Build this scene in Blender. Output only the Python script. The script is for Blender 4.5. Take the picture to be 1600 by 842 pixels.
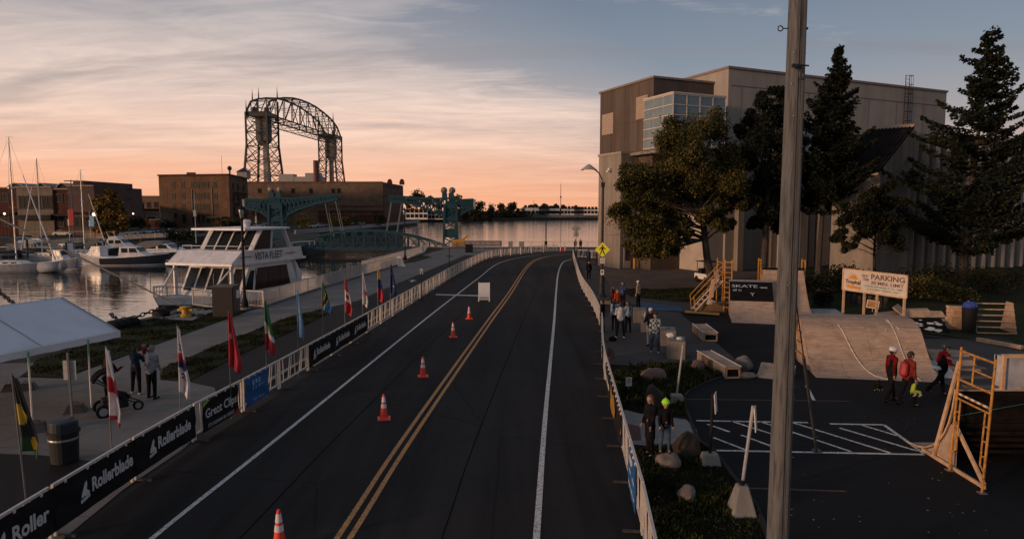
import bpy, math, random
from mathutils import Vector, Matrix
R = math.radians
random.seed(7)
for o in list(bpy.data.objects): bpy.data.objects.remove(o)
SC = bpy.context.scene
COL = SC.collection
# ---------------------------------------------------------------- camera
F, H, HY = 1040.0, 6.5, 328.0            # focal length in photo pixels, eye height, horizon row
PITCH = math.atan((421 - HY) / F)
cam = bpy.data.cameras.new('camera'); camo = bpy.data.objects.new('camera', cam); COL.objects.link(camo)
cam.sensor_width = 36; cam.lens = F / 1600 * 36; cam.clip_start = .1; cam.clip_end = 9000
camo.location = (0, 0, H); camo.rotation_euler = (math.pi / 2 - PITCH, 0, 0)
SC.camera = camo
SC.render.resolution_x = 1024; SC.render.resolution_y = 538
SC.view_settings.view_transform = 'Standard'; SC.view_settings.look = 'None'
SC.view_settings.exposure = 0.25; SC.view_settings.gamma = 1
# ---------------------------------------------------------------- world
SUN_AZ, SUN_EL = 239.0, 6.5               # compass degrees from +Y clockwise, elevation
W = bpy.data.worlds.new('World'); SC.world = W; W.use_nodes = True
def nd(nt, t, **k):
    n = nt.nodes.new(t)
    for a, b in k.items():
        if a.startswith('i_'):
            n.inputs[a[2:].replace('_', ' ')].default_value = b
        else: setattr(n, a, b)
    return n
def ramp(nt, pts, src=None, interp='LINEAR'):
    n = nt.nodes.new('ShaderNodeValToRGB'); cr = n.color_ramp; cr.interpolation = interp
    while len(cr.elements) < len(pts): cr.elements.new(.5)
    for e, (p, c) in zip(cr.elements, pts):
        e.position = p; e.color = (c, c, c, 1) if isinstance(c, (int, float)) else (*c[:3], 1)
    if src: nt.links.new(src, n.inputs[0])
    return n
def mth(nt, op, a, b=None, clamp=False):
    n = nt.nodes.new('ShaderNodeMath'); n.operation = op; n.use_clamp = clamp
    for i, v in enumerate((a, b)):
        if v is None: continue
        if isinstance(v, (int, float)): n.inputs[i].default_value = v
        else: nt.links.new(v, n.inputs[i])
    return n.outputs[0]
def mixc(nt, fac, a, b, mode='MIX'):
    n = nt.nodes.new('ShaderNodeMix'); n.data_type = 'RGBA'; n.blend_type = mode
    for i, v in ((0, fac), (6, a), (7, b)):
        if isinstance(v, (int, float)): n.inputs[i].default_value = v
        elif isinstance(v, tuple): n.inputs[i].default_value = (*v[:3], 1)
        else: nt.links.new(v, n.inputs[i])
    return n.outputs[2]
def build_world():
    nt = W.node_tree; nt.nodes.clear()
    out = nd(nt, 'ShaderNodeOutputWorld'); bg = nd(nt, 'ShaderNodeBackground'); bg.inputs[1].default_value = 1.0
    nt.links.new(bg.outputs[0], out.inputs[0])
    tc = nd(nt, 'ShaderNodeTexCoord'); sep = nd(nt, 'ShaderNodeSeparateXYZ'); nt.links.new(tc.outputs['Generated'], sep.inputs[0])
    x, y, z = sep.outputs
    zc = mth(nt, 'MAXIMUM', z, 0.0)
    # clear-sky gradient: sunset side (left) and cool side (right)
    warm = ramp(nt, [(0, (.74, .32, .16)), (.05, (.76, .38, .24)), (.09, (.68, .43, .33)), (.15, (.52, .40, .36)), (.26, (.28, .27, .29)), (.5, (.17, .19, .24)), (1, (.15, .17, .23))], zc)
    cool = ramp(nt, [(0, (.62, .32, .22)), (.05, (.52, .33, .28)), (.12, (.31, .28, .29)), (.20, (.19, .22, .27)), (.32, (.12, .155, .215)), (.6, (.10, .13, .19)), (1, (.12, .14, .2))], zc)
    azr = nd(nt, 'ShaderNodeMapRange'); azr.inputs[1].default_value = .02; azr.inputs[2].default_value = .52; met = mth(nt, 'ADD', x, mth(nt, 'MULTIPLY', zc, 1.5)); nt.links.new(met, azr.inputs[0])
    base = mixc(nt, azr.outputs[0], warm.outputs[0], cool.outputs[0])
    # clouds laid on a high plane so they foreshorten towards the horizon
    den = mth(nt, 'ADD', zc, .10)
    cx = mth(nt, 'DIVIDE', x, den); cy = mth(nt, 'DIVIDE', y, den)
    comb = nd(nt, 'ShaderNodeCombineXYZ'); nt.links.new(cx, comb.inputs[0]); nt.links.new(cy, comb.inputs[1])
    mp = nd(nt, 'ShaderNodeMapping'); mp.inputs['Rotation'].default_value = (0, 0, R(-32)); mp.inputs['Scale'].default_value = (.48, 1.35, 1); mp.inputs['Location'].default_value = (12.1, 9.4, 0)
    nt.links.new(comb.outputs[0], mp.inputs[0])
    n1 = nd(nt, 'ShaderNodeTexNoise', i_Scale=.75, i_Detail=8, i_Roughness=.56, i_Distortion=.9); nt.links.new(mp.outputs[0], n1.inputs[0])
    n2 = nd(nt, 'ShaderNodeTexNoise', i_Scale=3.4, i_Detail=8, i_Roughness=.64, i_Distortion=1.8); nt.links.new(mp.outputs[0], n2.inputs[0])
    ncomb = mth(nt, 'ADD', mth(nt, 'MULTIPLY', n1.outputs[0], .70), mth(nt, 'MULTIPLY', n2.outputs[0], .32))
    cov = nd(nt, 'ShaderNodeMapRange'); cov.inputs[1].default_value = .16; cov.inputs[2].default_value = .52; cov.inputs[3].default_value = .07; cov.inputs[4].default_value = -.15
    nt.links.new(met, cov.inputs[0])
    cl = mth(nt, 'ADD', ncomb, cov.outputs[0])
    bright = ramp(nt, [(.44, 0), (.56, .48), (.69, 1)], cl)
    ccol = ramp(nt, [(0, (.84, .42, .26)), (.05, (.84, .48, .33)), (.10, (.84, .57, .44)), (.17, (.78, .60, .51)), (.25, (.56, .48, .45)), (.45, (.30, .29, .31)), (1, (.22, .23, .27))], zc)
    f1 = mth(nt, 'MULTIPLY', bright.outputs[0], .85)
    c1 = mixc(nt, f1, base, ccol.outputs[0])
    # grey undersides
    mp2 = nd(nt, 'ShaderNodeMapping'); mp2.inputs['Rotation'].default_value = (0, 0, R(-36)); mp2.inputs['Scale'].default_value = (.5, 1.3, 1); mp2.inputs['Location'].default_value = (9.1, 4.2, 0)
    nt.links.new(comb.outputs[0], mp2.inputs[0])
    n3 = nd(nt, 'ShaderNodeTexNoise', i_Scale=.9, i_Detail=6, i_Roughness=.55, i_Distortion=.8); nt.links.new(mp2.outputs[0], n3.inputs[0])
    dk = ramp(nt, [(.50, 0), (.66, 1)], n3.outputs[0])
    hi = ramp(nt, [(.03, 0), (.16, 1)], zc)
    c2 = mixc(nt, mth(nt, 'MULTIPLY', mth(nt, 'MULTIPLY', dk.outputs[0], hi.outputs[0]), .55), c1, (.20, .185, .20))
    # behind the viewer the dusk sky is dim
    bk = nd(nt, 'ShaderNodeMapRange'); bk.inputs[1].default_value = .35; bk.inputs[2].default_value = -.5; nt.links.new(y, bk.inputs[0])
    c3 = mixc(nt, mth(nt, 'MULTIPLY', bk.outputs[0], .75), c2, (.17, .18, .21))
    sky = nd(nt, 'ShaderNodeTexSky'); sky.sky_type = 'NISHITA'; sky.sun_disc = False
    sky.sun_elevation = R(SUN_EL); sky.sun_rotation = R(SUN_AZ); sky.dust_density = 3
    c4 = mixc(nt, .012, c3, sky.outputs[0], 'ADD')
    nt.links.new(c4, bg.inputs[0])
build_world()
sl = bpy.data.lights.new('sun', 'SUN'); sl.energy = 2.1; sl.angle = R(7); sl.color = (1, .60, .37)
so = bpy.data.objects.new('sun', sl); COL.objects.link(so)
sv = Vector((math.sin(R(SUN_AZ)) * math.cos(R(SUN_EL)), math.cos(R(SUN_AZ)) * math.cos(R(SUN_EL)), math.sin(R(SUN_EL))))
so.rotation_euler = sv.to_track_quat('Z', 'Y').to_euler(); so.location = (-60, 0, 40)

# ---------------------------------------------------------------- photo measurements -> world points
cp, sp = math.cos(PITCH), math.sin(PITCH)
def ray(px, py):
    a = (px - 800) / F; b = (421 - py) / F
    return Vector((a, cp + b * sp, -sp + b * cp))
def G(px, py, z=0.0):
    d = ray(px, py); t = (z - H) / d.z
    return Vector((d.x * t, d.y * t, z))
def P(px, py, Y):
    d = ray(px, py); t = Y / d.y
    return Vector((d.x * t, Y, H + d.z * t))
def GL(pts, z=0.0): return [G(a, b, z) for a, b in pts]

# ---------------------------------------------------------------- mesh builder
class MB:
    def __init__(s): s.v = []; s.f = []; s.m = []
    def add(s, vs, fs, m=0):
        n = len(s.v); s.v += [tuple(v) for v in vs]
        s.f += [tuple(i + n for i in f) for f in fs]; s.m += [m] * len(fs); return s
    def box(s, c, size, rz=0, m=0, rx=0, ry=0):
        hx, hy, hz = size[0] / 2, size[1] / 2, size[2] / 2
        M = Matrix.Rotation(rz, 3, 'Z') @ Matrix.Rotation(ry, 3, 'Y') @ Matrix.Rotation(rx, 3, 'X'); c = Vector(c)
        vs = [c + M @ Vector((x, y, z)) for x in (-hx, hx) for y in (-hy, hy) for z in (-hz, hz)]
        return s.add(vs, [(0, 1, 3, 2), (4, 6, 7, 5), (0, 4, 5, 1), (2, 3, 7, 6), (0, 2, 6, 4), (1, 5, 7, 3)], m)
    def bar(s, a, b, w, h=None, m=0, up=(0, 0, 1)):      # rectangular bar between two points
        a = Vector(a); b = Vector(b); h = h or w; d = (b - a).normalized(); up = Vector(up)
        x = d.cross(up)
        if x.length < 1e-4: x = d.cross(Vector((1, 0, 0)))
        x.normalize(); y = x.cross(d).normalized()
        vs = [p + x * (i * w / 2) + y * (j * h / 2) for p in (a, b) for i, j in ((-1, -1), (1, -1), (1, 1), (-1, 1))]
        return s.add(vs, [(0, 3, 2, 1), (4, 5, 6, 7), (0, 1, 5, 4), (1, 2, 6, 5), (2, 3, 7, 6), (3, 0, 4, 7)], m)
    def cyl(s, a, b, r0, r1=None, n=8, m=0, caps=True):
        a = Vector(a); b = Vector(b); r1 = r0 if r1 is None else r1; d = (b - a).normalized()
        x = d.cross(Vector((0, 0, 1)))
        if x.length < 1e-3: x = Vector((1, 0, 0))
        x.normalize(); y = d.cross(x)
        vs = []
        for p, r in ((a, r0), (b, r1)):
            for k in range(n):
                t = 2 * math.pi * k / n; vs.append(p + x * (r * math.cos(t)) + y * (r * math.sin(t)))
        fs = [(k, (k + 1) % n, n + (k + 1) % n, n + k) for k in range(n)]
        if caps: fs += [tuple(range(n))[::-1], tuple(range(n, 2 * n))]
        return s.add(vs, fs, m)
    def tube(s, pts, r, n=6, m=0):
        pts = [Vector(p) for p in pts]
        for i in range(len(pts) - 1):
            ra = r[i] if isinstance(r, (list, tuple)) else r; rb = r[i + 1] if isinstance(r, (list, tuple)) else r
            s.cyl(pts[i], pts[i + 1], ra, rb, n, m)
        return s
    def lathe(s, prof, n=12, c=(0, 0, 0), m=0):
        c = Vector(c); vs = []; k = len(prof)
        for i in range(n):
            t = 2 * math.pi * i / n
            for r, z in prof: vs.append(c + Vector((r * math.cos(t), r * math.sin(t), z)))
        fs = [(i * k + j, ((i + 1) % n) * k + j, ((i + 1) % n) * k + j + 1, i * k + j + 1) for i in range(n) for j in range(k - 1)]
        fs += [tuple(i * k for i in range(n))[::-1], tuple(i * k + k - 1 for i in range(n))]
        return s.add(vs, fs, m)
    def ball(s, c, r, n=10, m=0, sc=(1, 1, 1)):
        c = Vector(c); vs = []; k = n // 2
        for i in range(1, k):
            ph = math.pi * i / k
            for j in range(n):
                t = 2 * math.pi * j / n
                vs.append(c + Vector((r * sc[0] * math.sin(ph) * math.cos(t), r * sc[1] * math.sin(ph) * math.sin(t), r * sc[2] * math.cos(ph))))
        top = len(vs); vs.append(c + Vector((0, 0, r * sc[2]))); vs.append(c - Vector((0, 0, r * sc[2])))
        fs = [(i * n + j, (i + 1) * n + j, (i + 1) * n + (j + 1) % n, i * n + (j + 1) % n) for i in range(k - 2) for j in range(n)]
        fs += [(top, j, (j + 1) % n) for j in range(n)] + [(top + 1, (k - 2) * n + (j + 1) % n, (k - 2) * n + j) for j in range(n)]
        return s.add(vs, fs, m)
    def cap(s, a, b, r0, r1, n=10):                       # closed tapered capsule
        s.cyl(a, b, r0, r1, n); s.ball(a, r0, n); s.ball(b, r1, n); return s
    def prism(s, poly, z0, z1, m=0):                      # horizontal outline, vertical walls
        n = len(poly); vs = [(p[0], p[1], z0) for p in poly] + [(p[0], p[1], z1) for p in poly]
        area = sum(poly[i][0] * poly[(i + 1) % n][1] - poly[(i + 1) % n][0] * poly[i][1] for i in range(n))
        if area < 0: vs = [(p[0], p[1], z0) for p in poly[::-1]] + [(p[0], p[1], z1) for p in poly[::-1]]
        fs = [tuple(range(n))[::-1], tuple(range(n, 2 * n))] + [(i, (i + 1) % n, n + (i + 1) % n, n + i) for i in range(n)]
        return s.add(vs, fs, m)
    def extr(s, pts, d, m=0):                             # any planar outline pushed along vector d
        pts = [Vector(p) for p in pts]; d = Vector(d); n = len(pts)
        vs = pts + [p + d for p in pts]
        return s.add(vs, [tuple(range(n)), tuple(range(n, 2 * n))[::-1]] + [(i, n + i, n + (i + 1) % n, (i + 1) % n) for i in range(n)], m)
    def grid(s, fn, nu, nv, m=0):
        vs = [fn(i / nu, j / nv) for i in range(nu + 1) for j in range(nv + 1)]
        fs = [(i * (nv + 1) + j, (i + 1) * (nv + 1) + j, (i + 1) * (nv + 1) + j + 1, i * (nv + 1) + j + 1) for i in range(nu) for j in range(nv)]
        return s.add(vs, fs, m)
    def mesh(s, name, mats, smooth=False, fixn=True):
        me = bpy.data.meshes.new(name); me.from_pydata(s.v, [], s.f)
        for mt in (mats if isinstance(mats, (list, tuple)) else [mats]): me.materials.append(mt)
        if any(s.m): me.polygons.foreach_set('material_index', s.m)
        if smooth: me.polygons.foreach_set('use_smooth', [True] * len(s.f))
        me.update(); return me
def obj(name, mb, mats, parent=None, world=False, smooth=False, auto=False):
    if parent is not None and world:
        bpy_m = Matrix.Translation(parent.location) @ parent.rotation_euler.to_matrix().to_4x4()
        if parent.parent: raise ValueError
        inv = bpy_m.inverted(); mb.v = [tuple(inv @ Vector(v)) for v in mb.v]
    me = mb.mesh(name, mats, smooth)
    o = bpy.data.objects.new(name, me); COL.objects.link(o)
    if parent is not None: o.parent = parent
    if auto:
        bv = o.modifiers.new('bev', 'BEVEL'); bv.width = auto; bv.segments = 2; bv.limit_method = 'ANGLE'
    return o
def thing(name, label, cat, loc=(0, 0, 0), rz=0, group=None):
    o = bpy.data.objects.new(name, None); COL.objects.link(o); o.empty_display_size = .2
    o.location = loc; o.rotation_euler = (0, 0, rz); o['label'] = label; o['category'] = cat
    if group: o['group'] = group
    return o
def tag(o, label, cat, group=None, kind=None):
    o['label'] = label; o['category'] = cat
    if group: o['group'] = group
    if kind: o['kind'] = kind
    return o
def struct(name, mb, mats, smooth=False):
    o = obj(name, mb, mats, smooth=smooth); o['kind'] = 'structure'; return o
def dup(root, loc, rz=None, label=None, group=None, scale=None, swap=None):
    r = root.copy(); COL.objects.link(r); r.location = loc
    if rz is not None: r.rotation_euler = (0, 0, rz)
    if scale: r.scale = scale
    if label: r['label'] = label
    if group: r['group'] = group
    for ch in list(root.children):
        c = ch.copy(); COL.objects.link(c); c.parent = r
        if swap and ch.name.split('.')[0] in swap:
            for sl_ in c.material_slots: pass
            me = swap_mesh(ch.data, swap[ch.name.split('.')[0]]); c.data = me
        for g in ch.children:
            d = g.copy(); COL.objects.link(d); d.parent = c
    return r
_sw = {}
def swap_mesh(me, mt):
    k = (me.name, mt.name)
    if k not in _sw:
        m2 = me.copy(); m2.materials[0] = mt; _sw[k] = m2
    return _sw[k]
_tx = {}
def text_geo(txt, size=1.0, bold=0.0, spacing=1.0):
    k = (txt, bold, spacing)
    if k not in _tx:
        cu = bpy.data.curves.new('lettering', 'FONT'); cu.body = txt; cu.extrude = .02; cu.offset = bold; cu.resolution_u = 3; cu.space_character = spacing
        cu.align_x = 'LEFT'; cu.align_y = 'BOTTOM_BASELINE'
        ob = bpy.data.objects.new('lettering', cu); me = bpy.data.meshes.new_from_object(ob)
        _tx[k] = ([v.co.copy() for v in me.vertices], [tuple(p.vertices) for p in me.polygons])
        bpy.data.objects.remove(ob); bpy.data.meshes.remove(me); bpy.data.curves.remove(cu)
    return _tx[k]
def put_text(mb, txt, o, xd, yd, h, w=None, off=.004, bold=0.0, depth=.003, m=0, spacing=1.0, shear=0.0):
    """lettering on a plane: o lower-left corner, xd / yd unit axes, h cap height, w total width to fit"""
    vs, fs = text_geo(txt, 1, bold, spacing)
    if not vs: return 0
    x0 = min(v.x for v in vs); x1 = max(v.x for v in vs)
    sy = h / .72; sx = (w / (x1 - x0)) if w else sy
    o = Vector(o); xd = Vector(xd).normalized(); yd = Vector(yd).normalized(); nn = xd.cross(yd).normalized()
    out = [o + xd * ((v.x - x0 + shear * v.y) * sx) + yd * (v.y * sy) + nn * (off + (v.z + .02) / .04 * depth) for v in vs]
    mb.add(out, fs, m); return (x1 - x0) * sx
def flat(mb, o, xd, yd, pts, off=.004, depth=.003, m=0):
    """small flat shape (2D outline) on a plane"""
    o = Vector(o); xd = Vector(xd).normalized(); yd = Vector(yd).normalized(); nn = xd.cross(yd).normalized()
    mb.extr([o + xd * a + yd * b + nn * off for a, b in pts], nn * depth, m)

# ---------------------------------------------------------------- materials
MT = {}
def mat(name, col, rough=.7, var=.12, scale=3.0, bump=0.0, bscale=None, metal=0.0, spec=.5, emit=None, stretch=None, col2=None, coat=0):
    if name in MT: return MT[name]
    m = bpy.data.materials.new(name); m.use_nodes = True; nt = m.node_tree; b = nt.nodes['Principled BSDF']
    tc = nd(nt, 'ShaderNodeTexCoord'); src = tc.outputs['Object']
    if stretch:
        mp = nd(nt, 'ShaderNodeMapping'); mp.inputs['Scale'].default_value = stretch; nt.links.new(src, mp.inputs[0]); src = mp.outputs[0]
    n = nd(nt, 'ShaderNodeTexNoise', i_Scale=scale, i_Detail=6, i_Roughness=.6); nt.links.new(src, n.inputs[0])
    c2 = col2 or tuple(c * (1 - var * 1.6) for c in col); c1 = tuple(min(1, c * (1 + var)) for c in col)
    rp = ramp(nt, [(.33, c2), (.5, col), (.68, c1)], n.outputs[0]); nt.links.new(rp.outputs[0], b.inputs['Base Color'])
    b.inputs['Roughness'].default_value = rough; b.inputs['Metallic'].default_value = metal
    b.inputs['Specular IOR Level'].default_value = spec; b.inputs['Coat Weight'].default_value = coat
    if bump:
        n2 = nd(nt, 'ShaderNodeTexNoise', i_Scale=bscale or scale * 6, i_Detail=5, i_Roughness=.65); nt.links.new(src, n2.inputs[0])
        bp = nd(nt, 'ShaderNodeBump'); bp.inputs['Strength'].default_value = 1; bp.inputs['Distance'].default_value = bump
        nt.links.new(n2.outputs[0], bp.inputs['Height']); nt.links.new(bp.outputs[0], b.inputs['Normal'])
    if emit:
        b.inputs['Emission Color'].default_value = (*emit[:3], 1); b.inputs['Emission Strength'].default_value = emit[3]
    MT[name] = m; return m
def two_scale(name, colA, colB, colC, s1=.15, s2=40, rough=.9, bump=.004, cracks=False, seams=None, streak=None):
    m = bpy.data.materials.new(name); m.use_nodes = True; nt = m.node_tree; b = nt.nodes['Principled BSDF']; MT[name] = m
    tc = nd(nt, 'ShaderNodeTexCoord'); src = tc.outputs['Object']
    n1 = nd(nt, 'ShaderNodeTexNoise', i_Scale=s1, i_Detail=5, i_Roughness=.6, i_Distortion=.4); nt.links.new(src, n1.inputs[0])
    n2 = nd(nt, 'ShaderNodeTexNoise', i_Scale=s2, i_Detail=4, i_Roughness=.75); nt.links.new(src, n2.inputs[0])
    r1 = ramp(nt, [(.36, colA), (.64, colB)], n1.outputs[0]); r2 = ramp(nt, [(.35, 0), (.75, 1)], n2.outputs[0])
    c = mixc(nt, mth(nt, 'MULTIPLY', r2.outputs[0], .6), r1.outputs[0], colC)
    if cracks:
        v = nd(nt, 'ShaderNodeTexVoronoi'); v.feature = 'DISTANCE_TO_EDGE'; v.inputs['Scale'].default_value = .16
        nw = nd(nt, 'ShaderNodeTexNoise', i_Scale=.9, i_Detail=4); nt.links.new(src, nw.inputs[0])
        nt.links.new(mixc(nt, .12, src, nw.outputs[1], 'ADD'), v.inputs[0])
        cr = ramp(nt, [(0, 1), (.006, 0)], v.outputs[0]); c = mixc(nt, mth(nt, 'MULTIPLY', cr.outputs[0], .55), c, tuple(x * .45 for x in colA))
    if streak:
        mp = nd(nt, 'ShaderNodeMapping'); mp.inputs['Scale'].default_value = streak[:3]; nt.links.new(src, mp.inputs[0]); sn = nd(nt, 'ShaderNodeTexNoise', i_Scale=1, i_Detail=6, i_Roughness=.65); nt.links.new(mp.outputs[0], sn.inputs[0])
        sr = ramp(nt, [(.38, streak[3]), (.6, 1)], sn.outputs[0]); c = mixc(nt, 1.0, c, sr.outputs[0], 'MULTIPLY')
    if seams:
        sx, sy, rot = seams
        mp = nd(nt, 'ShaderNodeMapping'); mp.inputs['Rotation'].default_value = (0, 0, rot); nt.links.new(src, mp.inputs[0])
        br = nd(nt, 'ShaderNodeTexBrick'); br.offset = 0; br.inputs['Scale'].default_value = 1; br.inputs['Brick Width'].default_value = sx; br.inputs['Row Height'].default_value = sy
        br.inputs['Mortar Size'].default_value = .012; br.inputs['Color1'].default_value = (1, 1, 1, 1); br.inputs['Color2'].default_value = (.86, .86, .86, 1); br.inputs['Mortar'].default_value = (.45, .45, .45, 1)
        nt.links.new(mp.outputs[0], br.inputs[0]); c = mixc(nt, 1.0, c, br.outputs[0], 'MULTIPLY')
    nt.links.new(c, b.inputs['Base Color']); b.inputs['Roughness'].default_value = rough; b.inputs['Specular IOR Level'].default_value = .12
    bp = nd(nt, 'ShaderNodeBump'); bp.inputs['Distance'].default_value = bump; nt.links.new(n2.outputs[0], bp.inputs['Height']); nt.links.new(bp.outputs[0], b.inputs['Normal'])
    return m
def brickmat(name, c1, c2, mortar, scale=1.0, rough=.9, bw=.45, rh=.15, axis='XZ', mort=.012):
    m = bpy.data.materials.new(name); m.use_nodes = True; nt = m.node_tree; b = nt.nodes['Principled BSDF']; MT[name] = m
    tc = nd(nt, 'ShaderNodeTexCoord'); sep = nd(nt, 'ShaderNodeSeparateXYZ'); nt.links.new(tc.outputs['Object'], sep.inputs[0])
    cb = nd(nt, 'ShaderNodeCombineXYZ')
    nt.links.new(mth(nt, 'ADD', sep.outputs[0], mth(nt, 'MULTIPLY', sep.outputs[1], .97)), cb.inputs[0]); nt.links.new(sep.outputs[2], cb.inputs[1])
    br = nd(nt, 'ShaderNodeTexBrick'); br.inputs['Scale'].default_value = scale; br.inputs['Brick Width'].default_value = bw; br.inputs['Row Height'].default_value = rh; br.inputs['Mortar Size'].default_value = mort
    br.inputs['Color1'].default_value = (*c1, 1); br.inputs['Color2'].default_value = (*c2, 1); br.inputs['Mortar'].default_value = (*mortar, 1); nt.links.new(cb.outputs[0], br.inputs[0])
    n = nd(nt, 'ShaderNodeTexNoise', i_Scale=.35, i_Detail=6, i_Roughness=.65); nt.links.new(tc.outputs['Object'], n.inputs[0])
    rp = ramp(nt, [(.35, .7), (.65, 1.1)], n.outputs[0]); nt.links.new(mixc(nt, 1, br.outputs[0], rp.outputs[0], 'MULTIPLY'), b.inputs['Base Color'])
    b.inputs['Roughness'].default_value = rough; b.inputs['Specular IOR Level'].default_value = .2; return m
two_scale('asphalt', (.0185, .0178, .0180), (.027, .026, .026), (.044, .042, .041), cracks=True, bump=.006, streak=(.9, .05, 1, .62))
two_scale('asphalt_old', (.030, .028, .027), (.045, .042, .040), (.055, .05, .048), cracks=True)
two_scale('trail', (.022, .020, .020), (.030, .028, .027), (.04, .037, .035), bump=.004)
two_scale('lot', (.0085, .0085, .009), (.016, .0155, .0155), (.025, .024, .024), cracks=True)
two_scale('worn', (.055, .05, .046), (.085, .078, .072), (.10, .093, .086), cracks=True)
two_scale('concrete', (.155, .148, .137), (.21, .20, .185), (.23, .22, .205), s1=.5, s2=25, seams=(1.8, 1.8, R(6)))
two_scale('conc', (.20, .19, .175), (.29, .275, .25), (.27, .26, .24), s1=1.2, s2=30)
two_scale('quay', (.09, .085, .08), (.17, .16, .15), (.12, .11, .10), s1=.6, s2=12)
two_scale('gravel', (.085, .062, .048), (.13, .098, .078), (.17, .13, .105), s1=.4, s2=9, bump=.02)
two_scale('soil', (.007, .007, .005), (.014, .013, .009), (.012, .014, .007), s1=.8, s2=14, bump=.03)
two_scale('lawn', (.014, .021, .007), (.027, .033, .012), (.05, .042, .02), s1=.7, s2=22, bump=.03)
two_scale('farland', (.03, .032, .022), (.05, .048, .04), (.05, .045, .035), s1=.02, s2=1, bump=.01)
two_scale('precast', (.27, .245, .22), (.32, .29, .262), (.34, .31, .28), s1=.25, s2=18, streak=(1.1, 1.1, .06, .86))
two_scale('panel_dark', (.098, .078, .066), (.118, .094, .08), (.125, .10, .085), s1=.3, s2=12, streak=(.9, .9, .07, .72))
two_scale('stucco', (.26, .225, .19), (.31, .27, .23), (.2, .17, .145), s1=.5, s2=6, bump=.02, streak=(1.3, 1.3, .1, .72))
two_scale('boulder', (.14, .12, .11), (.26, .225, .21), (.12, .10, .09), s1=2, s2=11, bump=.03)
two_scale('boulder_red', (.16, .10, .085), (.24, .15, .125), (.10, .075, .07), s1=2, s2=9, bump=.03)
two_scale('boulder_dark', (.05, .04, .03), (.09, .07, .055), (.04, .035, .03), s1=2, s2=9, bump=.03)
WHITE = mat('paint_white', (.62, .60, .57), .5, .10, 8)
LINE = mat('line_white', (.56, .54, .50), .8, .22, 14, col2=(.16, .155, .15))
YLINE = mat('line_yellow', (.50, .24, .08), .8, .18, 14, col2=(.18, .09, .04))
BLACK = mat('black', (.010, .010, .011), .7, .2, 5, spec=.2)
DARKM = mat('dark_metal', (.035, .035, .038), .45, .15, 6, metal=.6)
GALV = mat('galvanised', (.30, .31, .32), .45, .12, 12, metal=.75)
GALVM = mat('galv_matte', (.30, .30, .30), .7, .12, 12)
RUST = mat('rusty', (.045, .034, .03), .85, .3, 9)
def plywood():
    m = bpy.data.materials.new('plywood'); m.use_nodes = True; nt = m.node_tree; b = nt.nodes['Principled BSDF']; MT['plywood'] = m
    tc = nd(nt, 'ShaderNodeTexCoord')
    mp = nd(nt, 'ShaderNodeMapping'); mp.inputs['Scale'].default_value = (.7, 5, 5); nt.links.new(tc.outputs['Object'], mp.inputs[0])
    n = nd(nt, 'ShaderNodeTexNoise', i_Scale=2.2, i_Detail=8, i_Roughness=.65, i_Distortion=1.2); nt.links.new(mp.outputs[0], n.inputs[0])
    r = ramp(nt, [(.3, (.26, .18, .125)), (.5, (.40, .285, .205)), (.7, (.50, .375, .28))], n.outputs[0])
    n2 = nd(nt, 'ShaderNodeTexNoise', i_Scale=1.3, i_Detail=7, i_Roughness=.7); nt.links.new(tc.outputs['Object'], n2.inputs[0])
    d = ramp(nt, [(.5, 0), (.68, 1)], n2.outputs[0]); c = mixc(nt, mth(nt, 'MULTIPLY', d.outputs[0], .55), r.outputs[0], (.16, .11, .08))
    br = nd(nt, 'ShaderNodeTexBrick'); br.offset = .5; br.inputs['Scale'].default_value = 1; br.inputs['Brick Width'].default_value = 2.44; br.inputs['Row Height'].default_value = 1.22; br.inputs['Mortar Size'].default_value = .006
    br.inputs['Color1'].default_value = (1, 1, 1, 1); br.inputs['Color2'].default_value = (.84, .83, .82, 1); br.inputs['Mortar'].default_value = (.3, .3, .3, 1)
    nt.links.new(tc.outputs['Object'], br.inputs[0]); nt.links.new(mixc(nt, 1, c, br.outputs[0], 'MULTIPLY'), b.inputs['Base Color'])
    b.inputs['Roughness'].default_value = .7; b.inputs['Specular IOR Level'].default_value = .3
plywood()
LUMBER = mat('lumber', (.50, .33, .20), .75, .2, 4, stretch=(1, 1, 1))
POLEW = mat('pole_wood', (.10, .102, .105), .9, .35, 3.5, bump=.012, bscale=14, stretch=(7, 7, .5))
TRUNK = mat('bark', (.045, .036, .030), .95, .3, 6, bump=.03, bscale=10, stretch=(1, 1, .25))
TEAL = mat('teal_steel', (.003, .045, .066), .75, .18, 1.5)
TRUSS = mat('bridge_steel', (.035, .033, .033), .7, .15, .5)
GLASS = mat('window_glass', (.02, .022, .025), .08, .1, 2, spec=.8)
ORANGE = mat('cone_orange', (.78, .055, .03), .5, .08, 6)
REFL = mat('cone_collar', (.62, .60, .62), .4, .06, 6)
SCAF = mat('scaffold_yellow', (.44, .20, .03), .6, .35, 9, col2=(.16, .08, .03))
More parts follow.
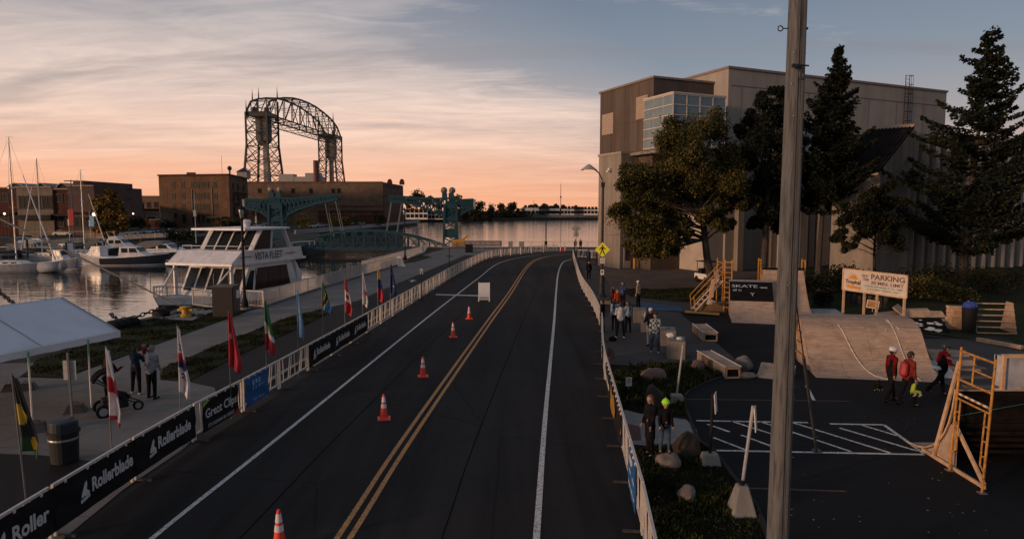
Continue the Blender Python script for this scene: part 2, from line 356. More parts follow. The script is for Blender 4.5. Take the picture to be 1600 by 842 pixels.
# ================================================================ WATER AND LAND
WL = -1.8
def water():
    m = bpy.data.materials.new('water'); m.use_nodes = True; nt = m.node_tree; b = nt.nodes['Principled BSDF']; MT['water'] = m
    b.inputs['Base Color'].default_value = (.012, .016, .018, 1); b.inputs['Roughness'].default_value = .06; b.inputs['IOR'].default_value = 3.6
    b.inputs['Specular IOR Level'].default_value = .6
    tc = nd(nt, 'ShaderNodeTexCoord'); mp = nd(nt, 'ShaderNodeMapping'); mp.inputs['Scale'].default_value = (.45, 1.1, 1); nt.links.new(tc.outputs['Object'], mp.inputs[0])
    n = nd(nt, 'ShaderNodeTexNoise', i_Scale=1.1, i_Detail=4, i_Roughness=.5, i_Distortion=.6); nt.links.new(mp.outputs[0], n.inputs[0])
    n2 = nd(nt, 'ShaderNodeTexNoise', i_Scale=.25, i_Detail=3, i_Roughness=.5); nt.links.new(mp.outputs[0], n2.inputs[0])
    sp_ = nd(nt, 'ShaderNodeSeparateXYZ'); nt.links.new(tc.outputs['Object'], sp_.inputs[0]); wr = nd(nt, 'ShaderNodeMapRange'); wr.inputs[1].default_value = 100; wr.inputs[2].default_value = 260; wr.inputs[3].default_value = .05; wr.inputs[4].default_value = .11; nt.links.new(sp_.outputs[1], wr.inputs[0]); nt.links.new(wr.outputs[0], b.inputs['Roughness'])
    hgt = mth(nt, 'ADD', n.outputs[0], mth(nt, 'MULTIPLY', n2.outputs[0], 1.6))
    bp = nd(nt, 'ShaderNodeBump'); bp.inputs['Distance'].default_value = .020; bp.inputs['Strength'].default_value = 1; nt.links.new(hgt, bp.inputs['Height']); nt.links.new(bp.outputs[0], b.inputs['Normal'])
    return m
water()
w = MB(); w.add([(-6000, -500, WL), (6000, -500, WL), (6000, 8000, WL), (-6000, 8000, WL)], [(0, 1, 2, 3)]); struct('water', w, MT['water'])
quay_line = [(-120, 8), (-60, 15), (-38, 20)] + [tuple(v[:2]) for v in GL([(-60, 556), (0, 541), (170, 513), (262, 493), (300, 479), (412, 480), (481, 457), (560, 433), (621, 414), (640, 404), (662, 396), (668, 386), (720, 386.5), (935, 387)])]
near = quay_line + [(60, 125), (700, 170), (700, -60), (-120, -60)]
g = MB(); g.prism(near, -3, 0); struct('ground', g, MT['asphalt_old'])
# quay cap
cap = MB()
for a, b in zip(quay_line[:-1], quay_line[1:]):
    a = Vector((*a, 0)); b = Vector((*b, 0)); cap.bar(a + Vector((0, 0, .03)), b + Vector((0, 0, .03)), .5, .16)
o = struct('quay_edge', cap, MT['quay'])
far = [(-1500, 40), (-92, 84), (-79, 104), (-83, 150), (-74, 172), (-56, 165), (-50, 112), (-37, 110), (-38, 135), (-57, 196), (-53, 372), (-68, 400), (-75, 470), (-28, 480), (-30, 520), (0, 545), (69, 575), (300, 640), (1500, 700), (3500, 3200), (-3500, 3200), (-3500, 40)]
g = MB(); g.prism(far, -3, 0); struct('far_ground', g, MT['farland'])
def sheet(name, px, z, m, kind='structure', world=False):
    pts = px if world else GL(px)
    s = MB(); s.add([(p[0], p[1], z) for p in pts], [tuple(range(len(pts)))])
    # face up
    a = sum(pts[i][0] * pts[(i + 1) % len(pts)][1] - pts[(i + 1) % len(pts)][0] * pts[i][1] for i in range(len(pts)))
    if a < 0: s.f = [tuple(reversed(s.f[0]))]
    return struct(name, s, MT[m] if isinstance(m, str) else m)
def smooth_line(px, step=1.0):
    """Catmull-Rom through measured road points, resampled in metres"""
    p = [G(*q) if not isinstance(q, Vector) else q for q in px]
    p = [p[0] * 2 - p[1]] + p + [p[-1] * 2 - p[-2]]; out = []
    for i in range(1, len(p) - 2):
        n = max(2, int((p[i + 1] - p[i]).length / step))
        for k in range(n):
            t = k / n; a, b, c, d = p[i - 1:i + 3]
            out.append(.5 * ((2 * b) + (c - a) * t + (2 * a - 5 * b + 4 * c - d) * t * t + (3 * b - a - 3 * c + d) * t ** 3))
    out.append(p[-2]); return out
def offset(line, d):
    out = []
    for i, p in enumerate(line):
        a = line[max(0, i - 1)]; b = line[min(len(line) - 1, i + 1)]; t = (b - a); t.z = 0; t.normalize()
        out.append(p + Vector((t.y, -t.x, 0)) * d)
    return out
def ribbon(name, line, d0, d1, z, m, h=0):
    A = offset(line, d0); B = offset(line, d1); s = MB(); n = len(line)
    vs = [(*a[:2], z) for a in A] + [(*b[:2], z) for b in B]
    s.add(vs, [(i, n + i, n + i + 1, i + 1) for i in range(n - 1)])
    if h:
        vs = [(*a[:2], z - h) for a in A] + [(*b[:2], z - h) for b in B]
        k = len(s.v); s.add(vs, []); 
        s.f += [(i, i + 1, k + i + 1, k + i) for i in range(n - 1)] + [(n + i, k + n + i, k + n + i + 1, n + i + 1) for i in range(n - 1)]; s.m += [0] * (2 * n - 2)
    return struct(name, s, m if not isinstance(m, str) else MT[m])
# measured lines
BL = [Vector((-9.15, 2, 0)), Vector((-9.1, 10, 0))] + GL([(192, 766), (289, 700), (367, 653), (424, 617), (471, 587), (510, 562), (541, 542), (570, 523), (600, 504), (644, 475), (676, 454), (712, 431), (757, 407), (783, 401.5), (835, 396), (890, 393)])
BRR = [Vector((2.1, 8, 0))] + GL([(1002, 830), (990, 784), (979, 735), (957, 644), (943, 583), (941, 545), (940, 520), (926, 482), (908, 450), (899, 420), (895, 402)])
WLn = [Vector((-7.2, 2, 0)), Vector((-7.22, 9, 0))] + GL([(237, 842), (450, 672), (662, 501), (712, 462), (746, 436), (783, 410), (835, 399), (885, 395.5)])
YLn = GL([(535, 844), (650, 666), (764.6, 502), (797, 457.6), (822, 419), (838, 406), (861, 400), (893, 397)]); YLn = [YLn[0] * 1 - (YLn[1] - YLn[0]).normalized() * 11] + YLn
RLn = GL([(838, 842), (853, 640), (866, 500), (869.5, 450), (873, 424), (880, 410), (893, 405)]); RLn = [RLn[0] - (RLn[1] - RLn[0]).normalized() * 11] + RLn
bl = smooth_line(BL, 1); br = smooth_line(BRR, 1)
roadpts = [(*p[:2], 0) for p in offset(bl, .25)] + [tuple(G(900, 391)), tuple(G(935, 396)), tuple(G(930, 404))] + [(*p[:2], 0) for p in offset(br, .1)[::-1]] + [(2.2, -20, 0), (-9, -20, 0)]
sheet('road', roadpts, .012, 'asphalt', world=True)
ribbon('lane_line', smooth_line(WLn), -.06, .06, .017, LINE)
yl = smooth_line(YLn); s = ribbon('lane_line', yl, -.19, -.07, .017, YLINE); s = ribbon('lane_line', yl, .07, .19, .017, YLINE)
ribbon('lane_line', smooth_line(RLn), -.07, .07, .017, LINE)
sheet('lane_line', [(681, 459.8), (681, 461.2), (750, 463.2), (750, 461.6)], .021, LINE)
# paving seam strips along the carriageway (repair seams)
SEAM = mat('seam_tar', (.007, .007, .007), .95, .2, 5, spec=.02)
mid = offset(yl, -2.05); ribbon('road_seam', mid, -.015, .015, .0165, SEAM)
ribbon('road_seam', offset(yl, 1.95), -.012, .012, .0165, SEAM)
# left verge: kerb, grass strip, kerb, trail, lawn, promenade
kl = offset(bl, -.05)
ribbon('kerb', [p for p in kl if p.y > 27], -.1, .02, .06, 'conc', h=.1)
ribbon('grass', [p for p in kl if p.y > 27], -.10, -.75, .05, 'lawn')['kind'] = 'structure'
ribbon('kerb', [p for p in kl if p.y > 22], -.75, -.93, .07, 'conc', h=.1)
sheet('promenade', [(-160, 900), (-160, 640), (-60, 570), (60, 567), (30, 590), (100, 592), (228, 545), (360, 497), (382, 488), (412, 481), (481, 455), (560, 432), (600, 421), (626, 415), (645, 405), (662, 398), (700, 388), (720, 388), (745, 399), (730, 397.5), (600, 452), (560, 470), (514, 481), (456, 494), (360, 531), (294, 559), (251, 577), (251, 594), (293, 597), (340, 606), (345, 640), (289, 700), (192, 766), (100, 842), (80, 900)], .02, 'concrete')
sheet('trail', [(308, 592), (380, 556), (453, 522), (506, 497), (600, 455), (658, 428), (700, 411), (735, 399), (757, 402), (735, 413), (700, 432), (660, 455), (600, 493), (545, 528), (480, 565), (424, 600), (345, 640), (335, 606), (293, 597)], .026, 'trail')
sheet('promenade', [(690, 387.5), (720, 388), (932, 388.5), (932, 392), (870, 392), (835, 393.5), (783, 398), (757, 403), (735, 399.5), (715, 398)], .022, 'concrete')
sheet('lawn', [(251, 594), (251, 577), (294, 559), (360, 531), (456, 494), (514, 481.5), (518, 488), (453, 519), (380, 552), (308, 589), (293, 596)], .032, 'lawn')
sheet('lawn', [(36, 588), (95, 590), (228, 545), (360, 497), (396, 484), (330, 481), (272, 491), (175, 514), (172, 530), (60, 560)], .032, 'lawn')
sheet('lawn', [(628, 412), (655, 398), (676, 402), (648, 410)], .032, 'lawn')
sheet('pad', [(240, 499), (300, 483), (340, 485), (300, 502)], .06, 'conc')
# black sheet on the ground in the near left corner
sheet('dark_ground_sheet', [(-160, 705), (60, 712), (150, 722), (100, 760), (0, 820), (-100, 900), (-200, 900)], .03, BLACK)
# trail arrow
ar = MB(); c = G(645, 439.5); ar.add([c + Vector(v) for v in ((-.35, -.9, .034), (-.12, -.9, .034), (-.12, .2, .034), (-.5, .2, .034), (-.1, 1.1, .034), (.35, .2, .034), (.1, .2, .034), (.1, -.9, .034))], [(0, 1, 2, 6, 7), (3, 4, 5)]); struct('trail_marking', ar, LINE)
# right side ground
sheet('gravel', [(932, 414), (940, 425), (948, 440), (960, 452), (1110, 452), (1150, 448), (1240, 440), (1240, 424), (1100, 424), (1000, 410)], .02, 'gravel')
sheet('lawn', [(972, 453), (1110, 450), (1125, 465), (1108, 474), (1050, 470), (985, 463), (975, 459)], .028, 'lawn')
sheet('sidewalk', [(905, 408), (930, 408), (945, 440), (985, 464), (1050, 471), (1108, 475), (1135, 478), (1135, 490), (1065, 487), (1000, 478), (935, 470), (918, 445)], .024, 'worn')
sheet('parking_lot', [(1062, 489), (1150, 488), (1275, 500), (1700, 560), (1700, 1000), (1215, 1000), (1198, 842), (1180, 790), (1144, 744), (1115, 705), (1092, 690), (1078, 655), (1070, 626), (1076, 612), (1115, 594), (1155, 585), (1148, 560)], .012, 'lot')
sheet('sidewalk', [(943, 500), (960, 478), (1000, 480), (1062, 489), (1148, 560), (1150, 575), (1100, 572), (1020, 566), (955, 585), (944, 560)], .016, 'worn')
sheet('blue_paint', [(999, 472), (1064, 480), (1068, 487.5), (1000, 483)], .03, mat('blue_paint', (.014, .065, .14), .9, .5, 2, col2=(.012, .03, .05)))
sheet('kerb', [(1070, 487), (1124, 491), (1124, 495), (1070, 491)], .10, mat('kerb_yellow', (.38, .20, .04), .8, .25, 3))
sheet('kerb', [(938, 470), (966, 473), (968, 479), (940, 476)], .06, mat('kerb_orange', (.42, .20, .09), .8, .2, 3))
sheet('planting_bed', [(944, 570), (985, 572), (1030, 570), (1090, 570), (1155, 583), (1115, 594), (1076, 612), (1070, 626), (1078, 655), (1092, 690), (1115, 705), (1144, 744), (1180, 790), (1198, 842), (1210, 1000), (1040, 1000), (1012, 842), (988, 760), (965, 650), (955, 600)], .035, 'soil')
sheet('footpath', [(976, 642), (1000, 648), (1072, 657), (1088, 672), (1093, 692), (1030, 700), (985, 696), (972, 660)], .045, 'conc')
sheet('paver', [(981, 664), (1000, 668), (1002, 690), (986, 690)], .05, mat('brick_paver', (.12, .05, .04), .85, .2, 9))
sheet('sidewalk', [(1430, 530), (1500, 530), (1760, 580), (1760, 640), (1600, 640), (1560, 628), (1490, 605), (1450, 590)], .018, 'worn')
# kerb round the bed
kb = smooth_line([(1155, 583), (1115, 594), (1076, 612), (1069, 630), (1078, 655), (1092, 690), (1115, 705), (1144, 744), (1180, 790), (1198, 842), (1208, 900)], .6)
ribbon('kerb', kb, -.05, .05, .07, 'asphalt_old', h=.07)
# parking markings
def pline(px, w=.10, m=LINE):
    l = GL(px); s = MB()
    for a, b in zip(l[:-1], l[1:]): s.bar(a + Vector((0, 0, .016)), b + Vector((0, 0, .016)), w, .004)
    return struct('parking_line', s, m)
pline([(1088, 657.5), (1262, 660.5)]); pline([(1297, 662.5), (1381, 664), (1444, 709)]); pline([(1114, 704), (1444, 710.5)])
for q in ([(1142, 658), (1205, 678), ], [(1188, 659), (1252, 680), (1330, 706)], [(1240, 661), (1395, 709)], [(1312, 669), (1434, 705)], [(1345, 664), (1402, 681)], [(1105, 663), (1140, 675)], [(1115, 684), (1167, 704)], [(1158, 680), (1215, 701)]): pline(q, .08)
OL = mat('old_orange_line', (.085, .042, .022), .85, .25, 9)
pline([(1060, 624), (1327, 627)], .08, OL); pline([(1165, 763), (1322, 768)], .08, OL); pline([(1260, 603), (1272, 626)], .1, LINE)
# raised planting berm on the right
def berm_fn(i, j):
    a = Vector((24.5, 62.5, 0)); bq = Vector((62, 58, 0)); 
    base = a.lerp(bq, i); back = base + Vector((3.5 + 4 * i, 8 + 4.0 * i, 0)); p = base.lerp(back, j)
    edge = min(1, 5 * i) * min(1, 2.5 * j)
    return (p.x, p.y, .02 + 1.2 * edge * (.8 + .2 * math.sin(9 * i)) + .1 * math.sin(31 * i + 7 * j))
bm_ = MB(); bm_.grid(berm_fn, 40, 12); 
def berm2(i, j):
    a = G(1262, 500); bq = G(1760, 560); base = a.lerp(bq, i); q0 = Vector(berm_fn(i, 0)); q0.z = 0
    p = base.lerp(q0, j); return (p.x, p.y, .02 + .35 * math.sin(j * 3.14 / 2) * min(1, 6 * i) + .05 * math.sin(17 * i))
bm_.grid(berm2, 40, 8); struct('berm', bm_, MT['lawn'], smooth=True)
# ================================================================ CONCERT HALL ON THE RIGHT (rotated grid)
O0 = Vector((20.2, 70, 0)); TH = math.atan2(.41, .91); U = Vector((math.cos(TH), math.sin(TH), 0)); V = Vector((-U.y, U.x, 0))
def AB(a, b, z=0): return O0 + U * a + V * b + Vector((0, 0, z))
def abbox(mb, a0, a1, b0, b1, z0, z1, m=0):
    c = AB((a0 + a1) / 2, (b0 + b1) / 2, (z0 + z1) / 2); return mb.box(c, (a1 - a0, b1 - b0, z1 - z0), TH, m)
hall = thing('concert_hall', 'large windowless concrete hall with glass corner and ribbed walls at right', 'building', AB(0, 0))
def hp(name, mb, m, parent=None): return obj(name, mb, MT[m] if isinstance(m, str) else m, hall if parent is None else parent, world=parent is None)
def hsub(name, mb, m, parent):
    inv = Matrix.Translation(-hall.location); mb.v = [tuple(inv @ Vector(v)) for v in mb.v]
    return obj(name, mb, MT[m] if isinstance(m, str) else m, parent)
b = MB(); abbox(b, -3.9, 4.2, 3.95, 14.6, 0, 20.4); blk = hp('dark_block', b, 'panel_dark')
b = MB(); abbox(b, -4.05, 4.2, 3.8, 14.75, 20.4, 20.62); hsub('roof_edge', b, mat('coping', (.20, .15, .12), .6, .15, 3), blk)
for a, (zb, b0_, b1_) in enumerate(((16.4, 4.9, 7.0), (15.4, 11.6, 14.0))):
    b = MB(); abbox(b, -3.98, -3.88, b0_, b1_, zb, zb + 2.4); lv = hsub('louvre', b, mat('louvre', (.42, .31, .23), .7, .1, 3), blk)
    s = MB()
    for k in range(11): s.bar(AB(-4.0, b0_, zb + .15 + k * .21), AB(-4.0, b1_, zb + .15 + k * .21), .07, .08)
    hsub('louvre_blade', s, 'precast', lv)
s = MB()
for zz in (5, 9, 12.6, 16.2): s.bar(AB(-3.905, 3.95, zz), AB(-3.905, 14.6, zz), .03, .05)
for bb in (6.6, 9.3, 12): s.bar(AB(-3.905, bb, 0), AB(-3.905, bb, 20.3), .03, .05, up=(1, 0, 0))
hsub('panel_joint', s, mat('joint', (.075, .055, .045), .9, .1, 3), blk)
b = MB(); abbox(b, 4.2, 40.6, 1.7, 26, 0, 21.65); b2 = hp('upper_block', b, 'precast')
b = MB(); abbox(b, 4.05, 40.7, 1.55, 26.1, 21.65, 21.9); hsub('roof_edge', b, MT['coping'], b2)
s = MB(); s.bar(AB(4.6, 1.69, 19.9), AB(40.6, 1.69, 19.9), .04, .10)
for a in range(6, 40, 5): s.bar(AB(a, 1.69, 12), AB(a, 1.69, 19.9), .03, .03, up=(0, 1, 0))
hsub('panel_joint', s, mat('joint2', (.13, .105, .09), .9, .1, 3), b2)
# glass stair box
b = MB(); abbox(b, -5.1, 1.5, -.97, 3.94, 12.75, 18.0); gb = hp('glass_box', b, mat('curtain_glass', (.10, .15, .17), .14, .15, 1.2, spec=.9))
b = MB()
for k in range(6):
    z = 12.8 + k * 1.0
    b.bar(AB(-5.13, -1.0, z + .1), AB(-5.13, 3.94, z + .1), .07, .09); b.bar(AB(-5.13, -1.0, z + .1), AB(1.53, -1.0, z + .1), .07, .09)
for k in range(4): b.bar(AB(-5.12, -.97 + k * 1.6, 12.75), AB(-5.12, -.97 + k * 1.6, 18), .06, .06, up=(0, 1, 0))
for k in range(5): b.bar(AB(-5.1 + k * 1.65, -.99, 12.75), AB(-5.1 + k * 1.65, -.99, 18), .06, .06, up=(0, 1, 0))
b.bar(AB(-5.13, -1.0, 18.05), AB(-5.13, 3.94, 18.05), .14, .16); b.bar(AB(-5.13, -1.0, 18.05), AB(1.53, -1.0, 18.05), .14, .16)
hsub('mullion', b, mat('mullion', (.50, .44, .40), .5, .1, 4), gb)
# lower stone wing, niche, bright side wall
b = MB(); abbox(b, -6.1, -.0, 6.6, 11.2, 0, 12.6); abbox(b, -5.0, 4.2, -.2, 6.6, 12.4, 12.7); st = hp('stone_wing', b, 'stucco')
b = MB(); abbox(b, -6.2, 0, 6.5, 11.3, 12.6, 12.85); hsub('roof_edge', b, 'precast', st)
b = MB(); abbox(b, -5.6, -4.7, 6.54, 6.6, .05, 2.6); dr = hsub('door', b, mat('door_cream', (.42, .38, .34), .5, .1, 4), st)
b = MB(); abbox(b, -5.45, -4.85, 6.49, 6.55, .9, 2.3); hsub('door_pane', b, GLASS, dr)
b = MB(); abbox(b, -3.6, -.3, 6.5, 6.6, .05, 3.0); hsub('loading_door', b, mat('roller_door', (.06, .05, .045), .6, .1, 4), st)
b = MB(); b.box(AB(-6.3, 8.6, 11.0), (.3, .3, .3), TH); b.box(AB(-6.45, 8.6, 10.8), (.35, .3, .2), TH); hsub('floodlight', b, WHITE, st)
b = MB(); abbox(b, 0, 4.3, 0, 6.6, 0, 12.7); hp('side_wall', b, mat('lit_side_wall', (.36, .31, .265), .9, .12, .8, bump=.01))  # light on this left-facing wall is put into a paler base colour
# ribbed wall left part : recessed panels with projecting fins at the measured columns
RT = 13.0
b = MB(); abbox(b, 4.3, 18.6, .6, 1.6, 0, RT); abbox(b, .02, 4.3, -.02, 0, 0, RT); rib = hp('ribbed_wall', b, 'precast')
def a_of_px(px, bb=0.0):
    k = (px - 800) / F; p0 = AB(0, bb); return (k * p0.y - p0.x) / (U.x - k * U.y)
for i, (x0, x1, dp) in enumerate([(1133, 1153, .9), (1153, 1162, 1.5), (1162, 1203, .5), (1205, 1218, 1.2), (1219, 1224, 1.6), (1250, 1262, 1.3), (1264, 1273, .9), (1281, 1296, 1.5)]):
    a0 = a_of_px(x0, -dp + .6); a1 = max(a0 + .45, a_of_px(x1, -dp + .6))
    f = MB(); abbox(f, a0, a1, .6 - dp, .6, 0, RT); hsub('rib', f, 'stucco' if i % 2 else 'precast', rib)
# shed-roofed entrance wing
eL, eR = P(1302, 271, 58), P(1375, 269, 56); rL, rR = P(1357, 205, 63.4), P(1429, 200, 61)
zE = (eL.z + eR.z) / 2; zR = (rL.z + rR.z) / 2
for p_, z_ in ((eL, zE), (eR, zE), (rL, zR), (rR, zR)): p_.z = z_
g0 = [Vector((p_.x, p_.y, 0)) for p_ in (eL, eR, rR, rL)]
sh = MB(); vs = g0 + [eL, eR, rR, rL]; sh.add(vs, [(0, 1, 5, 4), (1, 2, 6, 5), (2, 3, 7, 6), (3, 0, 4, 7), (4, 5, 6, 7)])
wing = hp('entrance_wing', sh, 'stucco')
rf = MB(); up = Vector((0, 0, .18)); ov = (eL - rL).normalized() * .35
q = [eL + up + ov, eR + up + ov, rR + up, rL + up]; rf.extr(q, (0, 0, -.14))
for k in range(13):
    t = k / 12; rf.bar((eL + ov).lerp(eR + ov, t) + Vector((0, 0, .22)), rL.lerp(rR, t) + Vector((0, 0, .22)), .06, .10)
rf = hsub('sloping_roof', rf, mat('dark_roof', (.014, .012, .012), .95, .2, 2, spec=.1), wing)
for q0, q1, w_ in ((rL + Vector((0, 0, .16)), rR + Vector((0, 0, .16)), .38), (eL + ov, eR + ov, .2)): f = MB(); f.bar(q0, q1, w_, w_); hsub('roof_trim', f, mat('trim_warm', (.48, .36, .27), .7, .1, 3), wing)
# ribbed wall right part
f = MB(); P0 = Vector((rR.x, rR.y, 0))
f.box(P0 + U * 13 + V * 1.2 + Vector((0, 0, 6.75)), (27, 1, 13.5), TH); rw = hp('ribbed_wall', f, 'precast')
for k in range(17):
    a = .3 + k * 1.55; r_ = MB(); n = 6
    pr = [(-.45, .7), (-.40, .15), (-.22, -.12), (0, -.22), (.22, -.12), (.40, .15), (.45, .7)]
    pts = [P0 + U * (a + x) + V * y for x, y in pr]; r_.prism([(p.x, p.y) for p in pts], 0, 13.6 - .15 * (k % 3)); hsub('rib', r_, 'precast', rw)
# wall ladder with cage, electrical box
b = MB(); c = AB(19.6, 1.3); lx = P(1413, 160, (AB(a_of_px(1413, 1.5), 1.5)).y); c = Vector((lx.x, lx.y, 0)) - V * .3
for s_ in (-.35, .35): b.bar(c + U * s_ + Vector((0, 0, 13.5)), c + U * s_ + Vector((0, 0, 23.2)), .06, .06, up=(0, 1, 0))
for k in range(22): b.bar(c + U * -.35 + Vector((0, 0, 13.7 + k * .43)), c + U * .35 + Vector((0, 0, 13.7 + k * .43)), .04, .04)
for k in range(9):
    z = Vector((0, 0, 14.3 + k * 1.1)); b.tube([c + U * -.38 + z, c + U * -.38 - V * .5 + z, c + U * .38 - V * .5 + z, c + U * .38 + z], .03, 4)
for s_ in (-.38, 0, .38): b.bar(c + U * s_ - V * .5 + Vector((0, 0, 14.3)), c + U * s_ - V * .5 + Vector((0, 0, 23.1)), .03, .03, up=(0, 1, 0))
hsub('roof_ladder', b, DARKM, b2)
b = MB(); p_ = G(1305, 424); b.box((p_.x, p_.y, 1.1), (.7, .4, 1.0)); b.bar((p_.x, p_.y, 0), (p_.x, p_.y, 2.6), .08, .08, up=(0, 1, 0)); mb_ = obj('meter_box', b, mat('box_grey', (.35, .33, .30), .7)); tag(mb_, 'small grey electrical box on post at the corner of the entrance wing', 'electrical box')
# yellow height bar in front of the niche
t = thing('bumper_rail', 'thick yellow steel rail in front of the dark loading niche', 'barrier', G(1014, 419))
b = MB(); L_, R_ = G(991, 420), G(1037, 420); b.tube([L_, L_ + Vector((0, 0, 1.15)), R_ + Vector((0, 0, 1.15)), R_], .13, 8); obj('rail', b, mat('safety_yellow', (.62, .26, .02), .5, .1, 4), t, world=True)
for p_ in (L_, R_):
    b = MB(); b.cyl(p_, p_ + Vector((0, 0, .06)), .2, n=10); obj('foot', b, MT['conc'], t, world=True)
b = MB(); c_ = G(1015, 418); 
for k in range(9): b.bar(Vector((L_.x + .3 + k * .36, L_.y + 1, .1)), Vector((L_.x + .3 + k * .36, L_.y + 1, 2.4)), .04, .04, up=(0, 1, 0))
for z in (.1, 1.2, 2.4): b.bar((L_.x + .3, L_.y + 1, z), (L_.x + 3.2, L_.y + 1, z), .05, .05)
tag(obj('mesh_gate', b, DARKM), 'dark steel bar gate behind the yellow rail', 'gate')

# ================================================================ FAR SIDE BUILDINGS
BRK = brickmat('brick_brown', (.115, .064, .040), (.145, .084, .052), (.12, .08, .055), bw=.8, rh=.3)
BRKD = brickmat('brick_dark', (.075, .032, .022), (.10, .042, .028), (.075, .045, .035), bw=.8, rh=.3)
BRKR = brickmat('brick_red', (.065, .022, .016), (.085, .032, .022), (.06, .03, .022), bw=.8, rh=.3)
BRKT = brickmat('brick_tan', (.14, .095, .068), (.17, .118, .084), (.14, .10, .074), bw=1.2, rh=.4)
def facade_windows(parent, A, D, n, cols, rows, w, h, m=mat('dim_glass', (.008, .008, .009), .5, spec=.15), fr=None, depth=.12):
    """windows on a facade: A origin, D unit direction along it, n outward normal; each window frame > pane"""
    A = Vector(A); D = Vector(D); n = Vector(n); inv = Matrix.Translation(-parent.location)
    for x in cols:
        for z in rows:
            c = A + D * x + Vector((0, 0, z)); fm = MB()
            for dx, dz, ww, hh in ((0, h / 2, w + .3, .25), (0, -h / 2, w + .4, .3), (-w / 2, 0, .18, h), (w / 2, 0, .18, h)):
                cc = c + D * dx + Vector((0, 0, dz)); fm.bar(cc - D * ww / 2, cc + D * ww / 2, .25, hh)
            fm.bar(c - Vector((0, 0, h / 2)), c + Vector((0, 0, h / 2)), .1, .22, up=n)
            fm.v = [tuple(inv @ Vector(v)) for v in fm.v]; wo = obj('window', fm, fr or MT['wframe'], parent)
            pm = MB(); pm.bar(c - D * w / 2 + n * .03, c + D * w / 2 + n * .03, .06, h); pm.v = [tuple(inv @ Vector(v)) for v in pm.v]; obj('pane', pm, m, wo)
mat('wframe', (.022, .016, .013), .7, .1, 3)
# four-storey brick warehouse
Yb = 250.0; A = P(251, 350, Yb); Bq = P(360, 350, Yb - 6); C = P(389, 350, Yb + 26)
for p_ in (A, Bq, C): p_.z = 0
bd = thing('brick_warehouse', 'four storey brown brick building with rows of small dark windows across the harbour', 'building', A)
Dd = (Bq - A).normalized(); Nn = Vector((Dd.y, -Dd.x, 0)); 
b = MB(); BK = [A, Bq, C, C + (A - Bq)]; b.prism([(p_.x, p_.y) for p_ in BK], 0, 19.2); obj('wall', b, BRK, bd, world=True)
b = MB(); 
for p0, p1 in ((A, Bq), (Bq, C)): b.bar(p0 + Nn * .25 + Vector((0, 0, 19.3)), p1 + Nn * .25 + Vector((0, 0, 19.3)), .9, .5)
b.box(A + Dd * 14 + Nn * .1 + Vector((0, 0, 19.8)), (3, .8, .8)); obj('cornice', b, BRKD, bd, world=True)
k = (Bq - A).length / 109
facade_windows(bd, A, Dd, Nn, [x * k for x in (23, 38, 54, 61, 68, 75, 88)], (15.6, 11.6, 7.6), 1.2, 2.1)
facade_windows(bd, A, Dd, Nn, [x * k for x in (38, 54, 61, 68, 75)], (3.4,), 1.2, 3.2)
b = MB(); b.bar(A + Dd * 3 * k + Nn * .05 + Vector((0, 0, 4.6)), A + Dd * 27 * k + Nn * .05 + Vector((0, 0, 4.6)), .1, 1.6); obj('painted_sign', b, BLACK, bd, world=True)
b = MB(); b.bar(A + Dd * 8 * k + Nn * .02 + Vector((0, 0, 12)), A + Dd * 13 * k + Nn * .02 + Vector((0, 0, 12)), .05, 6); obj('faded_panel', b, mat('faded', (.09, .05, .035), .9), bd, world=True)
b = MB(); b.bar(A + Dd * 80 * k + Nn * 1.2 + Vector((0, 0, 3.8)), A + Dd * 103 * k + Nn * 1.2 + Vector((0, 0, 3.8)), 2.4, .5); obj('awning', b, mat('awning', (.02, .03, .025), .8), bd, world=True)
b = MB(); b.tube([A + Dd * 83 * k + Nn * .2 + Vector((0, 0, 1)), A + Dd * 83 * k + Nn * .2 + Vector((0, 0, 15))], .12, 5); b.tube([A + Dd * 52 * k + Nn * .2 + Vector((0, 0, 1)), A + Dd * 52 * k + Nn * .2 + Vector((0, 0, 14))], .12, 5); obj('downpipe', b, DARKM, bd, world=True)
D2 = (C - Bq).normalized(); N2 = Vector((D2.y, -D2.x, 0)); L2 = (C - Bq).length
facade_windows(bd, Bq, D2, N2, [L2 * f for f in (.2, .45, .75)], (15.2, 10.8, 6.4), 2.2, 2.4)
b = MB()
for z in (13, 9, 5): b.bar(Bq + D2 * L2 * .15 + N2 * .9 + Vector((0, 0, z)), Bq + D2 * L2 * .9 + N2 * .9 + Vector((0, 0, z)), 1.3, .15); b.bar(Bq + D2 * L2 * .15 + N2 * 1.4 + Vector((0, 0, z + 1)), Bq + D2 * L2 * .9 + N2 * 1.4 + Vector((0, 0, z + 1)), .08, .08)
obj('fire_escape', b, DARKM, bd, world=True)
b = MB(); c = P(381, 275, Yb + 20); b.box((c.x, c.y, 20.3), (4, 4, 2.6)); rh = obj('roof_house', b, mat('tin_grey', (.22, .21, .2), .6), bd, world=True)
b = MB(); lc = Vector((c.x, c.y, 21.6)) - bd.location; b.add([lc + Vector(v) for v in ((-2.3, -2.3, 0), (2.3, -2.3, 0), (2.3, 2.3, 0), (-2.3, 2.3, 0), (0, 0, 1.8))], [(0, 1, 4), (1, 2, 4), (2, 3, 4), (3, 0, 4), (0, 3, 2, 1)]); obj('cap_roof', b, DARKM, rh)
b = MB(); m0 = P(347, 270, Yb); b.cyl((m0.x, m0.y, 19.4), (m0.x, m0.y, 26.5), .07, n=5); obj('aerial', b, DARKM, bd, world=True)
b = MB(); m0 = P(359, 272, Yb); b.cyl((m0.x, m0.y, 19.4), (m0.x, m0.y, 21.6), .35, n=8); b.ball((m0.x, m0.y, 21.9), .9, 8); obj('roof_vent', b, DARKM, bd, world=True)
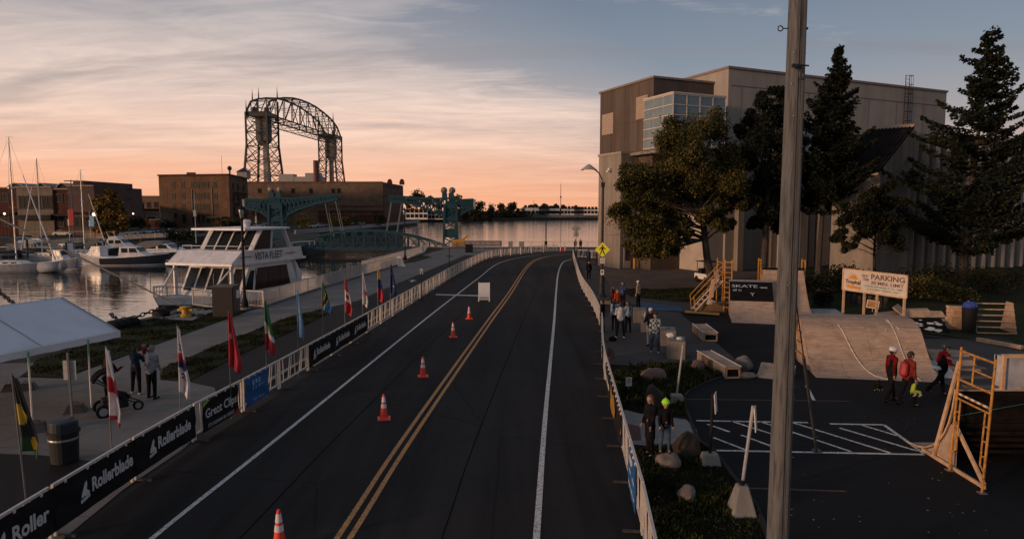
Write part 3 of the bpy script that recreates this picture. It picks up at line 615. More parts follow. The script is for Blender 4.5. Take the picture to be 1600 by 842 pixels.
# long convention-hall like warehouse
A = P(390, 350, 300); Bq = P(599, 350, 300); C = P(630, 350, 345); A = Vector((A.x - 3, 300, 0)); Bq.z = C.z = 0
lw = thing('long_warehouse', 'long low tan brick warehouse with flat roof behind the teal footbridge', 'building', A)
b = MB(); b.prism([(A.x, A.y), (Bq.x, Bq.y), (C.x, C.y), (A.x, C.y)], 0, 18.9); obj('wall', b, BRKT, lw, world=True)
b = MB()
for z in (8.4, 6.4, 4.5): b.bar(A + Vector((34, -.25, z)), Bq + Vector((0, -.25, z)), .5, .5)
b.bar(A + Vector((0, -.15, 18.95)), Bq + Vector((0, -.15, 18.95)), .8, .3); obj('band', b, mat('band_red', (.13, .06, .045), .8), lw, world=True)
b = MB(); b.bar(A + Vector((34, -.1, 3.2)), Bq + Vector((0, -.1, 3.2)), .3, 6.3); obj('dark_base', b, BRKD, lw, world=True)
D2 = (C - Bq).normalized(); N2 = Vector((D2.y, -D2.x, 0)); L2 = (C - Bq).length
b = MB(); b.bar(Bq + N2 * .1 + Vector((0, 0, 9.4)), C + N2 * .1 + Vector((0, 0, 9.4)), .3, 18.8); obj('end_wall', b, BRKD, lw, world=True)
facade_windows(lw, Bq + N2 * .2, D2, N2, [L2 * (.08 + .12 * i) for i in range(8)], (15, 10.6, 6.2), 3.2, 2.6)
facade_windows(lw, A, Vector((1, 0, 0)), Vector((0, -1, 0)), [8, 23, 31, 41, 43.5], (15.0,), 1.4, 2.0)
b = MB()
for x, w_, h_ in ((450, 7, 4.2), (496, 3.2, 15.5),): 
    c = P(x, 285, 315); (b if x != 496 else b).box((c.x, c.y, 18.9 + h_ / 2), (w_, 5, h_)) if x != 496 else None
obj('roof_unit', b, mat('unit_grey', (.27, .26, .25), .6), lw, world=True)
b = MB(); c = P(484, 285, 315); b.box((c.x, c.y, 20.4), (13, 5, 3)); b.box((c.x + 2, c.y, 21.6), (7, 4, 4)); obj('roof_unit', b, MT['unit_grey'], lw, world=True)
b = MB(); c = P(494, 285, 312); b.cyl((c.x, c.y, 18), (c.x, c.y, 29.3), 1.15, n=12); obj('chimney', b, mat('chimney_red', (.12, .04, .03), .7), lw, world=True)
b = MB(); 
for x in (609, 628): c = P(x, 285, 330); b.box((c.x, c.y, 19.6), (2.2, 2, 1.6)); b.ball((c.x, c.y, 20.6), 1.1, 8)
obj('corner_post', b, BRKD, lw, world=True)
b = MB(); c = P(404, 330, 298); b.box((c.x, c.y, 9), (9, 2, 5)); obj('blue_canopy', b, mat('blue_canopy', (.02, .14, .20), .6), lw, world=True)
# low shops on the far left
def shop(x0, x1, ytop, Y, depth, m, label, wins=None, name='brick_shop', bands=()):
    a = P(x0, 340, Y); c = P(x1, 340, Y); zt = P(x0, ytop, Y).z; a.z = c.z = 0
    t = thing(name, label, 'building', a); b = MB(); b.prism([(a.x, a.y), (c.x, c.y), (c.x, c.y + depth), (a.x, c.y + depth)], 0, zt); obj('wall', b, m, t, world=True)
    b = MB(); b.bar(a + Vector((0, -.1, zt + .1)), c + Vector((0, -.1, zt + .1)), .5, .35); obj('parapet', b, MT['coping'], t, world=True)
    Lw = c.x - a.x
    if wins:
        cols, rows, w_, h_ = wins; facade_windows(t, a, Vector((1, 0, 0)), Vector((0, -1, 0)), [Lw * f for f in cols], rows, w_, h_)
    for z, h_, mm in bands:
        b = MB(); b.bar(a + Vector((0, -.6, z)), c + Vector((0, -.6, z)), 1.2, h_); obj('awning', b, mm, t, world=True)
    return t, a, c, zt
mat('cream_wall', (.15, .12, .09), .85, .15, .8); mat('plum_wall', (.075, .040, .036), .85, .15, .8); mat('dim_glass', (.015, .013, .012), .2); mat('hall_roof', (.20, .19, .185), .6, .15, 1)
shop(-160, 28, 294, 172, 25, BRKR, 'dark red brick shop building at the far left edge behind the masts', ((.3, .5, .7, .9), (9.6, 3.4), 1.8, 2.2), bands=((5.6, .5, BLACK),))
t, a, c, zt = shop(28, 84, 293, 171, 25, MT['cream_wall'], 'cream fronted shop building with dark loft windows and black awning behind the masts', ((.2, .52, .85), (8.4,), 2.4, 3.2), bands=((4.6, 1.2, BLACK),))
shop(84, 120, 296, 171.5, 25, BRKR, 'narrow dark red shop front between cream and plum buildings', ((.3, .7), (9.5, 3.2), 1.6, 2), bands=((5.2, .6, BLACK),))
t, a, c, zt = shop(108, 149, 291, 170, 22, MT['plum_wall'], 'plum coloured shop building with stepped end wall behind the third mast', ((.25, .6), (3.4,), 2.0, 2.6), bands=((5.8, .3, BLACK),))
b = MB(); m_ = (a + c) / 2; b.prism([(a.x + 1.5, a.y), (c.x - 2.6, a.y), (c.x - 2.6, a.y + 22), (a.x + 1.5, a.y + 22)], zt, zt + 1.4); obj('stepped_gable', b, MT['plum_wall'], t, world=True)
# arched sheds on the roof line behind
for i, (x0, x1) in enumerate(((6, 52), (52, 84), (84, 118))):
    a = P(x0, 300, 182); c = P(x1, 300, 182); t = thing('arched_roof_hall', ['broad curved grey roof rising behind the cream shop front', 'middle curved grey roof between the two taller masts', 'curved grey roof behind the red shop next to plum building'][i], 'building', (a.x, a.y, 0))
    w_ = c.x - a.x; prof = [(a.x + w_ * k / 8, 10.6 + 3.0 * math.sin(math.pi * (k / 8) ** .8)) for k in range(9)]
    b = MB(); pts = [Vector((a.x, a.y, 0))] + [Vector((x, a.y, z)) for x, z in prof] + [Vector((c.x, a.y, 0))]; b.extr(pts, (0, 18, 0)); obj('hall_body', b, MT['dim_glass'], t, world=True)
    b = MB()
    for k in range(8): b.bar((prof[k][0], a.y + 9, prof[k][1] + .1), (prof[k + 1][0], a.y + 9, prof[k + 1][1] + .1), 18.8, .25, up=(0, 0, 1))
    obj('roof', b, MT['hall_roof'], t, world=True)
shop(149, 176, 318, 228, 20, BRKD, 'low dark building partly hidden by the autumn tree', ((.5,), (4,), 2, 2))
shop(205, 262, 307, 262, 20, BRKT, 'low tan building with grey roof equipment left of the brick warehouse', ((.1, .3, .5, .7, .9), (8.4,), 1.4, 2.2))
shop(178, 222, 326, 240, 12, BRKD, 'low dark brick shed right of the autumn tree', ((.3, .7), (3,), 2, 1.8))
shop(222, 252, 332, 236, 9, MT['cream_wall'], 'small cream annex beside the brick warehouse wall', ((.5,), (3,), 2, 1.8))
b = MB(); a_, c_ = P(198, 345, 222), P(250, 345, 222); b.box(((a_.x + c_.x) / 2, 222, 1.6), (c_.x - a_.x, .5, 3.2)); b.box(((a_.x + c_.x) / 2, 222, 3.3), (c_.x - a_.x + .3, .8, .3), m=1); tag(obj('garden_wall', b, [BRKD, MT['coping']]), 'long low dark brick wall between autumn tree and parked cars', 'wall')
# big round roof tank
t = thing('roof_tank', 'pale round tank standing above plum building roof', 'tank', P(153, 300, 186)); t.location.z = 9
b = MB(); b.lathe([(2.6, 0), (2.6, 3.6), (2.2, 4.4), (.3, 4.8)], 14); obj('vessel', b, MT['hall_roof'], t)
b = MB(); 
for q in range(4): b.bar((1.6 * math.cos(q * 1.57 + .7), 1.6 * math.sin(q * 1.57 + .7), -9), (1.6 * math.cos(q * 1.57 + .7), 1.6 * math.sin(q * 1.57 + .7), 0), .3, .3, up=(0, 1, 0))
obj('stand', b, DARKM, t)
# white houses across the bay
WH = mat('white_siding', (.68, .64, .60), .7, .15, .3); GR = mat('grey_siding', (.16, .15, .15), .7, .15, .3)
def far_house(x0, x1, yt, Y, m, label, ncol, rows):
    a = P(x0, 340, Y); c = P(x1, 340, Y); a.z = c.z = 0; zt = P(x0, yt, Y).z
    t = thing('waterfront_house', label, 'house', a); b = MB(); b.prism([(a.x, a.y), (c.x, a.y), (c.x, a.y + 14), (a.x, a.y + 14)], 0, zt); obj('wall', b, m, t, world=True)
    b = MB(); b.box(((a.x + c.x) / 2, a.y + 7, zt + .25), (c.x - a.x + 1, 15, .5)); obj('roof', b, DARKM, t, world=True)
    Lw = c.x - a.x; facade_windows(t, a, Vector((1, 0, 0)), Vector((0, -1, 0)), [Lw * (i + .5) / ncol for i in range(ncol)], rows, 2.2, 2.2)
    return t
hn = 0
for x0, x1, yt, m, lb in ((818, 842, 324, WH, 'white flat roofed waterfront house left of the tall mast'), (842, 858, 326, GR, 'grey waterfront house behind the second harbour mast'), (858, 874, 325, WH, 'white waterfront house just left of the radio mast'), (876, 897, 326, WH, 'pale waterfront house just right of the radio mast'), (897, 912, 327, GR, 'grey waterfront house right of the radio mast'), (912, 934, 327, WH, 'pale waterfront house touching the concert hall corner in view')):
    far_house(x0, x1, yt, 590, m, lb, 4, (9.5 - (yt - 324) * .5, 4.5))
far_house(634, 668, 329, 455, WH, 'white waterfront row house with balconies right of the brick warehouse end', 5, (5.8, 2.4))
far_house(668, 692, 331, 458, WH, 'white waterfront row house behind right end of the footbridge boom', 4, (4.6, 1.8))
far_house(757, 800, 334, 600, GR, 'low grey boathouse roof under the far trees', 4, (2.2,))
b = MB(); b.box((P(870, 340, 578).x, 578, .8), (90, 1.5, 2.4)); tag(obj('sea_wall', b, MT['quay']), 'dark far sea wall in front of the pale waterfront houses', 'wall')
def mast(px, ytop, Y, r, label, name='radio_mast', m=DARKM, arms=0):
    p_ = P(px, 340, Y); zt = P(px, ytop, Y).z; t = thing(name, label, 'mast', (p_.x, p_.y, 0)); b = MB(); b.cyl((0, 0, 0), (0, 0, zt), r, r * .5, 6); obj('pole', b, m, t)
    if arms:
        b = MB(); b.bar((-arms, 0, zt - .3), (arms, 0, zt - .3), .25, .25); b.bar((-arms * .7, 0, zt - 3), (arms * .9, 0, zt - 3), .2, .2); obj('crossarm', b, m, t)
    else:
        b = MB(); b.box((0, 0, zt * .6), (r * 4, r * 4, 1.2)); obj('bracket', b, m, t)
    return t
mast(876, 287, 580, .35, 'tall thin radio mast standing over the far shore houses')
mast(834, 313, 585, .25, 'short thin mast above the far trees')
mast(889, 318, 585, .2, 'small thin aerial right of the radio mast')
mast(114, 281, 160, .22, 'dark double crossarm utility pole in front of plum building', 'utility_pole', POLEW, 1.6)
mast(196, 294, 185, .18, 'distant two armed lamp mast above the low tan building', 'lamp_mast', DARKM, 2.4)
# ================================================================ AERIAL LIFT BRIDGE
S0 = Vector((-141.5, 374, 0)); S1 = Vector((-132.2, 500, 0)); LD = (S1 - S0).normalized(); LN = Vector((LD.y, -LD.x, 0)); LL = (S1 - S0).length
def LB(s, n, z): return S0 + LD * s + LN * n + Vector((0, 0, z))
lb = thing('lift_bridge', 'tall steel lift bridge with arched top truss on two lattice towers on the skyline', 'bridge', S0)
HWD = 5.5
prof = [(0, 60.5), (6, 67), (15, 69.8), (26, 72.2), (38, 74), (50, 74.9), (63, 75.1), (76, 74.6), (88, 73.3), (100, 71.5), (110, 69.4), (119, 66), (LL, 60)]
def topz(s):
    for (a, za), (b, zb) in zip(prof[:-1], prof[1:]):
        if s <= b: return za + (zb - za) * (s - a) / (b - a)
    return prof[-1][1]
ZL = 59.5
for side, nm in ((-HWD, 'arch_truss'), (HWD, 'arch_truss')):
    b = MB(); ss = [p[0] for p in prof]
    for a, c in zip(ss[:-1], ss[1:]):
        b.bar(LB(a, side, topz(a)), LB(c, side, topz(c)), .8, .9)
        b.bar(LB(a, side, ZL if a > 0 else topz(0)), LB(c, side, ZL if c < LL else topz(LL)), .6, .7) if 0 < a and c < LL else None
        b.bar(LB(a, side, ZL), LB(a, side, topz(a)), .4, .45, up=LD) if a > 0 else None
        if a > 0 and c < LL: b.bar(LB(a, side, ZL if a < 62 else topz(a)), LB(c, side, topz(c) if a < 62 else ZL), .4, .4); b.bar(LB(a, side, (ZL + topz(a)) / 2), LB((a + c) / 2, side, (ZL + topz((a + c) / 2)) / 2 + 1), .25, .25)
        if a > 0 and c < LL: b.bar(LB(a, side, ZL - 3.5), LB(c, side, ZL - 3.5), .45, .5); b.bar(LB(a, side, ZL - 3.5), LB((a + c) / 2, side, ZL), .22, .22); b.bar(LB((a + c) / 2, side, ZL), LB(c, side, ZL - 3.5), .22, .22)
    b.bar(LB(0, side, 60.5), LB(16, side, 60.5), .4, .4); b.bar(LB(LL - 16, side, 60.5), LB(LL, side, 60.5), .4, .4)
    obj(nm, b, TRUSS, lb, world=True)
b = MB()
for a, c in zip(ss[:-1], ss[1:]):
    b.bar(LB(a, -HWD, topz(a)), LB(a, HWD, topz(a)), .4, .4); b.bar(LB(a, -HWD, topz(a)), LB(c, HWD, topz(c)), .25, .25); b.bar(LB(c, -HWD, topz(c)), LB(a, HWD, topz(a)), .25, .25)
    if a > 0: b.bar(LB(a, -HWD, ZL), LB(a, HWD, ZL), .35, .35); b.bar(LB(a, -HWD, ZL - 3.5), LB(a, HWD, ZL - 3.5), .35, .35)
    if a > 0 and c < LL: b.bar(LB(a, -HWD, ZL), LB(c, HWD, ZL), .25, .25); b.bar(LB(a, -HWD, (ZL + topz(a)) / 2), LB(a, HWD, (ZL + topz(a)) / 2), .25, .25)
obj('cross_bracing', b, TRUSS, lb, world=True)
for base, sgn in ((0, 1), (LL, -1)):
    b = MB(); legs = []
    for s_, n_, ks, kn in ((0, -HWD - .5, -3.2, -3.5), (0, HWD + .5, -3.2, 3.5), (15, -HWD - .5, 2.6, -3.5), (15, HWD + .5, 2.6, 3.5)):
        tz = 60.5 if s_ == 0 else 68
        top = LB(base + sgn * s_, n_, tz); md = LB(base + sgn * s_, n_, 42); bt = LB(base + sgn * (s_ + ks), n_ + kn, 0)
        legs.append((bt, md, top)); b.bar(bt, md, 1.0, 1.0, up=LD); b.bar(md, top, .85, .85, up=LD)
    def at(l, z): 
        bt, md, top = l
        return bt.lerp(md, z / 42) if z < 42 else md.lerp(top, (z - 42) / (top.z - 42))
    zs = [0, 9, 18, 26, 34, 42, 50, 58]
    for i, j in ((0, 1), (2, 3), (0, 2), (1, 3)):
        for z0, z1 in zip(zs[:-1], zs[1:]):
            b.bar(at(legs[i], z0), at(legs[j], z1), .32, .32, up=LD); b.bar(at(legs[j], z0), at(legs[i], z1), .32, .32, up=LD); b.bar(at(legs[i], z1), at(legs[j], z1), .4, .4)
            m0 = (at(legs[i], z0) + at(legs[j], z0)) / 2; b.bar(m0, at(legs[i], (z0 + z1) / 2), .22, .22, up=LD); b.bar(m0, at(legs[j], (z0 + z1) / 2), .22, .22, up=LD)
    tw = obj('tower', b, TRUSS, lb, world=True)
    inv = Matrix.Translation(-lb.location)
    def sub(nm, m, mm): m.v = [tuple(inv @ Vector(v)) for v in m.v]; return obj(nm, m, mm, tw)
    b = MB(); c = LB(base + sgn * 8, .5, 51.5); b.box(c, (6.6, 6.4, 12.5), math.atan2(LN.y, LN.x)); b.add([c + Vector(v) for v in ((-3.2, -3.1, -6.2), (3.2, -3.1, -6.2), (3.2, 3.1, -6.2), (-3.2, 3.1, -6.2), (-2, -1, -8.6), (2, -1, -8.6), (2, 1, -8.6), (-2, 1, -8.6))], [(0, 1, 5, 4), (1, 2, 6, 5), (2, 3, 7, 6), (3, 0, 4, 7), (4, 5, 6, 7)])
    sub('counterweight', b, mat('counterweight', (.12, .115, .11), .8, .2, .4))
    b = MB(); c = LB(base + sgn * 9, 1.0, 22); b.box(c, (2.6, 2.4, 44), math.atan2(LN.y, LN.x)); sub('lift_shaft', b, mat('shaft', (.19, .19, .19), .7, .2, .3))
    b = MB(); c = LB(base + sgn * 8, 0, 59.5); b.box(c, (12, 15, 2.0), math.atan2(LN.y, LN.x)); b.cyl(c + LN * -4 - LD * 2 + Vector((0, 0, 2)), c + LN * -3 - LD * 2 + Vector((0, 0, 2)), 2.4, n=14); b.cyl(c + LN * 3 - LD * 2 + Vector((0, 0, 2)), c + LN * 4 - LD * 2 + Vector((0, 0, 2)), 2.4, n=14); sub('sheave_deck', b, DARKM)
    b = MB()
    for s_, n_ in ((16, -HWD), (16, HWD), (8, -HWD), (0, -HWD)): p0 = LB(base + sgn * s_, n_, topz(base + sgn * s_)); b.cyl(p0, p0 + Vector((0, 0, 6.5)), .45, .06, 6)
    sub('finial', b, DARKM)

# ================================================================ TEAL PEDESTRIAN DRAWBRIDGE
TR = G(704, 383.5); TLc = P(434, 382, 119); TLc.z = 0; TB = (TR - TLc).normalized(); TNn = Vector((TB.y, -TB.x, 0))
fb = thing('drawbridge', 'teal steel pedestrian drawbridge with two counterweight towers across the slip', 'bridge', TLc)
def lattice(b, a0, a1, c0, c1, n, w=.12):
    for k in range(n):
        p0 = a0.lerp(a1, k / n); p1 = a0.lerp(a1, (k + 1) / n); q0 = c0.lerp(c1, k / n); q1 = c0.lerp(c1, (k + 1) / n)
        b.bar(p0, q1, w, w, up=TNn); b.bar(q0, p1, w, w, up=TNn)
for base, sg in ((TLc, 1), (TR, -1)):
    HZ = 7.4; b = MB()
    for sx in (-1.05, 1.05):
        for sn in (-1.3, 1.3):
            b.bar(base + TB * sx * 1.25 + TNn * sn + Vector((0, 0, -1.6)), base + TB * sx + TNn * sn + Vector((0, 0, HZ)), .42, .42, up=TB)
    for sn in (-1.3, 1.3):
        for z0, z1 in ((0, 1.4), (3.1, 4.4), (5.2, 6.6)):
            b.bar(base + TB * -1.2 + TNn * sn + Vector((0, 0, z0)), base + TB * 1.2 + TNn * sn + Vector((0, 0, z1)), .14, .14, up=TNn); b.bar(base + TB * 1.2 + TNn * sn + Vector((0, 0, z0)), base + TB * -1.2 + TNn * sn + Vector((0, 0, z1)), .14, .14, up=TNn)
        for z0, z1 in ((1.5, 3.0), (4.5, 5.1), (6.7, 7.6)): b.bar(base + TNn * sn + Vector((0, 0, z0)), base + TNn * sn + Vector((0, 0, z1)), 2.3, .16, up=TNn)
    for z in (1.4, 3, 4.5, 6.7): b.bar(base + TNn * -1.3 + Vector((0, 0, z)), base + TNn * 1.3 + Vector((0, 0, z)), .3, .3)
    tw = obj('tower', b, TEAL, fb, world=True); inv = Matrix.Translation(-fb.location)
    def sub(nm, m, mm, par): m.v = [tuple(inv @ Vector(v)) for v in m.v]; return obj(nm, m, mm, par)
    b = MB()
    for sn in (-.3, .9): c = base + TB * (-.7 + sn) - TNn * 1.0; b.box(c + Vector((0, 0, 8.9)), (.9, .9, 1.4)); 
    sub('pedestal', b, TEAL, tw)
    b = MB()
    for sn in (-.6, .9): c = base + TB * (-.5 + sn) - TNn * 1.0; b.ball(c + Vector((0, 0, 10.05)), .62, 12)
    sub('ball_finial', b, mat('finial_brass', (.25, .19, .13), .35, .15, 3, metal=.5), tw)
    # balance beam : long arm over the slip, heavy tail over the land
    b = MB(); arm = 10.9 if sg > 0 else 11.0; tail = -5.2 if sg > 0 else -4.2
    for sn in (-1.1, 1.1):
        tp = [(tail, 8.4), (-2, 8.3), (0, 8.6), (3, 8.5), (arm, 9.2 if sg > 0 else 9.0)]
        bt = [(tail, 6.9), (-2.6, 6.2), (-1.2, 5.2), (1.2, 5.2), (4, 6.6), (7, 7.6), (arm, 8.4 if sg > 0 else 8.1)]
        T_ = [base + TB * sg * s_ + TNn * sn + Vector((0, 0, z)) for s_, z in tp]; B_ = [base + TB * sg * s_ + TNn * sn + Vector((0, 0, z)) for s_, z in bt]
        for l in (T_, B_):
            for p0, p1 in zip(l[:-1], l[1:]): b.bar(p0, p1, .3, .34)
        def zl(l, s_):
            for (a, za), (c, zc) in zip(l[:-1], l[1:]):
                if s_ <= c + 1e-6: return za + (zc - za) * (s_ - a) / (c - a)
            return l[-1][1]
        n = 22
        for k in range(n):
            s0 = tail + (arm - tail) * k / n; s1 = tail + (arm - tail) * (k + 1) / n
            f = lambda s_, l: base + TB * sg * s_ + TNn * sn + Vector((0, 0, zl(l, s_)))
            b.bar(f(s0, tp), f(s1, bt), .2, .2, up=TNn); b.bar(f(s0, bt), f(s1, tp), .2, .2, up=TNn)
        q = base + TB * sg * (tail + 1.2) + TNn * sn; b.bar(q + Vector((0, 0, 7.65)) - TB * 1.6, q + Vector((0, 0, 7.65)) + TB * 1.6, .12, 1.5)
        q0 = base + TNn * sn + Vector((0, 0, 6.7)); b.bar(q0 - TB * .9, q0 + TB * .9, .12, 2.8)
    for s_, z in ((tail, 7.6), (0, 8.5), (4, 7.6), (8, 8.4), (arm, 8.7)): b.bar(base + TB * sg * s_ - TNn * 1.1 + Vector((0, 0, z)), base + TB * sg * s_ + TNn * 1.1 + Vector((0, 0, z)), .25, .25)
    bm2 = obj('balance_beam', b, TEAL, fb, world=True)
    b = MB(); c = base + TB * sg * (tail - .15) + Vector((0, 0, 7.5)); b.bar(c - TNn * 1.2, c + TNn * 1.2, .35, 1.7); sub('counterweight', b, mat('pale_plate', (.30, .30, .30), .6), bm2)
    for k, s_ in enumerate((arm - .5, arm - 2.4)):
        b = MB(); z = 8.5
        for sn in (-1.1, 1.1): p0 = base + TB * sg * s_ + TNn * sn; b.cyl(p0 + Vector((0, 0, z)), p0 + TB * sg * 1.2 + Vector((0, 0, 1.7)), .07, n=5)
        sub('hanger_rod', b, mat('pale_steel', (.11, .14, .15), .6), bm2)
# arched deck span
N = 16; span = (TR - TLc).length
for sn in (-1.5, 1.5):
    b = MB(); pu = []; pd = []
    for k in range(N + 1):
        s_ = k / N; arch = 3.3 * math.sin(math.pi * s_) ** .85; pu.append(TLc + TB * span * s_ + TNn * sn + Vector((0, 0, -.5 + arch))); pd.append(TLc + TB * span * s_ + TNn * sn + Vector((0, 0, -.75 + .25 * math.sin(math.pi * s_))))
    for k in range(N):
        b.bar(pu[k], pu[k + 1], .34, .38); b.bar(pd[k], pd[k + 1], .34, .5)
        if 0 < k: b.bar(pu[k], pd[k], .18, .22, up=TB)
        if 0 < k < N - 1: b.bar(pu[k], pd[k + 1], .12, .12, up=TNn); b.bar(pd[k], pu[k + 1], .12, .12, up=TNn)
    obj('arch_girder', b, TEAL, fb, world=True)
b = MB()
for k in range(N):
    p0 = TLc + TB * span * k / N + Vector((0, 0, -.45 + .25 * math.sin(math.pi * k / N))); p1 = TLc + TB * span * (k + 1) / N + Vector((0, 0, -.45 + .25 * math.sin(math.pi * (k + 1) / N))); b.bar(p0, p1, 2.8, .12)
obj('deck', b, MT['worn'], fb, world=True)
b = MB()
for sn in (-1.2, 1.2):
    for z in (.3, .65): b.bar(TLc + TNn * sn + Vector((0, 0, z)), TR + TNn * sn + Vector((0, 0, z)), .05, .05)
obj('handrail', b, mat('teal_pale', (.02, .11, .16), .6), fb, world=True)
# ================================================================ CROWD BARRIERS AND BANNERS
BARW = mat('barrier_paint', (.52, .47, .42), .45, .12, 5)
BANB = mat('banner_black', (.009, .009, .010), .75, .2, 2, bump=.04, bscale=2.5, spec=.2); BANU = mat('banner_blue', (.012, .09, .26), .5, .12, 2, bump=.02, bscale=2)
BANG = mat('banner_gold', (.32, .17, .02), .6, .3, 5); LET = mat('lettering_white', (.55, .55, .55), .6, .06, 5); LETG = mat('lettering_green', (.20, .36, .04), .6, .06, 5)
def barrier_mesh(L, lattice=False):
    r = MB(); ht = 1.08
    r.bar((0, 0, ht), (L, 0, ht), .055, .055); r.bar((0, 0, .22), (L, 0, .22), .05, .05)
    for x in (.02, L - .02): r.bar((x, 0, .05), (x, 0, ht), .055, .055, up=(0, 1, 0))
    bars = MB(); n = 5
    for k in range(n):
        x = (k + .6) * L / n; d = .10 if k % 2 else -.02
        bars.bar((x - d, 0, .22), (x + d, 0, ht), .034, .025, up=(0, 1, 0)); 
        if k % 2: bars.bar((x + .16 - d, 0, .22), (x + .16 + d, 0, ht), .034, .025, up=(0, 1, 0))
    feet = MB()
    for x in (.06,): feet.bar((x, -.38, .035), (x, .38, .035), .07, .04); feet.bar((x, 0, .03), (x, 0, .25), .04, .04, up=(0, 1, 0))
    return r, bars, feet
bproto = {}
def make_barrier(p, q, label, group):
    L = (q - p).length - .04; rz = math.atan2(q.y - p.y, q.x - p.x); key = round(L, 1)
    t = thing('crowd_barrier', label, 'barrier', p, rz, group)
    if key not in bproto:
        r, bars, feet = barrier_mesh(key - .04); bproto[key] = [(n_, m_.mesh(n_, mm)) for n_, m_, mm in (('frame', r, BARW), ('slats', bars, BARW), ('foot', feet, RUST))]
    for n_, me in bproto[key]:
        o = bpy.data.objects.new(n_, me); COL.objects.link(o); o.parent = t
    return t
def resample(line, step):
    out = [line[0]]; acc = 0
    for a, b in zip(line[:-1], line[1:]):
        d = (b - a).length
        while acc + d >= step:
            t = (step - acc) / d; a = a.lerp(b, t); out.append(a); d = (b - a).length; acc = 0
        acc += d
    return out
def words(n): 
    o = ['first', 'second', 'third', 'fourth', 'fifth', 'sixth', 'seventh', 'eighth', 'ninth', 'tenth', 'eleventh', 'twelfth', 'thirteenth', 'fourteenth', 'fifteenth', 'sixteenth', 'seventeenth', 'eighteenth', 'nineteenth']
    if n < 19: return o[n]
    tens = ['twentieth', 'thirtieth', 'fortieth', 'fiftieth', 'sixtieth']; tw = ['twenty', 'thirty', 'forty', 'fifty', 'sixty']
    k = n + 1; return tens[k // 10 - 2] if k % 10 == 0 else tw[k // 10 - 2] + ' ' + o[k % 10 - 1]
lp = [p for p in bl if p.y > 0]
st0 = resample(lp, .01); 
i0 = min(range(len(st0)), key=lambda i: abs(st0[i].y - 9.95)); lpts = resample(st0[i0:], 2.76)
for k, (p, q) in enumerate(zip(lpts[:-1], lpts[1:])):
    lb_ = 'barrier panel of the left kerb row, %s one counted from the camera' % words(k)
    if k < 4: lb_ = 'black bannered ' + lb_
    make_barrier(p, q, lb_, 'white barriers along the left kerb')
SKATE = [(0, .0), (.02, .06), (.28, .06), (.30, .0)]
def skate_logo(b, o, x, z, h, s=1):
    """inline skate silhouette: tall boot, cuff and a row of wheels"""
    k = h; P_ = lambda pts: [(a * k, c * k) for a, c in pts]
    X = Vector(x); Z = Vector(z)
    flat(b, o, X, Z, P_([(.05, .30), (.62, .30), (.66, .42), (.50, .52), (.44, .62), (.50, .80), (.46, 1.0), (.34, .92), (.22, .70), (.10, .48)]), off=.006)
    for i in range(4): flat(b, o, X, Z, [(k * (.08 + .17 * i + .085 * math.cos(a)), k * (.13 + .10 * math.sin(a) + .03 * i)) for a in [j * math.pi / 5 for j in range(10)]], off=.006)
def banner(p, q, x0, x1, z0, z1, m, label, side=1, letter=None, parent_grp='advertising banners on the barriers'):
    d = (q - p).normalized(); n = Vector((d.y, -d.x, 0)) * side
    o = p + d * x0 + n * .045; L = x1 - x0
    def fn(i, j): 
        return o + d * (L * i) + Vector((0, 0, z0 + (z1 - z0) * j)) + n * ((.012 * math.sin(i * L * 9 + 2 * j) + .014 * math.sin(i * L * 3.1 + 9 * j + x0) ) * (1 - abs(2 * j - 1) * .5))
    t = thing('banner', label, 'banner', o, 0, parent_grp); b = MB(); b.grid(fn, 24, 6); b2 = [tuple(Vector(v) - n * .012) for v in b.v]; k = len(b.v); fs = [tuple(i + k for i in reversed(f)) for f in b.f]; b.v += b2; b.f += fs; b.m += [0] * len(fs)
    obj('cloth', b, m, t, world=True)
    b = MB()
    for i in range(4): c = o + d * (L * (i + .5) / 4) + Vector((0, 0, z1)); b.box(c, (.03, .05, .06))
    obj('tie', b, LET, t, world=True)
    return t, o, d, n
def lettered(t, fn, m=LET, name='lettering'):
    b = MB(); fn(b); obj(name, b, m, t, world=True)
BT = .96
def roll(k, xs, hh=.30, tail='Rollerblade', label='', x0=-.03, x1=2.74, wtxt=1.55, lead=None):
    p, q = lpts[k], lpts[k + 1]; t, o, d, n = banner(p, q, x0, x1, .16, 1.05, BANB, label)
    def f(b):
        for x in xs:
            skate_logo(b, o + d * x + Vector((0, 0, .36)) + n * .012, d, (0, 0, 1), hh * 1.5)
            put_text(b, tail, o + d * (x + .38) + Vector((0, 0, .50)) + n * .012, d, (0, 0, 1), hh, wtxt, off=.008, bold=.03)
        if lead: put_text(b, lead[0], o + d * lead[1] + Vector((0, 0, .50)) + n * .012, d, (0, 0, 1), hh, lead[2], off=.008, bold=.03)
    lettered(t, f)
roll(0, [1.25], tail='Roller', wtxt=.95, label='black banner with white skate logo at the bottom left corner of the view', lead=('de', .1, .35))
roll(1, [.75], label='black skate brand banner in front of the dark bin', wtxt=1.5)
roll(2, [.55], label='black skate brand banner below the red and white flag, left of the white gap', wtxt=1.55)
p, q = lpts[3], lpts[4]
t, o, d, n = banner(p, q, .35, 2.35, .14, 1.04, BANB, 'black hair salon banner with a green top left corner')
lettered(t, lambda b: (put_text(b, 'Great Clips', o + d * .12 + Vector((0, 0, .52)) + n * .01, d, (0, 0, 1), .27, 1.75, off=.008, bold=.015), put_text(b, "IT'S GONNA BE GREAT", o + d * .25 + Vector((0, 0, .22)) + n * .01, d, (0, 0, 1), .11, 1.45, off=.008)))
lettered(t, lambda b: flat(b, o + n * .01, d, (0, 0, 1), [(0, 1.03), (.42, 1.03), (.0, .88)], off=.008), LETG, 'corner')
lettered(t, lambda b: flat(b, o + n * .01, d, (0, 0, 1), [(1.5, .15), (1.99, .15), (1.99, .34)], off=.008), mat('corner_red', (.25, .02, .02), .6), 'corner')
p, q = lpts[4], lpts[5]
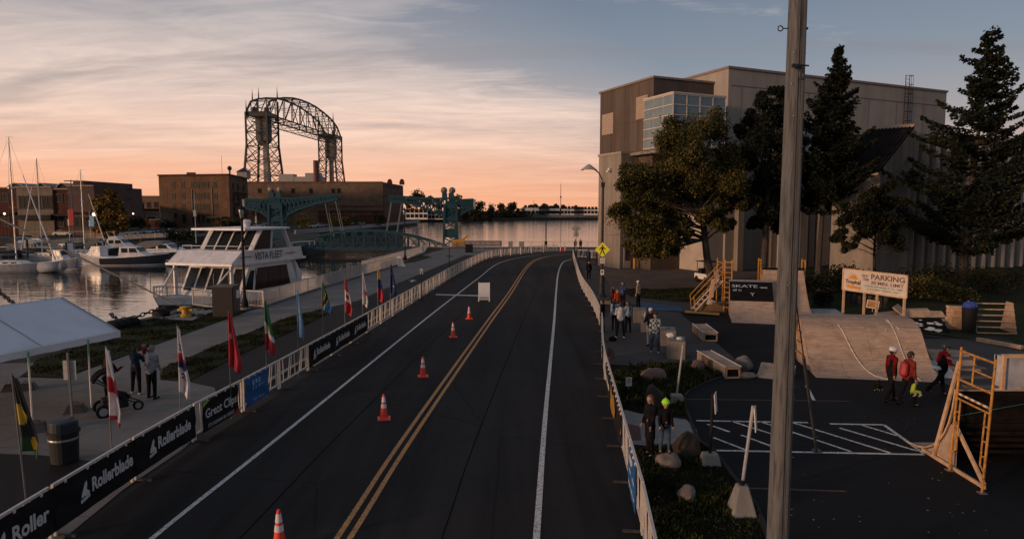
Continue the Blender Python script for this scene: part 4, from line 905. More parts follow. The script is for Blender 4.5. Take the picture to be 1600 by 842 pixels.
t, o, d, n = banner(p, q, .12, 1.75, .12, 1.06, BANU, 'blue banner between the black salon banner and the next black banners')
def blu(b):
    z = (0, 0, 1)
    for i in range(3):
        flat(b, o + d * (.42 + .22 * i) + Vector((0, 0, .74)) + n * .01, d, z, [(0, 0), (.12, 0), (.12, .17), (0, .17)]); flat(b, o + d * (.42 + .22 * i) + Vector((0, 0, .60)) + n * .01, d, z, [(0, 0), (.06, 0), (.06, .11), (0, .11)])
    put_text(b, 'essentia', o + d * .72 + Vector((0, 0, .62)) + n * .01, d, z, .07, .55); put_text(b, 'Here with you', o + d * .45 + Vector((0, 0, .22)) + n * .01, d, z, .09, .8)
mat('lettering_pale', (.25, .38, .55), .6); lettered(t, blu, MT['lettering_pale'])
roll(6, [.45, ], hh=.28, label='black skate brand banner just past the blue banner', wtxt=1.6)
roll(7, [.45], hh=.28, label='middle black skate brand banner of the far three', wtxt=1.6)
roll(8, [.45], hh=.28, label='furthest black skate brand banner, below the blue and white striped flag', wtxt=1.6)
# right hand row
rp_ = [p for p in br]; rpts = resample(rp_, 2.45)
for k, (p, q) in enumerate(zip(rpts[:-1], rpts[1:])):
    make_barrier(p, q, 'barrier panel of the right kerb row, %s one counted from the camera' % words(k), 'white barriers along the right kerb')
def rban(y0, y1, z0, z1, m, label, fn=None):
    a = min(rp_, key=lambda p: abs(p.y - y0)); b_ = min(rp_, key=lambda p: abs(p.y - y1))
    def ony(y):
        for u_, v_ in zip(rp_[:-1], rp_[1:]):
            if u_.y <= y <= v_.y: return u_.lerp(v_, (y - u_.y) / (v_.y - u_.y))
    a, b_ = ony(y0), ony(y1); t, o, d, n = banner(a, b_, 0, (b_ - a).length, z0, z1, m, label, side=-1)
    if fn: lettered(t, lambda b: fn(b, b_ + n * .05, -d, (b_ - a).length))
    return t
rban(13.7, 15.2, .02, 1.06, BANU, 'blue banner on the near end of the right barrier row', lambda b, o, x, L: ([flat(b, o, x, (0, 0, 1), [(.3 + i * .2, .72), (.42 + i * .2, .72), (.42 + i * .2, .92), (.3 + i * .2, .92)], off=.005) for i in range(3)], put_text(b, 'essentia', o + Vector((0, 0, .5)) + x * .2, x, (0, 0, 1), .12, 1.0, off=.005), put_text(b, 'Here with you', o + Vector((0, 0, .18)) + x * .15, x, (0, 0, 1), .10, 1.2, off=.005)))
rban(17.3, 18.9, .1, 1.04, BANB, 'black and gold banner beside the seated woman side of the right barriers'.replace('seated ', '')) 
t = rban(18.9, 21.3, .1, 1.04, BANB, 'black banner with a gold emblem on the right barrier row', None)
def ony(y):
    for u_, v_ in zip(rp_[:-1], rp_[1:]):
        if u_.y <= y <= v_.y: return u_.lerp(v_, (y - u_.y) / (v_.y - u_.y))
b_ = ony(21.3); a = ony(18.9); d = (a - b_).normalized(); n = Vector((d.y, -d.x, 0))
b = MB(); flat(b, b_ + n * .06, d, (0, 0, 1), [(.3, .2), (.9, .15), (1.9, .3), (2.1, .6), (1.5, .9), (.9, .75), (.4, .95), (.2, .6)], off=.005); obj('emblem', b, BANG, t, world=True)
b = MB(); put_text(b, 'Velo', b_ + n * .07 + Vector((0, 0, .4)) + d * .6, d, (0, 0, 1), .25, .9, off=.008) if False else None
rban(21.6, 24.0, .14, 1.04, BANB, 'black banner with white skate logo behind the gold emblem banner', lambda b, o, x, L: (skate_logo(b, o + x * .3 + Vector((0, 0, .35)), x, (0, 0, 1), .45), put_text(b, 'Rollerblade', o + x * .75 + Vector((0, 0, .45)), x, (0, 0, 1), .24, 1.4, off=.006, bold=.03)))
rban(26.4, 28.8, .1, 1.05, BANB, 'black banner with white skate logo at the furthest covered right barrier', lambda b, o, x, L: (skate_logo(b, o + x * .3 + Vector((0, 0, .35)), x, (0, 0, 1), .45), put_text(b, 'Rollerblade', o + x * .75 + Vector((0, 0, .45)), x, (0, 0, 1), .24, 1.4, off=.006, bold=.03)))
# far barrier ring round the end of the road (grey)
def far_row(px, label, group, step=2.5):
    l = resample(smooth_line(px, .5), step)
    for k, (p, q) in enumerate(zip(l[:-1], l[1:])): make_barrier(p, q, label % words(k), group)
far_row([(903, 403), (922, 404), (940, 407)], 'grey crowd barrier across the sidewalk beside the hall, %s from the road', 'barriers beside the hall')

# ================================================================ QUAY RAILINGS
RAILM = mat('rail_grey', (.38, .38, .375), .55, .12, 4, metal=.3)
def railing(p, q, label, group, h=1.1, nb=None, solid=False, step=2.4):
    L = (q - p).length; t = thing('quay_railing', label, 'railing', p, math.atan2(q.y - p.y, q.x - p.x), group)
    b = MB(); n = max(1, round(L / step))
    b.bar((0, 0, h), (L, 0, h), .06, .05); b.bar((0, 0, .12), (L, 0, .12), .05, .05); obj('rail', b, RAILM, t)
    for k in range(n + 1): 
        b = MB(); b.bar((L * k / n, 0, 0), (L * k / n, 0, h + .03), .07, .07, up=(0, 1, 0)); obj('post', b, RAILM, t)
    b = MB(); k = 0; st = .13
    while k * st < L: b.bar((k * st, 0, .12), (k * st, 0, h), .05 if solid else .022, .022, up=(0, 1, 0)); k += 1
    obj('balusters', b, RAILM, t)
    return t
def zz(px): v = G(*px); return v
railing(zz((302, 478)), zz((347, 484)), 'grey steel railing left of the brown cabinet in front of the boat bow', 'quay railings', h=1.2)
railing(zz((373, 478)), zz((412, 481)), 'short grey railing right of the brown cabinet', 'quay railings', h=1.1)
railing(zz((412, 480)), zz((481, 457)), 'grey panelled railing beside the white boat, nearest length', 'quay railings', solid=True)
railing(zz((481, 457)), zz((560, 433)), 'grey panelled railing beyond the stern of the white boat', 'quay railings', solid=True)
railing(zz((560, 433)), zz((621, 415)), 'grey panelled railing behind the second street lamp, lower length', 'quay railings', solid=True)
railing(zz((566, 424)), zz((660, 396)), 'long grey ramp railing leading up to the teal drawbridge', 'quay railings', solid=True)
railing(zz((662, 395)), zz((668, 387.6)), 'very short grey railing at the drawbridge landing corner', 'quay railings')
railing(zz((668, 387.5)), zz((728, 387.5)), 'grey railing below the right teal drawbridge tower', 'quay railings')
b = MB(); p = G(622, 417); b.extr([p, p + Vector((-.2, 0, 1.2)), p + Vector((.25, 0, 1.2)), p + Vector((.9, 0, 0))], (0, .05, 0)); tag(obj('leaning_board', b, WHITE), 'white board leaning on the end of the quay railing', 'board')
fr = [(728, 387.5), (762, 387.4), (795, 387.4), (830, 387.4), (865, 387.3), (900, 387.3), (936, 387.3)]
for k, (a, c) in enumerate(zip(fr[:-1], fr[1:])): railing(zz(a), zz(c), 'thin grey waterfront railing at road end, %s length from the teal tower' % words(k), 'waterfront railings at the road end')
# waterfront banner
p = P(725, 386, 114.5); q = P(784, 386, 114.5); t = thing('banner', 'long pale printed banner hung on the waterfront railing at road end', 'banner', (p.x, p.y, 0))
b = MB(); b.box(((p.x + q.x) / 2, 114.5, .75), (q.x - p.x, .05, .95)); obj('cloth', b, mat('banner_brown', (.13, .07, .06), .7), t, world=True)
b = MB(); put_text(b, 'DULUTH INLINE MARATHON', Vector((p.x + .3, 114.46, .5)), (1, 0, 0), (0, 0, 1), .5, q.x - p.x - .6, off=.004, bold=.03); obj('lettering', b, WHITE, t, world=True)
for k, (px, w_) in enumerate(((798, .7), (815, .9))):
    p = P(px, 386, 114.6); b = MB(); b.box((p.x, 114.6, .62), (w_, .06, 1.0)); tag(obj('railing_notice', b, RAILM), ['left grey notice panel on the waterfront railing', 'right grey notice panel on the waterfront railing'][k], 'sign')

# ================================================================ CONES, A-BOARD
def cone(p, label, h=.80, name='traffic_cone'):
    t = thing(name, label, 'cone', p, 0, 'traffic cones down the closed lane')
    r = lambda z: .135 - .105 * (z / h)
    b = MB(); b.box((0, 0, .025), (.40, .40, .05), .2); obj('base', b, ORANGE, t, auto=.01)
    b = MB(); b.lathe([(r(.05) + .02, .05), (r(.08), .09), (r(h - .02), h - .02), (r(h) * .7, h)], 16); obj('body', b, ORANGE, t, smooth=False)
    for z0, z1 in ((.38, .50), (.56, .72)):
        b = MB(); b.lathe([(r(z0) + .006, z0), (r(z1) + .006, z1)], 16); obj('reflective_band', b, REFL, t)
    return t
CP = [((437, 858), 'nearest orange cone cut by the bottom edge'), ((600, 655), 'orange cone second nearest the camera'), ((661, 588.5), 'middle orange cone of the five'), ((708, 527), 'orange cone second from the white board'), ((733, 498.5), 'orange cone closest to the white board')]
for px, lb_ in CP: cone(G(*px), lb_)
for px, lb_, g_ in (((876, 393.5), 'left small far orange cone by the road end', 0), ((883, 393), 'right small far orange cone by the road end', 0)): cone(G(*px), lb_, h=.9)
t = thing('sandwich_board', 'white A-frame board standing on the road beyond the cones', 'sign board', G(756.5, 470))
b = MB(); 
for s_ in (-1, 1):
    for x in (-.38, .38): b.bar((x, s_ * .32, .0), (x, s_ * .06, 1.33), .06, .05, up=(0, 1, 0))
    b.bar((-.38, s_ * .30, .14), (.38, s_ * .30, .14), .05, .05)
obj('frame', b, WHITE, t)
for s_ in (-1, 1):
    b = MB(); b.box((0, s_ * .175, .80), (.72, .03, 1.02), rx=s_ * .2); obj('panel', b, mat('aboard', (.58, .58, .60), .4, .05, 3), t)
b = MB()
for s_ in (-1, 1): b.box((s_ * .38, -.33, .04), (.09, .22, .08))
obj('foot', b, WHITE, t)

# ================================================================ STREET LAMPS, SIGNS, POLES
def acorn_lamp(px, ytop, label):
    p = G(*px); Y = p.y; zt = P(px[0], ytop, Y).z; t = thing('street_lamp', label, 'street lamp', p, 0, 'black promenade lamps')
    b = MB(); b.lathe([(.34, 0), (.34, .18)], 12); obj('plinth', b, MT['conc'], t)
    b = MB(); b.lathe([(.24, .18), (.22, .5), (.13, .75), (.09, 1.1), (.075, zt - 1.0), (.12, zt - .95), (.08, zt - .85)], 12); obj('post', b, BLACK, t)
    b = MB(); b.lathe([(.10, zt - .85), (.19, zt - .45), (.17, zt - .30)], 8); hd = obj('lantern', b, mat('lantern_glass', (.28, .28, .27), .3), t)
    b = MB(); b.lathe([(.26, zt - .30), (.20, zt - .18), (.06, zt - .06), (.03, zt + .1)], 10)
    for k in range(4): a = k * 1.571; b.bar((.11 * math.cos(a), .11 * math.sin(a), zt - .86), (.2 * math.cos(a), .2 * math.sin(a), zt - .3), .03, .03, up=(0, 1, 0))
    obj('lamp_cap', b, BLACK, hd)
    return t
acorn_lamp((383, 484), 320, 'tall black lamp post standing in front of the white boat')
acorn_lamp((633, 409), 325, 'tall black lamp post in front of the teal drawbridge boom')
t = thing('street_lamp', 'thin dark lamp pole at the road end against the water', 'street lamp', G(853, 391)); zt = P(853, 322, G(853, 391).y).z
b = MB(); b.lathe([(.16, 0), (.1, .4), (.07, zt - .3)], 8); obj('post', b, BLACK, t); b = MB(); b.lathe([(.1, zt - .3), (.22, zt - .1), (.08, zt + .2)], 8); obj('lantern', b, BLACK, t)
# curved lamp with pedestrian sign
p = G(940, 464); Y = p.y; t = thing('street_lamp', 'dark curved-arm street lamp carrying the yellow pedestrian sign', 'street lamp', p)
b = MB(); b.lathe([(.36, 0), (.34, .12), (.24, .2), (.16, 1.4), (.11, 2.0), (.09, 8.2), (.07, 8.25)], 12); obj('post', b, DARKM, t)
b = MB(); b.tube([(0, 0, 8.1), (-.05, 0, 8.7), (-.3, 0, 9.2), (-.72, 0, 9.55), (-.95, 0, 9.62)], .05, 6); b.box((0, 0, 8.35), (.26, .26, .35)); obj('arm', b, DARKM, t)
b = MB(); b.lathe([(.62, 9.42), (.5, 9.52), (.14, 9.80), (.05, 9.85)], 14, c=(-1.05, 0, 0)); hd = obj('lamp_shade', b, GALVM, t)
b = MB(); b.lathe([(.32, 9.36), (.40, 9.43)], 12, c=(-1.05, 0, 0)); obj('bulb', b, mat('lamp_glow', (.9, .5, .25), .4, emit=(1, .48, .2, .8)), hd)
t = thing('pedestrian_sign', 'yellow diamond pedestrian crossing sign on the curved lamp post', 'sign', (p.x, p.y - .16, 0)); zc = P(941, 390, Y).z
def plate(pts, th=.02): 
    b = MB(); b.extr([Vector((x, 0, z)) for x, z in pts], (0, th, 0)); return b
D_ = .56; b = plate([(0, zc - D_), (D_, zc), (0, zc + D_), (-D_, zc)]); obj('plate', b, mat('sign_yellow', (.70, .62, .03), .45, .05, 3, emit=(.7, .62, .03, .10)), t)  # yellow plate has a slight added glow, though nothing lights it from within
b = MB(); o = Vector((0, 0, zc)); X = Vector((1, 0, 0)); Z = Vector((0, 0, 1))
f_ = lambda pts: flat(b, o, X, Z, pts, off=.004)
f_([(.06 * math.cos(a) + .0, .30 + .06 * math.sin(a)) for a in [i * .628 for i in range(10)]])
f_([(-.09, .21), (.08, .22), (.07, -.02), (-.07, -.02)]); f_([(.02, .0), (.07, -.02), (.11, -.17), (.20, -.33), (.12, -.36), (.03, -.18)]); f_([(-.06, .0), (.0, -.02), (-.04, -.18), (-.16, -.36), (-.22, -.32), (-.11, -.16)])
f_([(-.09, .21), (-.05, .14), (-.17, .04), (-.16, -.04), (-.22, -.02), (-.22, .07)]); f_([(.06, .21), (.07, .13), (.16, .07), (.21, -.02), (.25, .02), (.19, .13)])
obj('walking_figure', b, BLACK, t)
b = MB(); 
for s_ in (-.05, .05):
    f_([(s_ + 0 * 1, .0)] * 0 or [(0, 0), (0.001, 0), (0, .001)]) if False else None
for k, (py_, nm, lb_, mm, w_, h_) in enumerate(((407, 'no_parking_sign', 'small white sign with purple ring below the yellow diamond', WHITE, .17, .2), (425, 'notice_plate', 'small white plate lowest on the curved lamp post', WHITE, .13, .2))):
    z = P(941, py_, Y).z; t2 = thing(nm, lb_, 'sign', (p.x + .0, p.y - .20, 0)); b = plate([(-w_, z - h_), (w_, z - h_), (w_, z + h_), (-w_, z + h_)]); obj('plate', b, mm, t2)
    b = MB(); c = Vector((0, 0, z))
    if k == 0:
        ring = [(.12 * math.cos(a), .12 * math.sin(a)) for a in [i * .449 for i in range(14)]]
        for (a1, a2), (c1, c2) in zip(ring, ring[1:] + ring[:1]): flat(b, c, X, Z, [(a1, a2), (c1, c2), (c1 * .72, c2 * .72), (a1 * .72, a2 * .72)])
        obj('ring', b, mat('purple', (.12, .02, .16), .6), t2)
    else: flat(b, c, X, Z, [(-.07, -.04), (.05, -.04), (.05, .10), (-.07, .10)]); obj('symbol', b, DARKM, t2)
# far diamond signs on a post
p = G(900, 393); t = thing('road_sign', 'grey backed diamond and square signs on a post at road end', 'sign', p); Y = p.y
b = MB(); zt = P(900, 355, Y).z; b.cyl((0, 0, 0), (0, 0, zt), .05, n=6); obj('post', b, GALVM, t)
z = P(900, 357, Y).z; b = plate([(0, z - .75), (.75, z), (0, z + .75), (-.75, z)]); obj('diamond_plate', b, GALVM, t); z = P(900, 366.5, Y).z; b = plate([(-.4, z - .35), (.4, z - .35), (.4, z + .35), (-.4, z + .35)]); obj('square_plate', b, GALVM, t)
# near-left post with sign back, bin
p = G(118, 716); t = thing('road_sign', 'grey back of a small sign on a steel post beside the dark bin', 'sign', p); Y = p.y
top = P(106, 560, Y); b = MB(); b.bar((0, 0, 0), (top.x - p.x, 0, top.z + .15), .05, .04, up=(0, 1, 0)); obj('post', b, mat('post_dark', (.075, .085, .095), .7), t)
c = P(107, 579, Y); b = MB(); b.box((c.x - p.x, .05, c.z), (.34, .015, .52), auto) if False else b.box((c.x - p.x, .05, c.z), (.34, .015, .52)); obj('plate', b, GALVM, t, auto=.04)
p = G(102, 722); t = thing('trash_bin', 'dark round lidded rubbish bin beside the near left sign post', 'bin', p)
b = MB(); b.lathe([(.27, 0), (.31, .05), (.34, .78), (.38, .80), (.38, .86), (.35, .87)], 22); obj('bin_body', b, mat('bin_dark', (.006, .007, .009), .8, .2, 4), t, smooth=False)
b = MB(); b.lathe([(.335, .87), (.335, 1.08), (.31, 1.12), (.12, 1.15)], 22); obj('lid', b, mat('bin_lid', (.008, .016, .026), .5, .2, 4), t)
b = MB(); b.lathe([(.345, .62), (.35, .64), (.35, .66), (.345, .68)], 22); obj('band', b, GALV, t)
# cabinet, cleat, chain
t = thing('utility_cabinet', 'brown metal utility cabinet beside the quay railing and the white boat', 'cabinet', G(352, 496))
cw = 1.55; b = MB(); b.box((-.15, .55, .92), (1.25, 1.05, 1.84)); obj('cabinet_body', b, mat('cabinet_brown', (.008, .0065, .0055), .7, .2, 2), t, auto=.02)
b = MB(); b.box((-.15, .55, 1.88), (1.36, 1.15, .08)); obj('cabinet_top', b, mat('cabinet_tan', (.075, .06, .05), .7, .15, 3), t)
b = MB(); b.box((.495, .55, 1.05), (.03, .95, 1.55)); dr = obj('door', b, MT['cabinet_tan'], t); b = MB(); b.box((.52, .7, 1.35), (.02, .45, .5)); obj('notice', b, WHITE, dr)
t = thing('mooring_cleat', 'yellow mooring bollard on a concrete pad near the boat bow', 'bollard', G(290, 496)); t.location.z = .06
b = MB(); b.lathe([(.34, 0), (.30, .12), (.2, .16), (.2, .45), (.3, .52), (.3, .6), (.1, .66)], 12); b.bar((-.45, 0, .42), (.45, 0, .42), .16, .14); obj('bollard', b, mat('cleat_yellow', (.45, .24, .02), .6, .2, 5), t)
def chain(pts, label, r=.10, name='mooring_chain'):
    t = thing(name, label, 'chain', pts[0]); k = 0
    b = MB(); L = resample([Vector(p) for p in pts], .34)
    for a, c in zip(L[:-1], L[1:]):
        d = (c - a).normalized(); s_ = Vector((d.y, -d.x, 0)).normalized() if k % 2 else Vector((0, 0, 1)); m_ = (a + c) / 2
        ring = [m_ + d * (.21 * math.cos(i * .785)) + s_ * (.11 * math.sin(i * .785)) for i in range(9)]; b.tube(ring, .035, 5); k += 1
    obj('links', b, RUST, t, world=True); b = MB(); b.cyl(pts[0], Vector(pts[0]) + Vector((0, 0, .1)), .12, n=8); obj('anchor_ring', b, RUST, t, world=True)
    return t
chain([G(175, 513) + Vector((0, 0, .75)), G(185, 508) + Vector((0, 0, .3)), G(210, 503) + Vector((0, 0, .25)), G(240, 497) + Vector((0, 0, .45)), G(266, 489) + Vector((0, 0, .5))], 'heavy rusty mooring chain lying along the quay edge')
chain([P(-12, 440, 33), P(0, 457, 32), P(34, 484, 30)], 'dark chain hanging in the upper left above the tent')
# dark bumper logs on quay
for k, px in enumerate(((178, 515), (190, 512), (205, 509), (252, 495))):
    b = MB(); c = G(*px); b.ball(c + Vector((0, 0, .2)), .45, 10, sc=(1.3, .8, .75)); o = obj('rubber_fender', b, BLACK, smooth=True); tag(o, 'black rubber fender lump on the quay edge, %s from the tent' % words(k), 'fender', 'black fenders on the quay edge')
# bin and yellow machine near landing
t = thing('trash_bin', 'small dark square bin near the waterfront railing', 'bin', G(733, 394.5)); b = MB(); b.box((0, 0, .6), (1.1, .8, 1.2)); obj('bin_body', b, BLACK, t); b = MB(); b.box((0, 0, 1.24), (1.2, .9, .1)); obj('lid', b, DARKM, t)
b = MB(); p = G(717, 386.5) + Vector((0, -1, 0)); YM = mat('machine_yellow', (.45, .22, .02), .6)
b.box(p + Vector((0, 0, .8)), (2.2, 1, 1.2)); b.bar(p + Vector((.6, 0, 1.3)), p + Vector((1.6, 0, 2.0)), .5, .4); b.cyl(p + Vector((-.6, -.6, .5)), p + Vector((-.6, .6, .5)), .45, n=10); tag(obj('yellow_winch', b, YM), 'yellow winch machine at the foot of the right teal tower', 'machine')
t = thing('railing_table', 'low grey table and bench by the waterfront banner', 'table', G(745, 394)); b = MB(); b.box((0, 0, .75), (1.9, .8, .08)); obj('table_top', b, GALVM, t)
for x in (-.8, .8): b = MB(); b.box((x, 0, .36), (.1, .6, .7)); obj('leg', b, GALVM, t)
# small posts on the trail verge
for k, (px, yt) in enumerate((((659, 470), 424), ((702, 423), 383))):
    p = G(*px); zt = P(px[0], yt, p.y).z; t = thing('marker_post', ['thin dark post with a small pale head behind the left barriers', 'thin grey post on the far promenade verge'][k], 'post', p)
    b = MB(); b.cyl((0, 0, 0), (0, 0, zt), .045, n=6); obj('post', b, DARKM, t); b = MB(); b.box((0, 0, zt), (.22, .05, .42)); obj('head', b, GALVM, t)
b = MB(); p = G(702, 401); b.lathe([(.55, 0), (.5, .12), (.15, .18)], 12, c=p); tag(obj('base_plate', b, DARKM), 'dark round base plate on the far promenade', 'base plate')
# utility pole with guy wire
pb = P(1215, 842, 10.3); pt = P(1247, 0, 10.3); ax = (pt - pb).normalized(); base = pb - ax * ((pb.z) / ax.z)
t = thing('utility_pole', 'large weathered wooden utility pole rising past the top of the picture', 'utility pole', (base.x, base.y, 0))
b = MB(); z0 = Vector((0, 0, 0)); Lp = 12.5 / ax.z; pts = [ax * (Lp * k / 10) for k in range(11)]; rr = [.175 - .0058 * k for k in range(11)]
b.grid(lambda i, j: ax * (Lp * i) + Vector((math.cos(6.2832 * j), math.sin(6.2832 * j), 0)) * (.175 - .058 * i) * (1 + .012 * math.sin(25 * j + 3 * i) + .01 * math.sin(57 * j)), 30, 64)
obj('shaft', b, POLEW, t, smooth=True)
b = MB(); q = [ax * (Lp * k / 10) + Vector((.055, -(rr[k] + .012), 0)) for k in range(0, 11)]; b.tube(q, .022, 6); q = [ax * (Lp * k / 10) + Vector((-.02, -(rr[k] + .006), 0)) for k in range(0, 11)]; b.tube(q, .009, 5); obj('conduit', b, mat('conduit_grey', (.055, .06, .065), .7), t)
b = MB(); zz_ = P(1237, 45, 10.3); c = Vector((zz_.x, zz_.y, zz_.z)) - t.location; b.bar(c, c + Vector((-.14, 0, 0)), .014, .014); ring = [c + Vector((-.17 + .04 * math.cos(i * .7), 0, .04 * math.sin(i * .7))) for i in range(10)]; b.tube(ring, .009, 5); b.ball(c + Vector((.23, 0, 0)), .022, 6); obj('eye_bolt', b, DARKM, t)
b = MB(); zz_ = P(1241, 103, 10.2); c = Vector((zz_.x, zz_.y - .09, zz_.z)) - t.location; b.bar(c + Vector((-.06, 0, 0)), c + Vector((.18, 0, -.02)), .02, .02); ring = [c + Vector((.07 + .03 * math.cos(i * .7), 0, -.13 + .09 * math.sin(i * .7))) for i in range(10)]; b.tube(ring, .007, 5); b.box(c + Vector((-.03, 0, -.02)), (.09, .04, .05)); obj('wire_clamp', b, DARKM, t)
random.seed(3); b = MB()
for k in range(26):
    s_ = Lp * (.1 + .85 * random.random()); a = random.uniform(-2.6, -.5); i = min(9, int(s_ / Lp * 10)); c = ax * s_ + Vector((math.cos(a) * rr[i], math.sin(a) * rr[i], 0)); b.ball(c, random.uniform(.008, .018), 6)
obj('staples', b, GALV, t)
an = G(1276, 706); gtop = P(1233, 392, 10.2); 
t = thing('guy_wire', 'dark guy wire with steel guard running from the pole to the car park', 'guy wire', an); b = MB(); b.cyl(an, gtop, .012, n=5); obj('cable', b, DARKM, t, world=True)
gd = (gtop - an).normalized(); b = MB(); b.cyl(an, an + gd * 6.2, .032, n=8); b.box(an + Vector((0, 0, .03)), (.2, .2, .06)); obj('guard', b, mat('guard_grey', (.07, .08, .085), .5), t, world=True)
# ================================================================ NATIONAL FLAGS ON THE BARRIERS
FC = {k: mat('flag_' + k, c, .75, .08, 6) for k, c in dict(red=(.36, .02, .03), white=(.56, .54, .56), green=(.02, .13, .05), blue=(.05, .20, .42), navy=(.012, .03, .12), yellow=(.55, .33, .02), black=(.012, .012, .012), sky=(.16, .38, .62), dkgreen=(.012, .06, .02)).items()}
def flag(base, ztop, sc, ncol, colour, label, group='national flags on the left barriers', drop=None, droop=.30, ph=0.0, lean=0.0):
    """limp flag: pole plus cloth hanging in folds beside it. colour(u, v) -> material key; u across, v down"""
    t = thing('flag', label, 'flag', base, 0, group); L = ztop; top = Vector((lean, 0, ztop))
    b = MB(); b.cyl((0, 0, .05), top, .015, n=6); obj('pole', b, mat('flag_pole_grey', (.13, .13, .13), .6), t)
    ks = sorted(set(colour(i / 24, j / 36) for i in range(24) for j in range(36))); mats = [FC[k] for k in ks]
    hgt = sc; W_ = droop; nu, nv = 24, 36; b = MB()
    def fn(i, j):
        w_ = W_ * (.22 + .78 * min(1, j * 1.25)) * (1 - .35 * max(0, j - .8) * 5 * .4)
        z = -hgt * (j * (.86 + .14 * i) + .06 * i * (1 - j))
        x = w_ * i; y = .05 * math.sin(i * 9 + ph + j * 2) * (.3 + j) + .03 * math.sin(i * 17 + ph)
        q = top + Vector((0, 0, -.03)) + Vector((x, y, z)); q.x -= lean * (-z) / max(ztop, .1); return q
    n = len(b.v); vs = [fn(i / nu, j / nv) for i in range(nu + 1) for j in range(nv + 1)]
    fs = []; ms = []
    for i in range(nu):
        for j in range(nv):
            fs.append((i * (nv + 1) + j, (i + 1) * (nv + 1) + j, (i + 1) * (nv + 1) + j + 1, i * (nv + 1) + j + 1)); ms.append(ks.index(colour((i + .5) / nu, (j + .5) / nv)))
    b.v = vs; b.f = fs; b.m = ms; o = obj('cloth', b, mats, t, smooth=True); so_ = o.modifiers.new('thick', 'SOLIDIFY'); so_.thickness = .006
    return t
def circ(u, v, cu, cv, ru, rv): return ((u - cu) / ru) ** 2 + ((v - cv) / rv) ** 2 < 1
def f_brazil(u, v): return 'yellow' if (circ(u, v, .35, .5, .3, .13) or circ(u, v, .7, .86, .2, .09)) else ('white' if u < .12 and v < .75 else ('dkgreen' if v > .8 else 'black'))
def f_rw(u, v): return 'red' if .38 < v < .62 or (v > .95) else 'white'
def f_korea(u, v):
    if circ(u, v, .5, .5, .55, .13): return 'red' if v < .5 - .06 * (u - .5) else 'navy'
    if (.22 < v < .33 or .69 < v < .80) and .25 < u < .75 and int(v * 36) % 2: return 'black'
    return 'white'
def f_turkey(u, v): return 'white' if circ(u, v, .35, .42, .22, .06) and not circ(u, v, .45, .42, .17, .05) else 'red'
def f_mex(u, v):
    if circ(u, v, .45, .52, .16, .05): return 'yellow'
    return 'green' if (v < .42 + .25 * u) else ('white' if v < .66 + .1 * u else 'red')
def f_arg(u, v): return 'yellow' if circ(u, v, .5, .48, .16, .04) else ('white' if .36 < u < .64 else 'sky')
def f_tanz(u, v):
    d = v - (.85 - .55 * u) 
    return 'black' if abs(d) < .10 else ('yellow' if abs(d) < .16 else ('green' if d < 0 else 'blue'))
def f_can(u, v): return 'white' if (.36 < v < .68 and not circ(u, v, .5, .52, .24, .07)) else 'red'
def f_jap(u, v): return 'red' if circ(u, v, .75, .58, .26, .08) else 'white'
def f_col(u, v): return 'yellow' if v < .36 - .1 * u else ('navy' if v < .60 else 'red')
def f_navy(u, v): return 'white' if (circ(u, v, .5, .3, .1, .04) or circ(u, v, .6, .7, .1, .03)) else 'navy'
def lnear(y):
    for a, c in zip(bl[:-1], bl[1:]):
        if a.y <= y <= c.y: return a.lerp(c, (y - a.y) / (c.y - a.y))
# px of pole foot on barrier, top row, bottom row of cloth
for (pxb, ybase, xt, yt, yb, col, wd, lb_, ph) in [
    ((56, 838), 0, 18, 583, 713, f_brazil, .44, 'dark green and yellow flag nearest the camera beside the tent leg', 0.4),
    ((186, 768), 0, 165, 540, 664, f_rw, .30, 'white flag with a broad red band in front of the stroller', 1.0),
    ((285, 702), 0, 277, 508, 623, f_korea, .30, 'white flag with red and navy disc and black bars', 2.0),
    ((363, 657), 0, 357, 486, 583, f_turkey, .34, 'plain deep red flag with a white crescent', 3.0),
    ((419, 621), 0, 414, 468, 556, f_mex, .30, 'green white and red flag between the red flag and the striped blue flag', 4.0),
    ((469, 590), 0, 464, 453, 531, f_arg, .25, 'light blue and white striped flag', 5.0),
    ((507, 565), 0, 503, 440, 489, f_tanz, .40, 'green black and blue flag with yellow diagonal edges', 6.0),
    ((541, 543), 0, 538, 432, 494, f_can, .38, 'red and white flag with a red leaf', 7.0),
    ((570, 525), 0, 566, 423, 481, f_jap, .30, 'white flag with a small red spot', 8.0),
    ((592, 511), 0, 590, 418, 474, f_col, .36, 'yellow navy and red flag second from the far end', 9.0),
    ((611, 499), 0, 610, 411, 464, f_navy, .36, 'dark navy flag furthest along the left barriers', 10.0)]:
    g_ = G(*pxb); pz = lnear(g_.y) + Vector((-.10, 0, 0)); tp = P(xt, yt, pz.y); bt = P(xt, yb, pz.y); pz.x += (tp.x - pz.x) * .75
    flag(pz, tp.z, tp.z - bt.z, 24, col, lb_, droop=wd, ph=ph, lean=max(-.35, min(.35, tp.x - pz.x)))

# ================================================================ TENT
TENT = mat('tent_white', (.60, .63, .68), .6, .06, .8, bump=.03, bscale=1.5)
